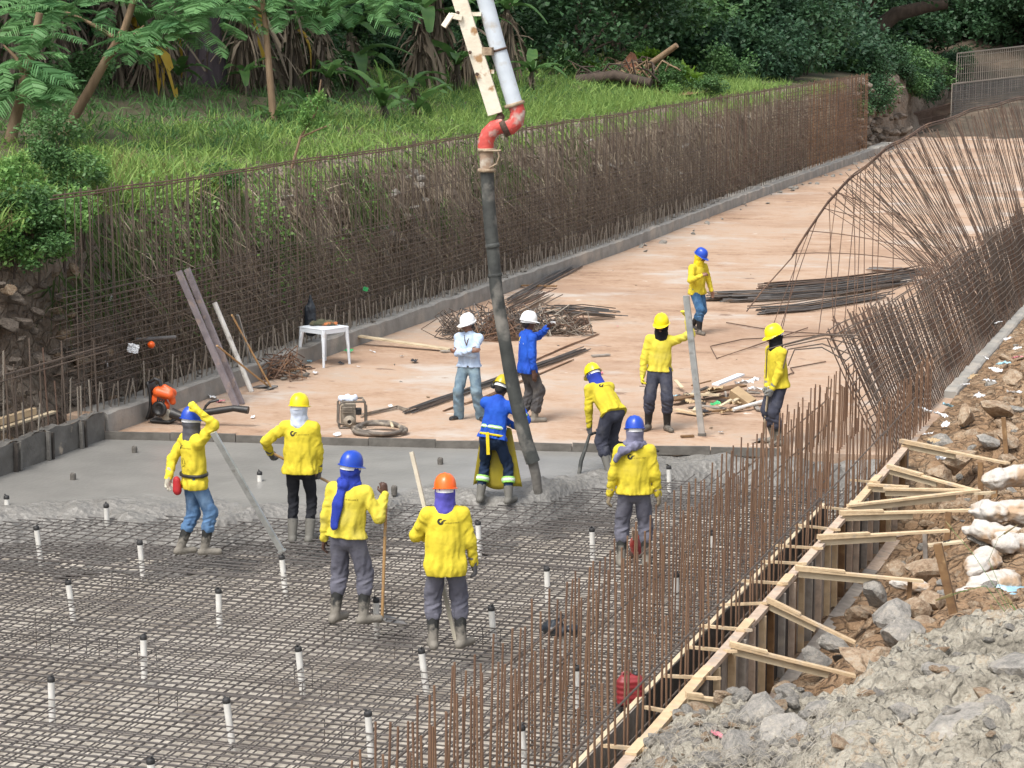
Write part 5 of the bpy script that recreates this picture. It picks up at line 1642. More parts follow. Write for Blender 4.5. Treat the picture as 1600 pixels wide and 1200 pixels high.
def leafy(name, m, spots, n, size, seed, label):
    r = np.random.default_rng(seed)
    parts = []
    for (c, rad) in spots:
        P = np.array(c) + r.normal(size=(n, 3)) * np.array(rad) * .5
        V, F, k = leaves(P, r.uniform(.6, 1.3, n) * size, r.uniform(.5, .8, n) * size, seed + len(parts))
        parts.append((V, F, np.repeat(np.clip(r.normal(.45, .3, n), 0, 1), k)))
    V, F, T = joined(parts)
    return np_obj(name, V, F, m, False, attrs={'tint': T}, label=label, kind='stuff')
rv = random.Random(77)
sp = []
for i in range(18):
    v = rv.uniform(34, 44); z = rv.uniform(1.0, 3.2)
    sp.append(((float(np.interp(z, [b for a, b in PROF[:9]], [a for a, b in PROF[:9]])) + .25, v, z), (.2, .5, .5)))
leafy('creeper_leaves', 'leaf_light', sp, 110, .09, 9, 'patches of small creeper leaves on the left bank face')

# ---- trees and shrubs
def crown_mesh(name, m, clumps, per, size, seed):
    r = np.random.default_rng(seed)
    parts = []
    for (c, rad) in clumps:
        q = unit(r.normal(size=(per, 3))) * (r.random((per, 1)) ** .45)
        P = np.array(c) + q * np.array(rad)
        V, F, k = leaves(P, r.uniform(.6, 1.3, per) * size, r.uniform(.45, .7, per) * size, int(r.integers(1e6)), out=q * .6)
        base = r.uniform(.1, .7)
        parts.append((V, F, np.repeat(np.clip(base + r.normal(0, .2, per), 0, 1), k)))
    V, F, T = joined(parts)
    return np_mesh(name, V, F, m, False, attrs={'tint': T})
def blob_clumps(seed, n, R_, zc, cr):
    r = random.Random(seed)
    out = []
    for i in range(n):
        a, b = r.uniform(0, 6.28), r.uniform(-.8, 1)
        k = math.sqrt(1 - b * b) if abs(b) < 1 else 0
        f = r.uniform(.55, 1.0)
        s_ = cr * r.uniform(.7, 1.25)
        out.append(((R_[0] * k * math.cos(a) * f, R_[1] * k * math.sin(a) * f, zc + R_[2] * b * f), (s_, s_, s_ * .7)))
    return out
CROWNS = {}
for k, (m, n, R_, zc, cr, per, size) in enumerate((('leaf_dark', 34, (3.6, 3.6, 3.4), 4.6, 1.25, 230, .27), ('leaf_blue', 34, (3.4, 3.8, 3.6), 4.8, 1.2, 230, .25), ('leaf_mid', 30, (3.2, 3.2, 3.0), 4.4, 1.2, 220, .24))):
    CROWNS[m] = [crown_mesh('crown', m, blob_clumps(50 + k * 5 + j, n, R_, zc, cr), per, size, 90 + k * 3 + j) for j in range(2)]
SHRUBS = {}
for k, (m, n, R_, zc, cr, per, size) in enumerate((('leaf_dark', 14, (1.1, 1.1, .9), .9, .55, 150, .17), ('leaf_mid', 14, (1.0, 1.0, .9), .9, .5, 150, .15), ('leaf_blue', 14, (1.1, 1.1, .9), .9, .55, 150, .16), ('leaf_light', 10, (.6, .6, .5), .5, .32, 110, .13), ('leaf_lime', 8, (.5, .5, .4), .45, .25, 60, .22))):
    SHRUBS[m] = [crown_mesh('foliage', m, blob_clumps(150 + k * 5 + j, n, R_, zc, cr), per, size, 190 + k * 3 + j) for j in range(2)]
def limb(path, r0, r1, m, name, parent, n=7):
    b = MB()
    k = len(path)
    b.tube(path, [r0 + (r1 - r0) * i / (k - 1) for i in range(k)], n)
    return b.build(name, m, parent, True)
def tree(p, m, s_, rz, label, seed, trunk=True, group='trees behind the left bank', flat=1.):
    r = random.Random(seed)
    root = empty('tree', p, rz, label=label, cat='tree', group=group)
    put('crown', CROWNS[m][seed % 2], root, (0, 0, 0), (0, 0, 0), (s_, s_, s_ * flat))
    h = 3.6 * s_
    pts = [(0, 0, -.4), (r.uniform(-.1, .1), r.uniform(-.1, .1), h * .35), (r.uniform(-.4, .4), r.uniform(-.3, .3), h * .75), (r.uniform(-.6, .6), r.uniform(-.4, .4), h * 1.2)]
    limb(pts, .22 * s_, .09 * s_, 'bark', 'trunk', root)
    for i in range(4):
        a = r.uniform(0, 6.28); q = Vector(pts[2]).lerp(Vector(pts[1]), r.uniform(0, .8))
        limb([q, q + Vector((math.cos(a) * .8, math.sin(a) * .8, .7)) * s_, q + Vector((math.cos(a) * 1.9, math.sin(a) * 1.9, 1.2 + r.uniform(-.3, .8))) * s_], .08 * s_, .03 * s_, 'bark', 'limb', root, 5)
    return root
def shrub(p, m, s_, label, seed, group=None, cat='shrub'):
    r = random.Random(seed)
    root = empty('shrub', p, r.uniform(0, 6), label=label, cat=cat, group=group)
    put('foliage', SHRUBS[m][seed % 2], root, (0, 0, 0), (0, 0, 0), (s_, s_, s_ * r.uniform(.85, 1.15)))
    for i in range(2):
        limb([(0, 0, -.2), (r.uniform(-.2, .2) * s_, r.uniform(-.2, .2) * s_, .9 * s_)], .03 * s_, .012 * s_, 'bark', 'stem', root, 5)
    return root
def far_z(u, v):
    return fz(u, v) if v > 112 else bank_z(u - (ku(v) + 17), v)
# dark wood behind the far half of the bank and beyond the end of the channel
TREES = [(905, 84, 84, 'leaf_dark', 1.0), (960, 66, 92, 'leaf_dark', 1.05), (1015, 60, 98, 'leaf_mid', 1.), (1075, 60, 104, 'leaf_dark', 1.1), (1130, 70, 108, 'leaf_blue', 1.15), (1190, 75, 112, 'leaf_dark', 1.15), (1245, 80, 116, 'leaf_blue', 1.2), (1300, 75, 124, 'leaf_dark', 1.2),
         (1360, 60, 150, 'leaf_dark', 1.3), (1440, 55, 158, 'leaf_mid', 1.3), (1510, 50, 160, 'leaf_mid', 1.35), (1570, 55, 156, 'leaf_dark', 1.35), (1620, 60, 150, 'leaf_dark', 1.3), (1680, 60, 152, 'leaf_mid', 1.3), (1480, 60, 172, 'leaf_dark', 1.5), (1400, 60, 170, 'leaf_dark', 1.5), (1160, 40, 135, 'leaf_blue', 1.4), (1260, 30, 142, 'leaf_dark', 1.5), (1050, 30, 122, 'leaf_dark', 1.4), (960, 20, 112, 'leaf_dark', 1.4)]
POSN = ['leftmost', 'second', 'third', 'fourth', 'fifth', 'sixth', 'seventh', 'eighth']
seen_t = {}
TREES.sort(key=lambda q: q[0])
for i, (x, y, Y, m, s_) in enumerate(TREES):
    p = atY(x, y, Y)
    p.z = far_z(p.x, p.y) - (2.2 if Y > 130 else 1.3) * s_
    nm = {'leaf_dark': 'very dark leafy', 'leaf_blue': 'bluish green drooping', 'leaf_mid': 'mid green'}[m]
    row = 'far' if Y > 130 else 'near'
    k_ = (row, m)
    seen_t[k_] = seen_t.get(k_, 0) + 1
    tree(p, m, s_, i * 1.3, f'{nm} tree, {ORD[seen_t[k_] - 1]} such from the left in the {row} wood', i + 3, group='dark wood right of the boom', flat=.9)
# canopy above and behind the banana grove (mostly above the frame, it shades the ground)
for i, (u, v, s_, m) in enumerate(((-31, 46, 1.5, 'leaf_dark'), (-33, 54, 1.7, 'leaf_blue'), (-32, 62, 1.6, 'leaf_dark'), (-34, 70, 1.7, 'leaf_mid'), (-32, 78, 1.5, 'leaf_dark'), (-38, 58, 1.8, 'leaf_dark'), (-40, 72, 1.9, 'leaf_dark'), (-38, 86, 1.7, 'leaf_mid'), (-36, 96, 1.6, 'leaf_dark'), (-42, 88, 1.9, 'leaf_dark'), (-29.5, 40, 1.3, 'leaf_mid'))):
    tree((u, v, bank_z(u, v) - .3), m, s_, i * 2.1, 'dark canopy tree standing behind the banana plants at the upper left', 40 + i, group='canopy behind the banana plants')
for i in range(46):                        # dark undergrowth closing the view under the canopy
    u, v = rv.uniform(-37, -29), rv.uniform(44, 100)
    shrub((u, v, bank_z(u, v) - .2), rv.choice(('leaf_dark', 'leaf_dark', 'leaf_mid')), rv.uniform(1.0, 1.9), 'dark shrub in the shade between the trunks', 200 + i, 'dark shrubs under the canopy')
for i in range(46):
    u = rv.uniform(-40, -10); v = rv.uniform(143, 158) if u < -23 else rv.uniform(154, 164)
    shrub((u, v, fz(u, v) - .2), rv.choice(('leaf_dark', 'leaf_mid', 'leaf_dark')), rv.uniform(1.8, 3.2), 'dark shrub on the far bank beyond the channel end', 300 + i, 'shrubs on the far bank')
for i in range(34):                        # shrubs close behind the far half of the wall, and among the banana plants
    u, v = rv.uniform(-24.5, -20.2), rv.uniform(92, 122)
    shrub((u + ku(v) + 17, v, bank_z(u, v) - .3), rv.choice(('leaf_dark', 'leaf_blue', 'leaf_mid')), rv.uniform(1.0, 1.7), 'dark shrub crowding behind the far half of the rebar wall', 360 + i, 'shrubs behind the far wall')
for i in range(30):
    u, v = rv.uniform(-30, -25.5), rv.uniform(44, 86)
    shrub((u, v, bank_z(u, v) - .25), rv.choice(('leaf_mid', 'leaf_dark', 'leaf_mid')), rv.uniform(.5, 1.0), 'leafy shrub between the banana plants', 400 + i, 'shrubs between the banana plants')
for i in range(22):                        # creeping growth over the end of the bank
    v = rv.uniform(107, 150); z = rv.uniform(1.2, 3.4)
    u = float(np.interp(z, [b for a, b in PROF[:9]], [a for a, b in PROF[:9]])) + ku(v) + 17 - .2
    shrub((u, v, z - .5), rv.choice(('leaf_dark', 'leaf_mid')), rv.uniform(.7, 1.2), 'shrub overgrowing the bank past the end of the left wall', 440 + i, 'shrubs past the end of the left wall')
# the leaning dark tree at the far right
root = empty('tree', atY(1320, 120, 138), label='leaning dark tree with a forked bare trunk above the far end', cat='tree')
o_ = root.location
def rel(x, y, Y=138): return atY(x, y, Y) - o_
limb([rel(1315, 130), rel(1330, 80), rel(1365, 50), rel(1400, 22), rel(1450, 10), rel(1480, 6)], .7, .3, 'bark', 'trunk', root, 8)
limb([rel(1330, 80), rel(1338, 40), rel(1345, 10), rel(1350, -20)], .42, .25, 'bark', 'limb', root, 7)
limb([rel(1335, 62), rel(1360, 20), rel(1372, -15)], .22, .12, 'bark', 'limb', root, 6)
limb([rel(1360, 55), rel(1375, 80), rel(1378, 100)], .12, .05, 'bark', 'limb', root, 6)
put('crown', CROWNS['leaf_dark'][0], root, rel(1420, -40) - Vector((0, 0, 4)), (0, 0, 1), (1.6, 1.6, 1.0))
# big purple brown trunk and leaning feathery trees at the left
def feather(n, seed, L0=.75):
    """a bipinnate leaf: rachis with pairs of leaflets"""
    r = np.random.default_rng(seed)
    B, D, L, Wd = [], [], [], []
    for k in range(n):
        t = (k + .5) / n
        x = L0 * t
        for s_ in (1, -1):
            B.append((x, 0, -.25 * L0 * t * t)); D.append((.55, s_, -.12)); L.append(.3 * L0 * math.sin(math.pi * (.15 + .8 * t)) + .04); Wd.append(L0 / n * .95)
    V, F, k = ribbons(np.array(B, np.float32), np.array(D), np.array(L), np.array(Wd), np.full(len(B), .15), 2, .25, seed=seed)
    return V, F, k, len(B)
def feather_crown(name, centers, per, seed, L0=.8):
    r = np.random.default_rng(seed)
    V0, F0, k0, nb = feather(17, seed, L0)
    parts = []
    for c, rad in centers:
        for i in range(per):
            a = r.uniform(0, 6.28)
            el = r.uniform(-.5, .35)
            mt = np.array(Matrix.Rotation(a, 3, 'Z') @ Matrix.Rotation(-el, 3, 'Y') @ Matrix.Rotation(r.uniform(-.4, .4), 3, 'X'))
            P = np.array(c) + r.normal(size=3) * np.array(rad) * .5
            parts.append((V0 @ mt.T * r.uniform(.7, 1.2) + P, F0, np.full(len(V0), np.clip(r.normal(.5, .25), 0, 1))))
    V, F, T = joined(parts)
    return np_mesh(name, V, F, 'fern_leaf', False, attrs={'tint': T})
def feather_tree(label, Y, trunk, limbs, crowns, r0, per, seed, bm='bark_tan'):
    p0 = atY(*trunk[0], Y)
    root = empty('feathery_tree', p0, label=label, cat='tree')
    def q(x, y, d=0): return atY(x, y, Y + d) - p0
    gz = bank_z(p0.x, p0.y) - .3 - p0.z
    d0 = q(*trunk[0]) - q(*trunk[1])
    limb([Vector((d0.x / d0.z * gz, d0.y / d0.z * gz, gz))] + [q(*t) for t in trunk[(1 if gz > -.1 else 0):]], r0, r0 * .55, bm, 'trunk', root, 8)
    for l_ in limbs: limb([q(*t) for t in l_], r0 * .5, r0 * .15, bm, 'limb', root, 6)
    cs = [(q(x, y, d), (rx, rx, rx * .6)) for x, y, d, rx in crowns]
    put('crown', feather_crown('crown', cs, per, seed), root)
feather_tree('feathery leaved tree with a slim pale trunk leaning right', 46, [(108, 196), (140, 140), (165, 95), (195, 45), (215, -20)], [[(160, 100), (190, 70), (225, 40)], [(180, 60), (130, 30), (80, 10)]], [(110, 8, -1, .9), (75, 30, -1, .6), (250, 5, 0, 1.), (285, 20, 0, .7), (330, 5, 0, .8), (205, 62, -.5, .35), (60, 5, 1, .7), (170, -10, 0, 1.), (255, 45, 0, .35)], .12, 14, 5)
feather_tree('feathery leaved tree with a short brown trunk at the left edge', 44, [(22, 195), (35, 140), (50, 80), (62, 20)], [[(40, 120), (25, 90), (5, 70)]], [(30, 110, -.5, .5), (55, 128, -.5, .4), (20, 135, -.5, .5), (10, 100, 0, .6), (65, 60, 0, .4)], .13, 12, 6)
feather_tree('tall feathery tree whose foliage hangs into the top edge beside the big trunk', 54, [(420, 100), (415, 40), (405, -40)], [[(412, 20), (380, 0), (330, -20)]], [(350, -5, 0, .8), (400, 0, 0, .7), (445, -5, 0, .7), (560, -5, 0, .8), (520, 0, 1, .7), (620, -5, 1, .8)], .1, 13, 7)
p0 = atY(316, 112, 60)
root = empty('tree', p0, label='thick purple brown trunk between the feathery trees', cat='tree')
b = MB(); b.tube([(0, 0, -.6), (.05, 0, .2), (.0, 0, 1.2), (-.1, .1, 3), (.1, 0, 6), (0, 0, 9)], [.75, .58, .5, .46, .42, .35], 12); b.build('trunk', 'bark_purple', root, True)
put('crown', CROWNS['leaf_mid'][1], root, (0, 0, 5.5), (0, 0, 0), (1.3, 1.3, 1.1))
for i in range(4):
    b = MB(); x0 = -.5 + i * .3
    b.tube([(x0, -.55, 0), (x0 + .1, -.6, 1.2), (x0 - .1, -.55, 2.5), (x0, -.5, 4.2)], .025, 5); b.build('vine_stem', 'bark', root)
# banana plants
def ban_leaf(name, m, L, wd, arch, seed, tear=.5):
    r = np.random.default_rng(seed)
    V, F = [], []
    n = 12
    for i in range(n + 1):
        t = i / n
        x, z = L * (t - .12 * arch * t * t), L * (.55 * t - arch * t * t)
        w_ = wd * math.sin(math.pi * min(1, .06 + .94 * t)) ** .6 * (1 - .15 * t)
        V += [(x, -w_ / 2, z + w_ * .22 + r.normal() * .02), (x, 0, z), (x, w_ / 2, z + w_ * .22 + r.normal() * .02)]
    for i in range(n):
        a = i * 3
        if r.random() > tear * .3: F.append((a, a + 1, a + 4, a + 3))
        if r.random() > tear * .3: F.append((a + 1, a + 2, a + 5, a + 4))
    return np_mesh(name, V, np.array(F), m, True, attrs={'tint': np.clip(r.normal(.4, .2, len(V)), 0, 1)})
BL = [ban_leaf('leaf', 'banana_leaf', 2.0, .55, a, i) for i, a in enumerate((.55, .8, 1.1))]
BD = [ban_leaf('dead_leaf', 'banana_dead', 1.7, .4, a, 20 + i, 1.4) for i, a in enumerate((1.7, 2.0))]
BY = [ban_leaf('yellow_leaf', 'banana_yellow', 1.2, .42, a, 30 + i, .4) for i, a in enumerate((1.7, 2.0))]
BYG = ban_leaf('young_leaf', 'leaf_light', 1.4, .4, .15, 44, .0)
def banana(p, h, label, seed, live=6, dead=7, yellow=0, upright=False, group='banana plants', s_=1.):
    r = random.Random(seed)
    root = empty('banana_plant', p, r.uniform(0, 6.28), label=label, cat='banana plant', group=group)
    root.scale = (s_, s_, s_)
    lx, ly = r.uniform(-.25, .25), r.uniform(-.25, .25)
    if h > .3:
        b = MB(); b.tube([(0, 0, -.3), (lx * .3, ly * .3, h * .4), (lx, ly, h)], [.17, .13, .08], 9); b.build('stem', 'banana_stem', root, True)
    for i in range(live):
        put('leaf', r.choice(BL), root, (lx, ly, h - .05), (r.uniform(-.15, .15), r.uniform(-.7, -.1) if not upright else r.uniform(-.9, -.4), i * 6.28 / max(1, live) + r.uniform(-.3, .3)), (r.uniform(.7, 1.05),) * 3)
    if dead:
        g = np.random.default_rng(seed)
        k = dead * 13
        zz = h * g.uniform(.35, 1.0, k)
        B_ = np.stack([lx * zz / h + g.normal(0, .06, k), ly * zz / h + g.normal(0, .06, k), zz], 1)
        an = g.uniform(0, 6.28, k)
        D_ = np.stack([np.cos(an) * g.uniform(.1, .5, k), np.sin(an) * g.uniform(.1, .5, k), g.uniform(-.9, .35, k)], 1)
        V, F, kk = ribbons(B_, D_, g.uniform(.35, 1.25, k) * min(1, h / 2), g.uniform(.04, .2, k) * g.uniform(.4, 1, k), g.uniform(.5, 1.3, k), 4, .3, seed=seed)
        V = V + g.normal(0, .02, V.shape)
        np_obj('dead_leaf_skirt', V, F, 'banana_dead', False, attrs={'tint': np.repeat(np.clip(g.normal(.35, .3, k), 0, 1), kk)}, parent=root)
    for i in range(yellow):
        put('yellow_leaf', r.choice(BY), root, (lx * .6, ly * .6, h * r.uniform(.6, .95)), (r.uniform(-.3, .3), r.uniform(.1, .4), r.uniform(3.6, 5.4)), (r.uniform(.6, 1.),) * 3)
    if upright:
        put('young_leaf', BYG, root, (lx, ly, h), (0, -1.0, r.uniform(0, 6)), (1, 1, 1))
    return root
def bp_(x, y, Y):
    p = atY(x, y, Y); p.z = bank_z(p.x, p.y); return p
for i, (x, Y, h, lv, dd, yl, lab) in enumerate(((30, 52, 3.2, 3, 12, 0, 'banana plant with long dead leaves near the left edge'), (95, 54, 3.4, 3, 13, 1, 'banana plant hung with brown leaves behind the pale leaning trunk'), (180, 56, 3.2, 4, 10, 3, 'banana plant with yellow dead leaves right of the pale leaning trunk'), (232, 56, 2.6, 3, 9, 4, 'short banana plant with bright yellow hanging leaves'),
        (262, 58, 3.0, 3, 11, 1, 'banana plant with pale dead leaves left of the thick trunk'), (375, 60, 3.4, 4, 12, 1, 'banana plant with dry skirt just right of the thick trunk'), (415, 61, 3.2, 4, 10, 0, 'banana plant with dead leaves, second right of the thick trunk'), (462, 62, 3.4, 5, 9, 1, 'banana plant with curved green leaf right of centre left'), (505, 63, 3.0, 6, 6, 0, 'green banana plant in front of the dark shade'),
        (560, 66, 3.0, 6, 5, 0, 'banana plant with broad leaves left of the boom'), (655, 68, 3.2, 6, 9, 0, 'banana plant directly left of the boom top'), (690, 72, 3.4, 5, 8, 0, 'banana plant partly hidden by the white boom'), (735, 72, 3.2, 5, 8, 0, 'banana plant right behind the white boom'), (800, 76, 3.2, 7, 6, 0, 'banana plant with hanging leaves right of the white pipe'), (140, 60, 3.6, 4, 10, 0, 'banana plant in the back row at upper left'))):
    banana(bp_(x, 130, Y), h * (.62, .8, .7, .55, .75, .85)[i % 6], lab, 500 + i, lv, dd, yl, s_=.95)
for i, (x, Y, s__) in enumerate(((385, 59, .55), (505, 61, .7), (560, 65, .9), (645, 63, .65), (715, 70, .9), (830, 74, .7), (285, 57, .5))):
    banana(bp_(x, 130, Y), .9, 'leafy young banana plant, ' + ORD[i] + ' in the front of the grove', 520 + i, 7, 2, 0, False, 'young banana plants before the grove', s__)
banana(bp_(605, 140, 58), .5, 'young banana plant with one bright upright leaf', 551, 5, 1, 0, True, s_=.8)
banana(bp_(490, 130, 57), .4, 'small banana shoot with spreading leaves on the grass', 552, 6, 1, 0, False, s_=.6)
banana(bp_(650, 150, 60), .3, 'low banana shoot beside the young bright one', 553, 5, 2, 0, False, s_=.7)
banana(bp_(425, 150, 54), .2, 'tiny banana shoot with blue green leaves', 554, 5, 0, 0, False, s_=.45)
BW = ['at the left edge under the feathery tree', 'at the foot of the pale leaning trunk', 'at the left end of the wall top', 'in the middle of the near left bank', 'lowest at the left edge above the rubble', 'hanging over the rubble beside the wall end', 'just above the left rubble face', 'behind the first bars of the tall wall', 'at the left picture edge halfway up the bank', 'right of the foot of the leaning trunk', 'left of centre on the near left bank', 'growing through the wall bars, the lower one', 'growing through the wall bars, the upper one']
# leafy shrubs at the near left bank
for i, (x, y, Y, m, s_) in enumerate(((30, 265, 36, 'leaf_light', .5), (85, 240, 37, 'leaf_mid', .5), (140, 258, 38, 'leaf_light', .55), (60, 320, 35.5, 'leaf_light', .55), (20, 380, 34.5, 'leaf_light', .7), (100, 370, 35, 'leaf_light', .7), (60, 400, 34.6, 'leaf_mid', .5), (130, 340, 36, 'leaf_light', .6), (0, 300, 35, 'leaf_light', .7), (110, 290, 37, 'leaf_mid', .5), (40, 350, 35, 'leaf_mid', .6), (350, 340, 42.5, 'leaf_light', .6), (330, 300, 41.5, 'leaf_mid', .5))):
    p = atY(x, y, Y)
    p.z -= .5 * s_
    shrub(p, m, s_, ('dark' if m == 'leaf_mid' else 'light') + ' green bush ' + BW[i], 600 + i, 'bushes on the near left bank')
# bent straw heap, broken sapling
b = MB(); p = atY(455, 232, 44); p.z = 3.6
root = empty('sapling', p, label='bare brown broken sapling in the bright grass', cat='sapling')
for pts, r0 in (([(0, 0, -.1), (.2, 0, .5), (.5, .1, 1.0), (.6, .1, 1.6)], .03), ([(.2, 0, .5), (.55, 0, .65), (.8, .05, .75)], .022), ([(.5, .1, 1.), (.3, .1, 1.3)], .012)):
    limb(pts, r0, r0 * .5, 'bark_tan', 'stem', root, 6)
put('foliage', SHRUBS['leaf_light'][0], root, (.45, .1, .6), (0, 0, 0), (.5, .5, .7))
# red earth heap with roots on the terrace, with big lime leaves
p = atY(985, 135, 82); p.z = 3.9
root = empty('earth_heap', p, label='heap of red earth and torn roots on the far terrace', cat='heap')
mat('red_earth', (.20, .085, .045), (.13, .055, .03), 3, .95, 1.2, 8, c3=(.26, .15, .09), mix3=(.54, .7), s3=1.5)
b = MB(); b.grid(lambda i, j: Vector(((i - .5) * 5, (j - .5) * 4, 1.0 * math.exp(-((i - .45) ** 2 + (j - .5) ** 2) / .06) * (1 + .9 * nz3((i * 9, j * 9, 2))) - .2)), 30, 24); b.build('earth', 'red_earth', root, True)
for i in range(34):
    a = rv.uniform(0, 6.28); x0, y0 = rv.uniform(-1.9, 1.6), rv.uniform(-1.9, .2)
    limb([(x0, y0, .2), (x0 + math.cos(a) * .6, y0 - .2, .5 + rv.uniform(0, .6)), (x0 + math.cos(a) * 1.3, y0 - .3, .3 + rv.uniform(0, .7))], .05, .02, rv.choice(('bark', 'bark_tan')), 'root', root, 5)
limb([(-1.4, -1.9, .25), (0, -2.0, .45), (1.3, -2.0, .2)], .22, .16, 'bark', 'log', root, 8)
limb([(.8, -.9, .7), (2.0, -1.2, 1.5)], .13, .1, 'bark_tan', 'log', root, 8)
for i, (x, y, Y, s_, lab) in enumerate(((1010, 85, 86, .9, 'lime green broad leaved plant on top of the earth heap'), (1035, 120, 84, .9, 'lime green plant at the right foot of the earth heap'), (1068, 128, 86, 1.2, 'bright lime plant with long leaves near the wall top'), (925, 88, 84, .5, 'small lime green seedling left of the earth heap'), (1090, 140, 88, .9, 'rightmost lime green plant, at the wall top'))):
    p = atY(x, y + 12, Y); p.z -= .3
    shrub(p, 'leaf_lime', s_ * 1.1, lab, 700 + i, cat='plant')
for i in range(16):
    x = rv.uniform(880, 1110); p = atY(x, 0, rv.uniform(80, 96)); p.z = bank_z(p.x, p.y) - .2
    shrub(p, rv.choice(('leaf_mid', 'leaf_light')), rv.uniform(.5, .9), 'low green bush around the red earth heap', 730 + i, 'low bushes round the earth heap')
# grass stalks at the right edge in front of the blue sheet
root = empty('grass_stalks', at(1585, 980, .75), label='long green grass stalks arching before the blue sheet', cat='grass')
o_ = root.location
for pts, r0 in (([(1590, 985), (1560, 925), (1520, 865), (1490, 830), (1478, 815)], .006), ([(1580, 970), (1540, 915), (1500, 925), (1462, 938)], .009), ([(1595, 985), (1570, 935), (1545, 875), (1560, 840), (1590, 820)], .005), ([(1570, 980), (1553, 960), (1548, 945)], .008), ([(1600, 980), (1585, 950), (1570, 930)], .008)):
    b = MB(); Y_ = cy(o_)
    P_ = [atY(x, y, Y_ + .1 * i) - o_ for i, (x, y) in enumerate(pts)]
    b.tube(P_, [r0 * 1.2] + [r0] * (len(P_) - 2) + [r0 * .3], 4, flat=.35); b.build('blade', 'leaf_light', root)
    b = MB(); b.tube([P_[-2].lerp(P_[-1], .3), P_[-1]], [r0 * 2.2, r0 * .8], 5); b.build('seed_head', 'grass_dry', root)

# ------------------------------------------------------------------ the people
def lp(loc, yaw, s, wp):                 # world point -> the person's own frame
    d = (Vector(wp) - Vector(loc)) / s
    a = R(yaw) - AZ
    return Vector((d.x * math.cos(a) - d.y * math.sin(a), d.x * math.sin(a) + d.y * math.cos(a), d.z))
def who(px, py, z, yaw, s, seed, label, pose, look, logo=None, px_hand=None, group='workers on the pour'):
    loc = at(px, py, z)
    loc.z = z
    for q, (hx, hy, dY) in (px_hand or {}).items():
        pose.setdefault('hand', {})[q] = lp(loc, yaw, s, atY(hx, hy, cy(loc) + dY))
    d = person(loc, yaw, s, seed, label, pose, look, logo, group)
    d['loc'] = loc
    return d
MZ = -.13                                # level of the top mat, where boots stand
REL = {1: (.26, .05, .84), -1: (-.26, .05, .84)}
Y = dict(shirt='shirt_yellow', boots='boot_cement', trousers='pants_grey')

# back view, orange hat
p_orange = who(697, 1012, MZ, -4, 1.035, 11, 'worker in orange hard hat and purple neck cloth seen from behind on the mesh',
    dict(hand={1: (.30, .06, .80), -1: (-.12, .30, 1.08)}, elbow={-1: (-1, -.4, -.4), 1: (.5, -1, 0)}, foot={1: (.155, .02, 0), -1: (-.13, 0, 0)}, toe={1: 40, -1: -8}, curl={1: .7, -1: 1.2}, hem=-.17, head=(0, 4, 0), bend=(2, 0, 0)),
    dict(Y, hat='hat_orange', neck='cloth_purple', mask=False, glove={1: 'glove_grey', -1: 'glove_grey'}, bag=.036, band='white_plastic'), 'back')
# scarf man with raised fist
p_scarf = who(544, 972, MZ, 18, 1.06, 12, 'worker in blue hard hat with a long blue scarf, fist raised beside a shovel handle',
    dict(hand={1: (.36, .14, 1.34), -1: (-.26, .0, .83)}, elbow={1: (.8, .2, -1)}, hdir={1: (-.1, 0, 1)}, palm={1: (-.6, 1, 0)}, foot={1: (.17, .02, 0), -1: (-.13, -.02, 0)}, toe={1: 50, -1: 16}, curl={1: 1.35, -1: .6}, hem=-.03, head=(14, 4, 4), bend=(2, 3, 0)),
    dict(Y, shirt='shirt_fade', hat='hat_blue', neck='cloth_blue', mask=False, skin='skin_dark', bag=.022), 'back')
# yellow hat, black trousers
p_black = who(470, 846, MZ - .04, 8, 1.06, 13, 'worker in yellow hard hat and black trousers holding a shovel across the body',
    dict(foot={1: (.11, 0, 0), -1: (-.09, -.03, 0)}, elbow={1: (1, -.6, 0), -1: (-1, -.5, -.3)}, curl={1: 1., -1: 1.2}, hem=-.1, head=(10, 2, 0), bend=(2, 0, 0)),
    dict(Y, hat='hat_yellow', neck='cloth_white', mask=False, trousers='pants_black', boots='boot_wet', leg=.0, glove={1: 'glove_grey', -1: 'glove_grey'}, bag=.028, boot_h=.26), 'back', px_hand={1: (499, 742, .12), -1: (422, 708, .25)})
# blue hat at left with the straightedge
p_left = who(306, 866, MZ, 62, 1.03, 14, 'worker in blue hard hat and jeans raising a gloved arm over a straightedge',
    dict(hand={-1: (-.14, -.27, .92)}, elbow={1: (.47, .88, -.3), -1: (-1, -.2, 0)}, foot={1: (.08, .10, 0), -1: (-.10, -.14, 0)}, toe={1: 20, -1: 5}, curl={1: 1.3, -1: .5}, hem=-.12, head=(-16, 4, 0), bend=(-2, 0, -8)),
    dict(Y, hat='hat_blue', neck='cloth_grey', mask=False, trousers='jeans', boots='boot_cement', glove={1: 'glove_yellow', -1: 'glove_pale'}, leg=.02, cuff=.12), 'full', px_hand={1: (309, 641, -.22)})
# back view with blue hat, behind the bars
p_back = who(990, 884, MZ, 2, 1.02, 15, 'worker in blue hard hat with a knotted grey scarf standing behind the upright bars',
    dict(hand={1: (.29, .03, .80), -1: (-.30, .03, .80)}, foot={1: (.15, 0, 0), -1: (-.15, 0, 0)}, curl={1: .6, -1: .6}, hem=-.06, head=(-3, 6, 0), bend=(2, 0, 0)),
    dict(Y, shirt='shirt_worn', hat='hat_blue', neck='cloth_lilac', mask=False, glove={1: 'glove_tan', -1: 'glove_tan'}, bag=.03), 'back')
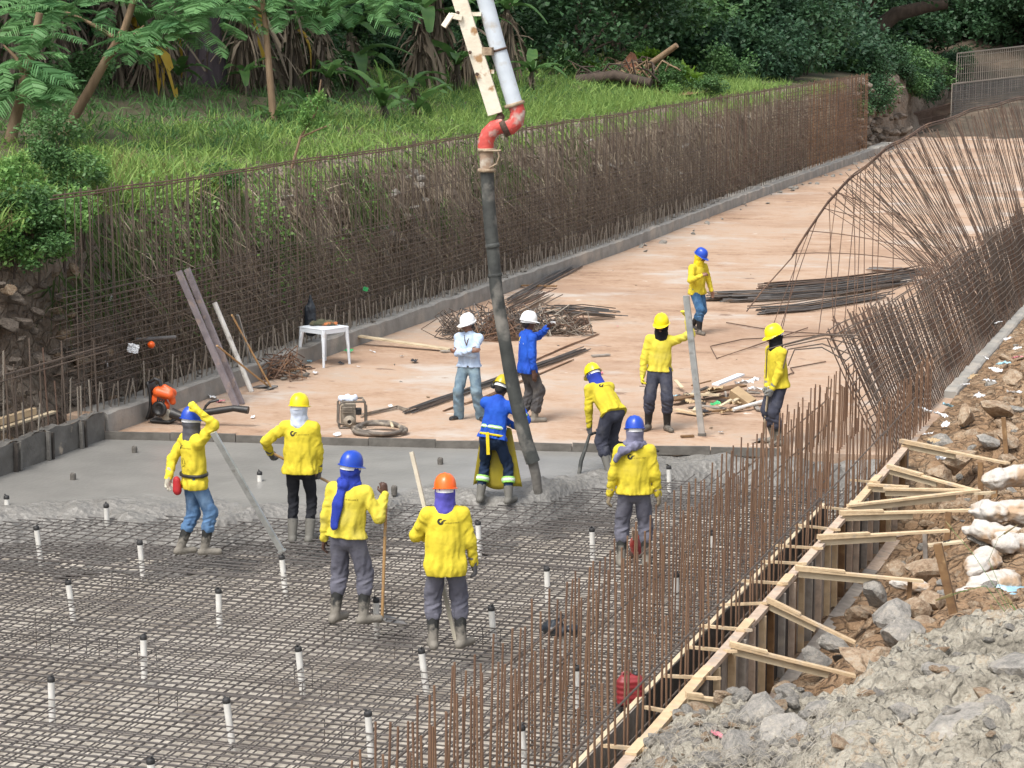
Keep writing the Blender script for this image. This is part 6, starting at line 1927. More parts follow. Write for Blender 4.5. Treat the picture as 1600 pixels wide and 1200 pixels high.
# bent over
p_bent = who(952, 738, -.08, -32, 1.0, 16, 'worker in yellow hard hat bent forward over the fresh concrete with a vibrator hose',
    dict(pelvis=(0, -.08, .9), bend=(50, 0, 0), elbow={1: (1, -.5, 0), -1: (-1, -.6, .2)}, foot={1: (.15, .08, 0), -1: (-.13, -.16, 0)}, curl={1: 1.2, -1: 1.2}, hem=-.05, head=(0, 30, 0)),
    dict(Y, shirt='shirt_worn', hat='hat_yellow', neck='cloth_blue', mask=False, trousers='pants_slate', boots='boot_wet', glove={1: 'glove_grey', -1: 'glove_grey'}, bag=.025), 'back', px_hand={-1: (921, 676, .1), 1: (938, 690, .35)})
# straightedge man facing the camera
p_edge = who(1030, 672, 0, 186, 1.03, 17, 'worker in yellow hard hat and black balaclava facing the camera beside a tall straightedge',
    dict(elbow={-1: (-.6, .2, -1), 1: (1, -.6, 0)}, foot={1: (.17, 0, 0), -1: (-.12, .06, 0)}, toe={1: 20, -1: -25}, curl={-1: 1.2, 1: .9}, hem=-.02, head=(12, 6, 0), bend=(0, -2, 0)),
    dict(Y, shirt='shirt_fade', hat='hat_yellow', neck='cloth_black', glasses=True, trousers='pants_slate', boots='boot_black', glove={1: 'glove_yellow', -1: 'glove_yellow'}, bag=.012, eye_h=.04, eye_w=.045), None, px_hand={-1: (1074, 497, -.02), 1: (1002, 596, -.05)})
# man at the right with shovel
p_right = who(1214, 694, 0, 248, 1.03, 18, 'worker in yellow hard hat and black balaclava leaning on a shovel at right',
    dict(foot={1: (.12, 0, 0), -1: (-.12, .03, 0)}, elbow={-1: (-.7, -1, -.3), 1: (1, -.8, 0)}, curl={1: 1.2, -1: 1.2}, hem=-.07, head=(8, 12, 0), bend=(5, 0, 0)),
    dict(Y, hat='hat_yellow', neck='cloth_black', trousers='pants_slate', glove={1: 'glove_cement', -1: 'glove_cement'}, bag=.03, hat_tilt=-10), None, px_hand={-1: (1203, 620, -.24), 1: (1198, 606, .02)})
# far man walking
p_far = who(1088, 521, 0, 140, 1.0, 19, 'worker in blue hard hat and yellow hood walking on the dry slab in jeans',
    dict(hand={1: (.12, .26, 1.22), -1: (-.32, .1, .86)}, elbow={1: (1, -.4, -.7), -1: (-1, -1, 0)}, pelvis=(0, 0, .91), foot={1: (.08, .18, 0), -1: (-.08, -.2, .05)}, hem=-.1, head=(-20, 22, 0), bend=(4, 0, 0), curl={1: 1., -1: .4}),
    dict(Y, shirt='shirt_yellow', hat='hat_blue', neck='cloth_yellow', mask=True, eye_h=.06, eye_w=.055, glasses=True, trousers='jeans_dark', boots='boot_black', bag=.02), None)
# white hat, folded arms
p_white = who(733, 656, 0, 196, .965, 20, 'man in white hard hat and pale blue shirt standing with folded arms on the slab',
    dict(hand={1: (-.10, .23, 1.20), -1: (.12, .20, 1.16)}, elbow={1: (1, .1, -.8), -1: (-1, .1, -.8)}, foot={1: (.17, .04, 0), -1: (-.2, .0, 0)}, hdir={1: (-1, .0, .1), -1: (1, -.1, .1)}, palm={1: (0, -1, -.3), -1: (0, -1, .3)}, hem=-.03, head=(38, 10, 0), bend=(0, 0, 0), curl={1: .3, -1: .3}, toe={1: 30, -1: -25}),
    dict(Y, shirt='shirt_pale', hat='hat_white', hair='hair_black', glasses=True, trousers='jeans_faded', boots='shoe_dark', boot_h=.1, bag=.022, collar=True), None, group='men in white hard hats')
# blue jacket
p_jacket = who(824, 659, 0, 68, .995, 21, 'man in white hard hat and bright blue jacket pointing ahead beside the hose',
    dict(hand={1: (.27, .0, .80), -1: (-.10, .40, 1.50)}, elbow={-1: (-1, .2, -1)}, foot={1: (.1, .1, 0), -1: (-.1, -.02, 0)}, hem=-.13, head=(2, 4, 0), bend=(1, 0, 0), curl={1: .4, -1: .6}, toe={1: 8, -1: 0}),
    dict(Y, shirt='shirt_blue', hat='hat_white', hair='hair_black', skin='skin_dark', trousers='pants_mud', boots='boot_cement', boot_h=.2, bag=.024, collar=True, leg=.03, sleeve={1: .75, -1: .9}), 'jacket', group='men in white hard hats')
# hose operator
p_hose = who(773, 785, -.1, 16, 1.0, 22, 'hose operator in blue overalls with reflective bands and a yellow apron',
    dict(elbow={1: (1, -.3, -.8), -1: (-1, .3, -.8)}, foot={1: (.2, 0, 0), -1: (-.2, 0, 0)}, pelvis=(-.02, -.04, .9), bend=(14, 6, 0), hem=-.02, head=(14, 26, 6), curl={1: 1.2, -1: 1.2}, toe={1: 14, -1: -4}),
    dict(Y, shirt='shirt_blue', hat='hat_climb', hair='hair_black', skin='skin_dark', trousers='pants_navy', boots='boot_wet', boot_h=.22, leg=.008, bag=.01, glove={1: 'glove_cement', -1: 'glove_cement'}, collar=True), None, px_hand={1: (815, 637, .12), -1: (806, 668, .25)}, group='hose crew')

# ------------------------------------------------------------------ concrete pump boom, pipe and hose
mat('boom_cream', (.70, .66, .55), (.60, .55, .44), 4, .6, .3, 30, c3=(.32, .19, .09), mix3=(.57, .66), s3=5)
mat('pipe_white', (.56, .62, .68), (.46, .52, .58), 4, .5, .2, 30, c3=(.4, .38, .34), mix3=(.58, .72), s3=5)
mat('elbow_red', (.50, .07, .055), (.36, .045, .038), 7, .7, .5, 30, c3=(.45, .36, .32), mix3=(.5, .68), s3=7)
mat('reducer_tan', (.34, .25, .175), (.24, .165, .115), 6, .8, .5, 30, c3=(.45, .4, .33), mix3=(.55, .7), s3=6)
mat('clamp_dirty', (.36, .29, .2), (.2, .14, .09), 10, .7, .4, 40)
mat('rust_dark', (.09, .05, .035), (.05, .03, .02), 10, .8, .4, 40)
mat('hose_rubber', (.026, .029, .028), (.05, .054, .05), 5, .7, .4, 25, c3=(.19, .18, .16), mix3=(.52, .68), s3=3.2)
mat('hose_cement', (.16, .15, .135), (.10, .095, .085), 8, .85, .6, 25)
HY = 29.4                                  # distance of the plane the boom hangs in
pump = empty('pump_boom', atY(790, 185, HY), label='concrete pump boom with white pipe, red elbows and black hose', cat='pump boom')
po = pump.location.copy()
def hp(x, y, d=0.): return atY(x, y, HY + d) - po
b = MB(); b.beam(hp(700, -60), hp(774, 178), .19, .15, (.3, -1, 0)); bo = b.build('boom_arm', 'boom_cream', pump, bevel=.008)
for x, y in ((735, 82), (746, 116), (716, 20)):
    b = MB(); b.lathe([(.022, 0), (.022, .02)], 10, hp(x, y, -.1), (-.25, -1, .1)); b.build('bolt_hole', 'rust_dark', bo)
b = MB(); b.beam(hp(722, 28, -.1), hp(704, 24, -.1), .07, .05, (0, 1, 0)); b.beam(hp(706, 22, -.1), hp(693, 42, -.1), .07, .045, (0, 1, 0)); b.build('bracket', 'boom_cream', pump, bevel=.005)
b = MB(); b.beam(hp(735, 22), hp(752, 22), .05, .06, (0, 1, 0)); b.build('bracket', 'boom_cream', pump)
b = MB(); b.tube([hp(742, -60, .05), hp(778, 75, .05), hp(804, 163, .05)], .105, 20); b.build('delivery_pipe', 'pipe_white', pump, True)
b = MB(); b.tube([hp(757, 82), hp(775, 76)], .035, 8); b.box(hp(762, 80, -.05), (.14, .1, .1)); b.build('pipe_clamp', 'clamp_dirty', pump)
b = MB(); b.lathe([(.108, -.015), (.118, -.012), (.118, .012), (.108, .015)], 20, hp(779, 78, .05), hp(804, 163) - hp(742, -60)); b.build('clamp_ring', 'rust_dark', pump, True)
b = MB(); b.beam(hp(762, 112), hp(772, 112), .05, .05, (0, 1, 0)); b.build('lug', 'boom_cream', pump)
b = MB(); b.tube([hp(805, 162, .03), hp(809, 175, .02), hp(807, 190, .0), hp(797, 199, 0), hp(787, 201, 0)], [.1, .1, .1, .1, .1], 18); b.build('elbow', 'elbow_red', pump, True)
b = MB(); b.tube([hp(787, 195, 0), hp(773, 200, 0), hp(763, 210, 0), hp(759, 222, 0), hp(759, 235, 0)], .105, 18); b.build('elbow', 'elbow_red', pump, True)
b = MB(); b.lathe([(.1, -.04), (.128, -.035), (.128, .035), (.1, .04)], 18, hp(788, 199), hp(800, 192) - hp(780, 202)); b.box(hp(780, 187), (.08, .1, .12), Euler((0, .5, 0))); b.tube([hp(778, 172), hp(784, 182), hp(782, 192)], .035, 8); b.build('swivel_joint', 'rust_dark', pump, True)
b = MB(); b.lathe([(.1, -.025), (.135, -.02), (.135, .02), (.1, .025)], 18, hp(804, 163, .04), hp(804, 163) - hp(778, 75)); b.build('coupling', 'clamp_dirty', pump, True)
b = MB(); b.tube([hp(760, 233), hp(761, 266)], .092, 18); b.build('reducer', 'reducer_tan', pump, True)
for y in (234, 266):
    b = MB(); b.lathe([(.09, -.022), (.118, -.02), (.118, .02), (.09, .022)], 18, hp(760.5, y), (0, 0, 1)); b.build('coupling', 'clamp_dirty', pump, True)
b = MB(); b.tube([hp(765, 262, -.1), hp(776, 256, -.1), hp(780, 244, -.12), hp(778, 236, -.12)], .012, 6); b.tube([hp(755, 236, -.1), hp(760, 236, -.12), hp(783, 235, -.13)], .013, 6); b.build('tie_rope', 'clamp_dirty', pump)
HPTS = [(761, 266), (763, 310), (767, 360), (771, 400), (775, 450), (783, 500), (790, 540), (797, 580), (803, 610), (812, 650), (822, 690), (833, 722)]
b = MB(); b.tube([hp(x, y, .02 * math.sin(i)) for i, (x, y) in enumerate(HPTS)], [.088, .086, .088, .085, .085, .084, .086, .09, .092, .092, .094, .096], 18); hose = b.build('hose', 'hose_rubber', pump, True)
for x, y in ((769.5, 384), (773.5, 430)):
    b = MB(); b.lathe([(.084, -.03), (.094, -.02), (.094, .02), (.084, .03)], 16, hp(x, y), (.15, 0, -1)); b.build('hose_band', 'hose_rubber', hose, True)
b = MB(); b.tube([hp(832, 720, 0), hp(837, 742, 0), hp(841, 770, .05)], [.07, .066, .06], 14); b.build('hose_end', 'hose_cement', pump, True)

mat('lath_pale', (.56, .52, .42), (.46, .42, .33), 5, .8, .2, 40)
# ------------------------------------------------------------------ things held and worn
def rod(name, a, c, wd, ht, m, label, cat, group=None, rnd=False):
    root = empty(name, a, label=label, cat=cat)
    b = MB()
    if rnd: b.tube([Vector((0, 0, 0)), (c - a) * .5, c - a], wd, 10)
    else: b.beam(Vector((0, 0, 0)), c - a, wd, ht, (0, 1, .1))
    b.build('shaft', m, root, rnd)
    return root
a = at(1097, 681, 0); c = atY(1072, 462, cy(a) - .05)
r1 = rod('straightedge', a, c, .095, .04, 'aluminium', 'tall aluminium straightedge held upright by the worker facing the camera', 'straightedge')
b = MB(); b.beam(Vector((-.002, 0, 0)), (c - a) * .02, .12, .05, (0, 1, .1)); b.build('end_cap', 'wet_edge', r1)
a = at(441, 862, -.1); c = atY(333, 676, cy(p_left['loc']) - .32)
r1 = rod('straightedge', a, c, .068, .04, 'aluminium', 'long aluminium straightedge slanting from the raised arm down to the mesh', 'straightedge')
b = MB(); b.beam(Vector((0, -.002, 0)), (c - a) * .012, .1, .055, (0, 1, .1)); b.build('end_cap', 'aluminium', r1)
a = at(712, 1000, -.1); c = atY(643, 706, cy(p_orange['loc']) + .35)
rod('wooden_straightedge', a, c, .042, .025, 'lath_pale', 'long pale wooden lath held in front of the worker in the orange hat', 'lath')
def shovel(label, a, c, blade_dir=None, m='handle_wood', bs=1., r=.017):
    root = empty('shovel', a, label=label, cat='shovel')
    b = MB(); b.tube([Vector((0, 0, 0)), (c - a) * .4, c - a], r, 10); b.build('handle', m, root, True)
    d = (a - c).normalized() if blade_dir is None else Vector(blade_dir).normalized()
    x, y, d = basis(d)
    b = MB()
    def bl(i, j):
        t = j
        w_ = .135 * (1 if t < .55 else math.cos((t - .55) / .45 * 1.35)) * min(1, .45 + t * 4)
        s_ = (i - .5) * 2
        return (x * s_ * w_ + y * (.03 * s_ * s_ - .02 * t) + d * (.30 * t - .02)) * bs
    b.grid(bl, 8, 10)
    o = b.build('blade', 'steel_worn', root, True)
    sm = o.modifiers.new('thick', 'SOLIDIFY'); sm.thickness = .004
    b = MB(); b.tube([-d * .12 * bs, d * .04 * bs], [.02, .024], 8); b.build('socket', 'steel_worn', root, True)
    return root
loc = p_scarf['loc']
a = at(597, 968, -.13); c = atY(603, 790, cy(loc) + .05)
shovel('shovel with a wooden handle standing on the mesh beside the raised fist', a, c, (.9, .35, -.22), bs=1.0)
a = atY(530, 762, cy(p_black['loc']) + .2); c = atY(416, 703, cy(p_black['loc']) + .3)
shovel('shovel held across the front of the worker in black trousers', a, c, (.8, .4, -.5))
a = at(1192, 688, .02); c = atY(1201, 604, cy(p_right['loc']) - .2)
shovel('shovel with pale handle planted before the worker at the right', a, c, (-.3, 0, -.1), m='wood_pale', bs=1.15)
# vibrator hose of the bent worker
loc = p_bent['loc']
vr = empty('vibrator', atY(905, 728, cy(loc) - .2), label='black vibrator poker dipping into the fresh concrete under the bent worker', cat='vibrator')
vo = vr.location.copy()
b = MB(); b.tube([Vector((0, 0, -.12)), atY(908, 720, cy(loc) - .15) - vo, atY(915, 700, cy(loc)) - vo, atY(921, 680, cy(loc) + .1) - vo], [.028, .03, .026, .022], 10); b.build('poker', 'hose_rubber', vr, True)
b = MB(); b.tube([atY(x, y, cy(loc) + d) - vo for x, y, d in ((921, 680, .1), (930, 676, .2), (945, 688, .4), (985, 694, .5), (1030, 705, .5))], .02, 8); b.build('flexible_shaft', 'black_plastic', vr, True)
# reflective bands, apron and ear muffs of the hose operator
d = p_hose
def ring(dd, a, c, r1, r2, m, name, flat=None, parent=None, h=.0095, fold=None):
    a, c = N(a), N(c)
    lo_, hi_ = np.minimum(a, c) - max(r1, r2) - .05, np.maximum(a, c) + max(r1, r2) + .05
    S = SDF(lo_, hi_, h)
    S.cap(a, c, r1, r2, 0, flat)
    ax = (c - a) / np.linalg.norm(c - a)
    S.cut(ax, c).cut(-ax, a)
    V, F = S.net()
    return np_obj(name, V, F, m, False, parent=parent or dd['o'])
ff = (N(d['fw']), 1.36)
for z0, z1, m in ((.115, .165, 'lime_trim'), (.125, .155, 'reflective')):
    e = .004 if m == 'reflective' else 0
    ring(d, d['pel'] + d['t'] * z0, d['pel'] + d['t'] * z1, .176 + e, .174 + e, m, 'reflective_band', ff)
for q in (1, -1):
    u_, f_ = d['sh'][q], d['E'][q]
    ring(d, u_.lerp(f_, .72), u_.lerp(f_, .92), .073, .071, 'lime_trim', 'reflective_band')
    ring(d, u_.lerp(f_, .77), u_.lerp(f_, .87), .077, .075, 'reflective', 'reflective_band')
    k_, a_ = d['K'][q], d['A'][q]
    ring(d, k_.lerp(a_, .36), k_.lerp(a_, .56), .089, .088, 'lime_trim', 'reflective_band')
    ring(d, k_.lerp(a_, .41), k_.lerp(a_, .51), .093, .092, 'reflective', 'reflective_band')
    b = MB(); hm = d['hc'] + d['Rh'] @ Vector((q * .125, -.01, .02))
    b.lathe([(.0, -.03), (.036, -.028), (.042, 0), (.036, .028), (0, .03)], 12, hm, d['Rh'] @ Vector((1, 0, 0))); b.build('ear_muff', 'black_plastic', d['o'], True)
b = MB(); hm = d['hc'] + d['Rh'] @ Vector((0, -.06, .1)); b.box(hm, (.13, .1, .07), d['Rh']); b.build('rolled_visor', 'black_plastic', d['o'], bevel=.015)
b = MB()
pl_ = d['pel']
b.grid(lambda i, j: Vector(((i - .5) * (.42 + .28 * j) , .17 + .03 * math.sin(i * 14) * j + .05 * math.cos(i * 5) * j, .98 - .80 * j + .03 * math.sin(i * 9))) + Vector((pl_.x, pl_.y * .3, 0)), 22, 12)
ap = b.build('apron', 'apron_yellow', d['o'], True)
ap.modifiers.new('thick', 'SOLIDIFY').thickness = .003
b = MB()
b.beam(Vector((-.02, -.165, 1.0)) + Vector((pl_.x, pl_.y, 0)), Vector((.0, -.195, .7)) + Vector((pl_.x, pl_.y, 0)), .045, .012, (0, 1, 0)); b.build('apron_tie', 'cloth_yellow', d['o'])
ring(d, pl_ + d['t'] * .02, pl_ + d['t'] * .05, .187, .186, 'cloth_yellow', 'apron_belt', ff)
# scarf tail, knotted scarf, belt and pouch, lanyard
d = p_scarf
S = SDF(N(d['nb']) - npv(.3, .35, .6), N(d['nb']) + npv(.3, .3, .25), .0095)
bk = -d['fw']
p1 = d['nb'] + bk * .10 - d['t'] * .0 - d['rt'] * .03
p2 = p1 - d['t'] * .2 + bk * .055 - d['rt'] * .03
p3 = p2 - d['t'] * .22 + bk * .01 - d['rt'] * .02
S.cap(N(p1), N(p2), .045, .055, .03, (N(d['fw']), 1.8)).cap(N(p2), N(p3), .05, .045, .02, (N(d['fw']), 2.0))
S.cap(N(d['nb'] + d['rt'] * .08), N(p1), .05, .05, .03).cap(N(d['nb'] - d['rt'] * .09), N(p1), .05, .05, .03)
S.warp(folds(77, .008, (30, 30, 6)))
d['garment']('scarf_tail', S, 'cloth_blue')
d = p_back
S = SDF(N(d['nb']) - npv(.4, .3, .3), N(d['nb']) + npv(.3, .3, .25), .0095)
kn = d['nb'] - d['fw'] * .12 + d['rt'] * .015 + d['t'] * .0
S.cap(N(kn), N(kn + d['t'] * .02), .042, .04, .01).cap(N(d['nb'] + d['rt'] * .1), N(kn), .045, .04, .03).cap(N(d['nb'] - d['rt'] * .1), N(kn), .045, .04, .03)
S.cap(N(kn), N(kn - d['rt'] * .16 - d['t'] * .06), .035, .05, .02).cap(N(kn - d['rt'] * .16 - d['t'] * .06), N(kn - d['rt'] * .24 - d['t'] * .17 + d['fw'] * .02), .05, .03, .02)
S.warp(folds(78, .009, (25, 25, 20)))
d['garment']('scarf_knot', S, 'cloth_lilac')
d = p_left
ring(d, d['pel'] + d['t'] * .03, d['pel'] + d['t'] * .065, .214, .212, 'black_plastic', 'belt', (N(d['fw']), 1.36))
S = SDF(N(d['pel']) - .4, N(d['pel']) + .4, .0095)
pc = d['pel'] - d['fw'] * .19 - d['rt'] * .08 - d['t'] * .02
S.cap(N(pc), N(pc - d['t'] * .11), .055, .065, .01, (N(d['fw']), 1.3))
d['garment']('pouch', S, 'red_nylon')
d = p_white
b = MB(); cx = d['chest'] + d['fw'] * .13
b.tube([d['nb'] + d['fw'] * .05 + d['rt'] * .06, cx + d['rt'] * .03 + d['t'] * .06, cx - d['t'] * .02 + d['fw'] * .01], .008, 6); b.tube([d['nb'] + d['fw'] * .05 - d['rt'] * .06, cx - d['rt'] * .02 + d['t'] * .06, cx - d['t'] * .02 + d['fw'] * .01], .008, 6); b.build('lanyard', 'rust_dark', d['o'])
ring(d, d['pel'] + d['t'] * -.03, d['pel'] + d['t'] * .0, .17, .17, 'black_plastic', 'belt', (N(d['fw']), 1.3))
d = p_jacket
b = MB(); hh = d['H'][-1] + (d['H'][-1] - d['E'][-1]).normalized() * .12; b.box(hh, (.05, .07, .03)); o = b.build('paper_cup', 'white_plastic', None, label='small white object in the hand of the man in the blue jacket', cat='object'); o.matrix_world = d['o'].matrix_world.copy()
d = p_edge
b = MB(); hh = d['H'][1] + Vector((.0, .03, -.14)); b.box(hh + Vector((0, .06, -.02)), (.08, .16, .006), Euler((.2, 0, 0))); b.tube([hh, hh + Vector((0, .01, .05)), hh + Vector((0, -.06, .06))], .014, 8); o = b.build('trowel', 'rust_dark', None, label='small rusty trowel hanging from the yellow gloved hand', cat='trowel'); o.matrix_world = d['o'].matrix_world.copy()

# ------------------------------------------------------------------ table with bits, bag behind
mat('table_white', (.70, .75, .80), (.62, .67, .72), 4, .4, .05, 30, c3=(.5, .5, .48), mix3=(.6, .75), s3=6)
tb = at(507, 569, 0)
table = empty('plastic_table', tb, R(48) + AZ, label='small white plastic table by the kerb', cat='table')
b = MB(); b.box((0, 0, .7), (.66, .66, .03)); b.build('table_top', 'table_white', table, bevel=.02)
for sx, sy in ((0, 1), (0, -1), (1, 0), (-1, 0)):
    b = MB(); wx, wy = (.66, .018) if sy else (.018, .66)
    b.box((sx * .315, sy * .315, .655), (wx - .03, wy, .08) if sy else (wx, wy - .03, .08)); b.build('apron_rail', 'table_white', table)
for sx in (-1, 1):
    for sy in (-1, 1):
        b = MB(); b.tube([(sx * .33, sy * .33, 0), (sx * .31, sy * .31, .4), (sx * .285, sy * .285, .69)], [.024, .032, .052], 8); b.build('leg', 'table_white', table, True)
S = SDF((-.35, -.3, -.1), (.35, .3, .25), .018)
S.cap(npv(-.2, 0, 0), npv(.2, .03, .0), .07, .06, .04).cap(npv(-.1, .05, .04), npv(.1, -.03, .05), .06, .05, .04)
S.warp(folds(5, .02, (14, 14, 14))).cut(npv(0, 0, -1), npv(0, 0, -.01))
V, F = S.net()
mat('camo_cloth', (.05, .06, .035), (.10, .085, .05), 9, .9, .3, 50, c3=(.5, .17, .06), mix3=(.58, .62), s3=6)
np_obj('work_bag', V, F, 'camo_cloth', True, loc=tb + Vector((-.02, .05, .735)), rz=.4, label='crumpled dark green and orange cloth bag on the white table', cat='bag')
mat('bag_black', (.012, .016, .022), (.02, .026, .034), 6, .35, .6, 20)
S = SDF((-.3, -.2, -1.0), (.3, .2, .1), .02)
S.cap(npv(0, 0, 0), npv(0, 0, -.3), .03, .1, .05).cap(npv(0, 0, -.3), npv(.02, 0, -.75), .12, .16, .06, (npv(0, 1, 0), 1.3))
S.warp(folds(6, .02, (12, 12, 3)))
V, F = S.net()
def onwall(x, y, u=-17.15):              # the place on the left rebar wall seen there
    d, _ = ray(x, y)
    return Vector((0, 0, CAM_H)) + d * (u / d.x)
bp0 = onwall(484, 462)
V = V * npv(.8, .7, .85)
np_obj('rubbish_bag', V, F, 'bag_black', True, loc=bp0, rz=AZ, label='black rubbish bag hanging on the rebar wall behind the table', cat='bag')
for x, y, Y, k, s_, lab in ((571, 452, 43.6, 'litter_green', .1, 'green plastic bottle wedged in the rebar wall'), (236, 538, 33.8, None, .1, 'bright orange cap on the rebar wall left of the leaning tubes'), (208, 545, 34.4, 'litter_white', .18, 'white plastic bag caught in the rebar wall at the left')):
    p = onwall(x, y)
    if k is None:
        b = MB(); b.lathe([(0, 0), (.055, .01), (.06, .05), (.03, .09), (0, .1)], 12, (0, 0, 0), (.6, -1, 0)); b.build('orange_cap', 'hat_orange', None, True, p, label=lab, cat='cap')
    else:
        put('caught_' + ('bottle' if 'bottle' in lab else 'bag'), SCR[k][0], None, p, (1.3, .2, .4), (s_, s_, s_), label=lab, cat='bottle' if 'bottle' in lab else 'bag')
a, c = onwall(212, 531, -17.4), onwall(274, 527, -17.0)
rod('grey_tube', a, c, .035, .03, 'rebar_grey', 'short grey tube pushed through the rebar wall at the left', 'tube', None, True)
# ------------------------------------------------------------------ leaning tubes and tools
mat('steel_purple', (.22, .19, .20), (.15, .13, .14), 6, .6, .3, 40, c3=(.3, .23, .19), mix3=(.55, .7), s3=5)
def lean_rod(x0, y0, x1, y1, m, wd, ht, lab, cat, name, rnd=False):
    a = at(x0, y0, 0)
    # its head rests against the bars of the wall
    lo_, hi_ = cy(a), cy(a) + 4
    best = a
    for k in range(200):
        c = atY(x1, y1, lo_ - .5 + k * .02)
        if c.x <= -17.2 or k == 199:
            best = c; break
    return rod(name, a, best, wd, ht, m, lab, cat, None, rnd)
lean_rod(371, 638, 279, 424, 'steel_purple', .1, .05, 'left one of two long purple grey steel channels leaning on the rebar wall', 'steel channel', 'steel_channel')
lean_rod(378, 632, 292, 420, 'steel_purple', .1, .05, 'right one of two long purple grey steel channels leaning on the rebar wall', 'steel channel', 'steel_channel')
lean_rod(393, 612, 335, 473, 'pvc_white', .045, .04, 'white tube leaning on the rebar wall', 'tube', 'white_tube', True)
lean_rod(399, 592, 371, 492, 'aluminium', .05, .03, 'thin pale metal bar leaning on the wall behind the tool handles', 'bar', 'metal_bar')
a, c = at(424, 606, .02), atY(362, 492, 38.6)
shovel('shovel leaning handle up against the rebar wall, right of the white tube', a, c, (-.6, -.6, -.15), m='handle_wood')
a, c = at(420, 604, .02), atY(339, 540, 37.2)
shovel('shovel lying low with its handle across the white tube', a, c, (-.9, -.3, -.05), m='handle_wood')
# ------------------------------------------------------------------ backpack blower
mat('orange_plastic', (.75, .12, .02), (.62, .09, .016), 5, .45, .1, 30, c3=(.4, .12, .05), mix3=(.62, .75), s3=6)
bl = at(253, 660, 0)
blow = empty('backpack_blower', bl, AZ - .3, label='orange and black backpack blower at the foot of the left kerb', cat='blower')
b = MB(); b.grid(lambda i, j: Vector(((-.17 + .05 * math.sin(j * 3.1)) - .1 * max(0, .25 - j), -.12 + .24 * i, .05 + .62 * j)), 6, 10); o = b.build('back_frame', 'black_plastic', blow, True); o.modifiers.new('t', 'SOLIDIFY').thickness = .04
b = MB(); b.tube([(-.16, -.05, .66), (-.08, -.05, .71), (0, -.05, .68), (.02, -.05, .6)], .03, 8); b.build('handle', 'black_plastic', blow, True)
S = SDF((-.25, -.3, .0), (.35, .3, .8), .012)
S.cap(npv(-.02, -.06, .50), npv(.17, -.06, .46), .09, .075, .02).cap(npv(-.04, .07, .50), npv(.15, .07, .47), .09, .08, .02).cap(npv(-.06, 0, .36), npv(.05, 0, .27), .12, .09, .03).cap(npv(.08, -.03, .58), npv(.17, -.03, .52), .045, .06, .03).cap(npv(.18, 0, .40), npv(.2, 0, .34), .06, .05, .02)
V, F = S.net(); np_obj('engine_cover', V, F, 'orange_plastic', True, parent=blow)
b = MB(); b.lathe([(.0, 0), (.12, .0), (.13, .03), (.08, .05), (.07, .03), (0, .03)], 16, (.05, -.16, .25), (0, -1, 0)); b.build('fan_guard', 'black_plastic', blow, True)
for i in range(4):
    b = MB(); b.box((.02 + i * .035, -.185, .36 - i * .01), (.022, .02, .16), Euler((0, .2, 0))); b.build('vent_slot', 'black_plastic', blow)
b = MB(); b.lathe([(0, -.04), (.085, -.04), (.1, 0), (.085, .04), (0, .04)], 14, (.12, -.06, .13), (0, -1, .2)); b.build('fuel_tank', 'glove_pale', blow, True)
b = MB(); b.box((.02, 0, .035), (.36, .26, .05)); b.build('base', 'black_plastic', blow, bevel=.02)
nz_ = [atY(x, y, cy(bl) - d_) for x, y, d_ in ((268, 645, .15), (285, 652, .2), (300, 648, .25), (318, 645, .3), (345, 641, .35), (365, 638, .4), (388, 641, .45))]
imat = Matrix.Translation(bl) @ Matrix.Rotation(AZ - .3, 4, 'Z'); imat.invert()
b = MB(); b.tube([imat @ p for p in nz_], [.085, .08, .06, .055, .055, .05, .062], 12); b.build('blower_tube', 'black_plastic', blow, True)
b = MB(); b.tube([imat @ atY(x, y, cy(bl) - .3) for x, y in ((318, 643), (322, 634), (328, 628), (342, 625))], .022, 8); b.build('control_grip', 'black_plastic', blow, True)
# ------------------------------------------------------------------ motor pump in a tube frame
mat('dusty_metal', (.30, .26, .205), (.2, .17, .135), 6, .85, .4, 40, c3=(.38, .33, .26), mix3=(.52, .7), s3=5)
mat('frame_dusty', (.13, .11, .09), (.08, .068, .058), 8, .7, .3, 40, c3=(.26, .22, .17), mix3=(.55, .7), s3=6)
mp = at(550, 667, 0)
pu = empty('motor_pump', mp, AZ + .12, label='dusty motor pump in a tube frame on the slab', cat='pump')
for y in (-.18, .18):
    b = MB(); b.tube([(-.2, y, .02), (.2, y, .02), (.22, y, .06), (.22, y, .36), (.18, y, .43), (-.14, y, .43), (-.21, y, .38), (-.22, y, .06), (-.2, y, .02)], .016, 8); b.build('frame_loop', 'frame_dusty', pu, True)
for x, z in ((-.2, .02), (.2, .02), (.18, .43), (-.14, .43)):
    b = MB(); b.tube([(x, -.18, z), (x, .18, z)], .014, 8); b.build('frame_rail', 'frame_dusty', pu, True)
b = MB(); b.box((-.06, 0, .35), (.24, .3, .1)); b.build('fuel_tank', 'dusty_metal', pu, bevel=.03)
b = MB(); b.box((-.06, -.02, .18), (.24, .24, .26)); b.build('engine_block', 'dusty_metal', pu, bevel=.03)
for i in range(4):
    b = MB(); b.box((-.08, -.175, .27 + i * .022), (.16, .05, .009)); b.build('muffler_fin', 'dusty_metal', pu)
b = MB(); b.lathe([(0, 0), (.085, 0), (.095, .03), (.07, .06), (.045, .065), (.045, .1), (.034, .1), (.03, .05), (0, .05)], 18, (-.05, -.15, .12), (0, -1, 0)); b.build('pump_casing', 'dusty_metal', pu, True)
b = MB(); b.lathe([(0, 0), (.032, 0), (.03, .004)], 14, (-.05, -.205, .12), (0, -1, 0)); b.build('inlet', 'black_plastic', pu)
b = MB(); b.box((.1, -.06, .26), (.1, .12, .1)); b.build('carburettor', 'black_plastic', pu, bevel=.015)
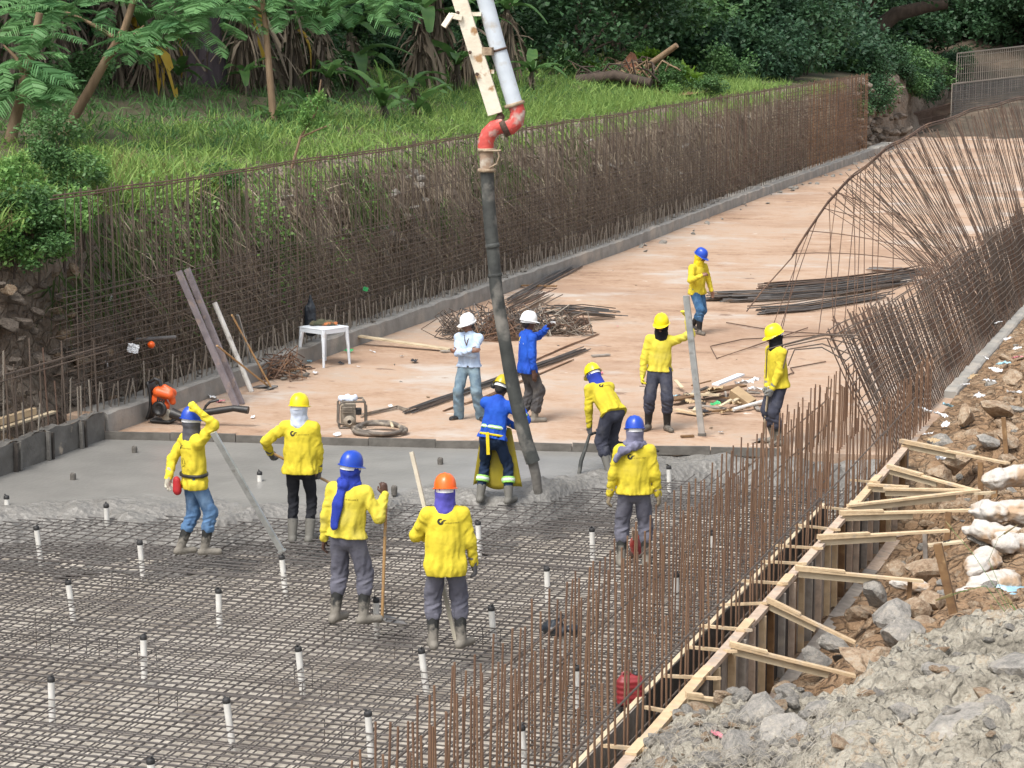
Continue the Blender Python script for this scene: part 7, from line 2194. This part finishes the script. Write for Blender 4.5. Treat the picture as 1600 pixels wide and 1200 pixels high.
S = SDF((-.25, -.2, -.05), (.25, .2, .15), .015); S.cap(npv(-.12, 0, .02), npv(.08, .02, .03), .06, .05, .03); S.warp(folds(9, .02, (16, 16, 16))); V, F = S.net()
np_obj('rag', V, F, 'cloth_white', True, loc=mp + Vector((-.04, 0, .43)), label='pale blue rag lying on top of the motor pump', cat='rag')
# hose coil
hcx = at(594, 676, .02)
co = empty('hose_coil', hcx, AZ, label='coiled grey hose lying by the motor pump', cat='hose')
b = MB(); pts = []
for i in range(61):
    a_ = i / 60 * 6.28 * 2.1 + 2.6; rr_ = .36 + .05 * math.sin(i * .5)
    pts.append((math.cos(a_) * rr_, math.sin(a_) * rr_ * .85, .035 + .05 * (i / 60) + .03 * math.sin(a_)))
b.tube(pts, .033, 10); b.build('coil', 'frame_dusty', co, True)
b = MB(); b.tube([pts[0], (pts[0][0] - .12, pts[0][1] - .1, .05)], [.04, .05], 10); b.build('hose_fitting', 'frame_dusty', co, True)
b = MB(); b.beam((.02, .38, .12), (.2, .02, .09), .035, .03); b.build('wooden_peg', 'wood_pale', None, loc=hcx, label='short pale stick lying across the coiled hose', cat='stick')
# ------------------------------------------------------------------ boards and steel on the slab
for x0, y0, x1, y1, z0, z1, wd, m, lab, cat, nm in ((541, 522, 703, 546, .2, .05, .16, 'wood_pale', 'long pale plank resting one end on the kerb beside the table', 'plank', 'plank'), (925, 556, 952, 554, .03, .03, .1, 'wood_grey', 'short grey board lying alone on the slab', 'board', 'board'), (815, 446, 870, 447, .06, .06, .12, 'wood_brown', 'short brown beam lying on the slab near the kerb', 'beam', 'beam'),
        (690, 549, 715, 547, .03, .03, .14, 'wood_grey', 'small flat board by the end of the long plank', 'board', 'board'), (1048, 625, 1160, 602, .1, .14, .2, 'wood_brown', 'wide purple brown board at the back of the debris pile', 'board', 'board'), (1118, 601, 1158, 585, .16, .2, .14, 'table_white', 'white board leaning at the top of the debris pile', 'board', 'board'), (1055, 640, 1098, 648, .06, .04, .12, 'wood_new', 'pale broken board at the left front of the debris pile', 'board', 'board'),
        (1070, 616, 1125, 617, .12, .16, .1, 'wood_pale', 'split pale board in the middle of the debris pile', 'board', 'board'), (1085, 645, 1160, 639, .04, .04, .05, 'wood_brown', 'thin dark lath along the front of the debris pile', 'lath', 'lath'), (1064, 682, 1084, 681, .02, .02, .06, 'wood_brown', 'small wood splinter at the foot of the straightedge', 'splinter', 'splinter')):
    a, c = at(x0, y0, z0), at(x1, y1, z1)
    b = MB(); b.beam(Vector((0, 0, 0)), c - a, wd, .03); b.build(nm, m, None, loc=a, label=lab, cat=cat)
a, c = at(1146, 640, .06), at(1197, 626, .12)
rod('white_pipe', a, c, .032, .03, 'pvc_white', 'white plastic pipe lying at the right front of the debris pile', 'pipe', None, True)
rb = random.Random(91)
def bundle(label, pts, n, spread, m, name='rebar_bundle', r=.011, frac=.92):
    """n long bars side by side following pts (world)"""
    root = empty(name, pts[0], label=label, cat='rebar')
    P_ = [Vector(p) - Vector(pts[0]) for p in pts]
    ax_ = (P_[-1] - P_[0]).normalized(); sd_ = ax_.cross(Vector((0, 0, 1)))
    for i in range(n):
        o = sd_ * rb.gauss(0, spread) + Vector((0, 0, abs(rb.gauss(0, spread * .45)) + r))
        t0, t1 = rb.uniform(0, 1 - frac), rb.uniform(frac, 1)
        Q = []
        for k in range(7):
            t = t0 + (t1 - t0) * k / 6
            x = t * (len(P_) - 1); a_ = int(min(len(P_) - 2, x)); q = P_[a_].lerp(P_[a_ + 1], x - a_)
            Q.append(q + o + sd_ * rb.gauss(0, spread * .12) + Vector((0, 0, abs(rb.gauss(0, .01)))))
        b = MB(); b.tube(Q, r, 5); b.build('bar', rb.choice(m), root)
    return root
G3 = ('rebar_grey', 'rebar_grey', 'rebar_dark')
bundle('long thin bundle of grey bars lying diagonally across the slab', [at(628, 649), at(760, 603), at(915, 547)], 14, .06, G3)
bundle('thin wisp of bars branching off the long diagonal bundle', [at(560, 654), at(620, 640), at(640, 646)], 4, .05, ('rebar_cement',))
bundle('bundle of grey bars lying along the kerb behind the stirrup heap', [at(796, 476, .05), at(850, 446), at(905, 417)], 16, .09, G3)
bundle('loose rusty bar lying right of the man in the blue jacket', [at(835, 565), at(880, 545), at(942, 521)], 2, .01, ('rebar_rust',))
bundle('pair of rusty bars lying in front of the long bundle', [at(690, 645), at(760, 622), at(900, 562)], 2, .02, ('rebar_rust',))
bundle('big dark stack of bars on the slab at right, lower one', [at(1106, 473), at(1200, 470), at(1300, 462), at(1430, 440)], 46, .22, ('rebar_grey', 'rebar_grey', 'rebar_dark'), 'rebar_stack', .015, .85)
bundle('low front layer of bars beside the big dark stack', [at(1178, 492), at(1260, 486), at(1400, 462)], 22, .14, G3, 'rebar_stack', .015, .85)
bundle('upper brown stack of bars on the slab at right', [at(1183, 455), at(1280, 448), at(1390, 436), at(1445, 425)], 26, .13, ('rebar_brown', 'rebar_grey', 'rebar_dark'), 'rebar_stack', .015, .88)
bundle('small farthest stack of bars on the slab at right', [at(1350, 424), at(1400, 426), at(1455, 432)], 14, .09, ('rebar_brown', 'rebar_grey'), 'rebar_stack', .015, .85)
bundle('fan of thin bars on the stirrup heap behind the hose', [at(765, 505, .15), at(810, 482, .15), at(852, 462, .05)], 22, .16, ('rebar_brown', 'rebar_cement', 'rebar_dark'))
bundle('spread of dark bars right of the stirrup heap', [at(850, 492, .25), at(900, 492, .12), at(955, 497)], 34, .2, ('rebar_grey', 'rebar_dark', 'rebar_dark'))
bundle('brown short bars lying at the right foot of the stirrup heap', [at(860, 512), at(895, 509), at(920, 508)], 10, .09, ('rebar_brown',))
def stirrups(label, x, y, w_, n, mats_, seed):
    r = random.Random(seed)
    c = at(x, y, 0)
    root = empty('stirrup_heap', c, AZ, label=label, cat='rebar')
    for i in range(n):
        s1, s2 = r.uniform(.14, .3), r.uniform(.2, .4)
        o = Vector((r.uniform(-w_, w_), r.uniform(-.25, .3), 0))
        hmax = .27 * max(0, 1 - (o.x / w_) ** 2) + .04
        o.z = r.uniform(.02, hmax)
        mt = Euler((r.uniform(-1.4, 1.4), r.uniform(-1.2, 1.2), r.uniform(0, 6.28))).to_matrix()
        P_ = [o + mt @ Vector(q) for q in ((-s1, -s2, 0), (-s1, s2, 0), (s1, s2, 0), (s1, -s2, 0), (-s1 * .8, -s2, 0))]
        for q in P_: q.z = max(.015, q.z)
        b = MB(); b.tube(P_, .0105, 5); b.build('stirrup', r.choice(mats_), root)
    return root
stirrups('heap of bent dark stirrups left of the hose, behind the folded arms man', 752, 520, .75, 55, ('rebar_dark', 'rebar_grey'), 3)
stirrups('heap of bent dark stirrups right behind the hose', 812, 522, .55, 45, ('rebar_dark', 'rebar_dark', 'rebar_grey'), 4)
stirrups('heap of brown stirrups right of the blue jacket', 868, 522, .55, 48, ('rebar_brown', 'rebar_dark', 'rebar_cement'), 5)
stirrups('small rusty bundle of cut stirrups between the two heaps', 775, 530, .25, 26, ('rebar_rust', 'rebar_brown'), 6)
stirrups('few thin stirrups lying flat by the folded arms man', 712, 530, .4, 10, ('rebar_dark',), 7)
for pts, lab in (([(1110, 541), (1120, 560), (1165, 545), (1262, 512)], 'bent loose stirrup bar lying in front of the rebar stacks'), ([(1110, 541), (1160, 530), (1260, 525), (1335, 518)], 'long thin bar bent at its left end on the slab at right'), ([(1135, 504), (1220, 518), (1300, 522), (1335, 515)], 'thin straight bar lying across the other bent bars'), ([(1300, 500), (1310, 505), (1298, 528), (1340, 517)], 'small hooked bar by the corner of the leaning mesh'), ([(1220, 590), (1240, 582), (1235, 575), (1290, 565)], 'small bent bar behind the worker at right')):
    b = MB(); a = at(*pts[0], .03); b.tube([at(x, y, .03) - a for x, y in pts], .012, 6); b.build('loose_bar', 'rebar_brown', None, loc=a, label=lab, cat='rebar')
# debris pile
mat('cardboard', (.36, .26, .15), (.28, .2, .115), 5, .85, .2, 40)
for i, (x, y, z, k, s_, lab) in enumerate(((1170, 600, .15, 'litter_white', .42, 'big crumpled white paper at the back of the debris pile'), (1185, 612, .1, 'litter_white', .36, 'crumpled white paper at the right of the debris pile'), (1118, 612, .15, 'litter_tan', .4, 'greyish crumpled cement sack on the debris pile'), (1148, 634, .06, 'litter_tan', .34, 'tan crumpled paper sack at the front of the debris pile'), (1118, 633, .06, 'litter_green', .24, 'bright green plastic wrap in the debris pile'),
        (1068, 622, .06, 'litter_dark', .3, 'black plastic at the left end of the debris pile'), (1100, 645, .04, 'litter_dark', .22, 'dark rag at the front of the debris pile'), (1085, 630, .08, 'litter_tan', .3, 'brown paper sack lying on the left of the debris pile'), (1055, 620, .05, 'litter_blue', .16, 'pale blue plastic left of the debris pile'), (1190, 630, .05, 'litter_dark', .2, 'dark scrap at the right end of the debris pile'), (1135, 645, .03, 'litter_tan', .2, 'brown leaf like scrap in front of the green wrap'))):
    litter(x, y, z, s_, k, lab, None)
b = MB(); p = at(1160, 622, .12); b.box((0, 0, 0), (.42, .2, .16), Euler((.3, .45, -.4))); b.build('cardboard_box', 'cardboard', None, loc=p, label='brown cardboard box tipped on the debris pile', cat='box', bevel=.006)
for i in range(22):
    x, y = rb.uniform(1060, 1190), rb.uniform(600, 642)
    a = at(x, y, rb.uniform(.04, .12)); a_ = rb.uniform(0, 3.1); l_ = rb.uniform(.2, .5)
    b = MB(); b.beam(Vector((0, 0, 0)), Vector((math.cos(a_) * l_, math.sin(a_) * l_, rb.uniform(-.03, .1))), rb.uniform(.03, .09), .02); b.build('wood_offcut', rb.choice(('wood_brown', 'wood_grey', 'wood_dark', 'wood_pale')), None, loc=a, label='broken wood offcut tangled in the debris pile', cat='offcut', group='offcuts in the debris pile')
# small litter on the slab
for x, y, k, s_, lab in ((647, 565, 'litter_dark', .2, 'black rag with a white scrap on the slab left of the folded arms man'), (628, 557, 'litter_white', .1, 'white scrap above the black rag'), (545, 549, 'litter_green', .18, 'green plastic bottle lying behind the table'), (533, 568, 'litter_dark', .12, 'black scrap between the table legs'), (478, 566, 'litter_blue', .2, 'pale blue plastic behind the left table leg'), (582, 550, 'litter_white', .12, 'white scrap right of the table'), (478, 575, 'litter_dark', .22, 'black plastic bag left of the table'), (460, 580, 'litter_tan', .22, 'pink and tan paper trash left of the table'),
        (492, 583, 'litter_white', .14, 'white cup scrap in front of the table'), (370, 612, 'litter_white', .12, 'small white paper by the leaning tubes'), (332, 622, 'litter_white', .2, 'grey white plastic behind the blower tube'), (345, 628, 'litter_pink', .16, 'pinkish wrapper behind the blower tube'), (575, 523, 'litter_dark', .25, 'black cloth lying on the plank near the kerb'), (936, 583, 'litter_pink', .16, 'white and red wrapper above the bent worker'), (1127, 676, 'litter_white', .12, 'white scrap in front of the debris pile'), (610, 635, 'litter_white', .1, 'tiny white scrap left of the long bundle'), (527, 680, 'litter_white', .14, 'white scrap in front of the motor pump'), (922, 608, 'litter_dark', .08, 'small dark clod left of the bent worker'), (395, 652, 'litter_white', .1, 'small white scrap below the blower tube'), (560, 573, 'litter_white', .08, 'small white scrap between table and black rag'), (965, 510, 'litter_pink', .07, 'tiny reddish scrap on the far slab')):
    litter(x, y, .02, s_, k, lab, None)
for i in range(28):
    x, y = rb.uniform(430, 1330), rb.uniform(330, 670)
    p = at(x, y, 0)
    if -16.6 < p.x < -6.2 and p.y > vj(p.x) + .3:
        stone(rb.choice(('rock_tan', 'rock_grey')), p + Vector((0, 0, .005)), rb.uniform(.02, .05), bpy.data.objects['channel_slab'], rb)
# rusty wire heap and rubble beside the leaning tools
stirrups('rusty crumpled wire heap beside the leaning shovels', 440, 590, .3, 22, ('rebar_rust', 'rebar_brown'), 12)
for i in range(16):
    p = at(rb.uniform(430, 480), rb.uniform(570, 592), .03)
    stone('rock_grey', p, rb.uniform(.04, .12), bpy.data.objects['channel_slab'], rb)
for i in range(40):
    v = rb.uniform(58, 112); p = Vector((ku(v) + rb.uniform(.05, .9), v, .03)); stone('rock_grey', p, rb.uniform(.04, .14), bpy.data.objects['channel_slab'], rb)
# ------------------------------------------------------------------ red things and rag on the mesh
mat('jerry_red', (.22, .02, .024), (.15, .014, .018), 5, .5, .15, 30, c3=(.3, .1, .09), mix3=(.58, .72), s3=5)
p = at(985, 1103, .05)
jc = empty('jerrycan', p, AZ + .25, label='red plastic jerrycan standing among the upright bars near the inner form', cat='jerrycan')
S = SDF((-.18, -.13, -.02), (.18, .13, .36), .01)
for z0 in (.06, .12, .18, .23):
    S.cap(npv(-.07, 0, z0), npv(.07, 0, z0), .065, .065, .03)
S.cap(npv(-.06, 0, .25), npv(.05, 0, .25), .055, .055, .04).cut(npv(0, 0, -1), npv(0, 0, .0))
S.warp(lambda P: .003 * np.sin(P[:, 2] * 120))
V, F = S.net(); np_obj('body', V, F, 'jerry_red', True, parent=jc)
b = MB(); b.lathe([(.03, 0), (.035, .01), (.035, .04), (.0, .045)], 12, (.055, 0, .29)); b.build('cap', 'black_plastic', jc, True)
b = MB(); b.tube([(-.09, 0, .27), (-.08, 0, .33), (-.02, 0, .335), (.01, 0, .29)], .014, 8); b.build('handle', 'jerry_red', jc, True)
b = MB(); b.box((0, 0, -.012), (.24, .16, .05)); b.build('foot', 'black_plastic', jc)
jc.scale = (.98,) * 3
p = at(1000, 868, -.12)
mv = empty('vibrator_motor', p, AZ, label='small red motor between the legs of the worker in the grey scarf', cat='motor')
b = MB(); b.lathe([(0, 0), (.1, 0), (.11, .03), (.11, .2), (.09, .25), (0, .26)], 14, (0, .12, .12), (.1, -1, 0)); b.build('housing', 'jerry_red', mv, True)
for i in range(5):
    b = MB(); b.lathe([(.105, 0), (.118, .002), (.118, .01), (.105, .012)], 14, (0, .06 - i * .035, .12), (.1, -1, 0)); b.build('cooling_fin', 'elbow_red', mv)
b = MB(); b.box((0, 0, .015), (.24, .26, .03)); b.build('base', 'rust_dark', mv)
b = MB(); b.tube([(-.08, .05, .2), (-.08, .05, .3), (-.08, -.1, .3), (-.08, -.1, .2)], .012, 8); b.build('handle', 'reducer_tan', mv)
mv.scale = (1.1,) * 3
S = SDF((-.3, -.25, -.1), (.3, .25, .3), .015); S.cap(npv(-.14, 0, .03), npv(.14, .02, .03), .07, .06, .05).cap(npv(0, 0, .05), npv(.02, 0, .17), .06, .03, .05); S.warp(folds(31, .03, (12, 12, 12))); V, F = S.net()
np_obj('rag', V, F, 'bag_black', True, loc=at(873, 988, -.08), label='crumpled black rag lying on the mesh near the upright bars', cat='rag')
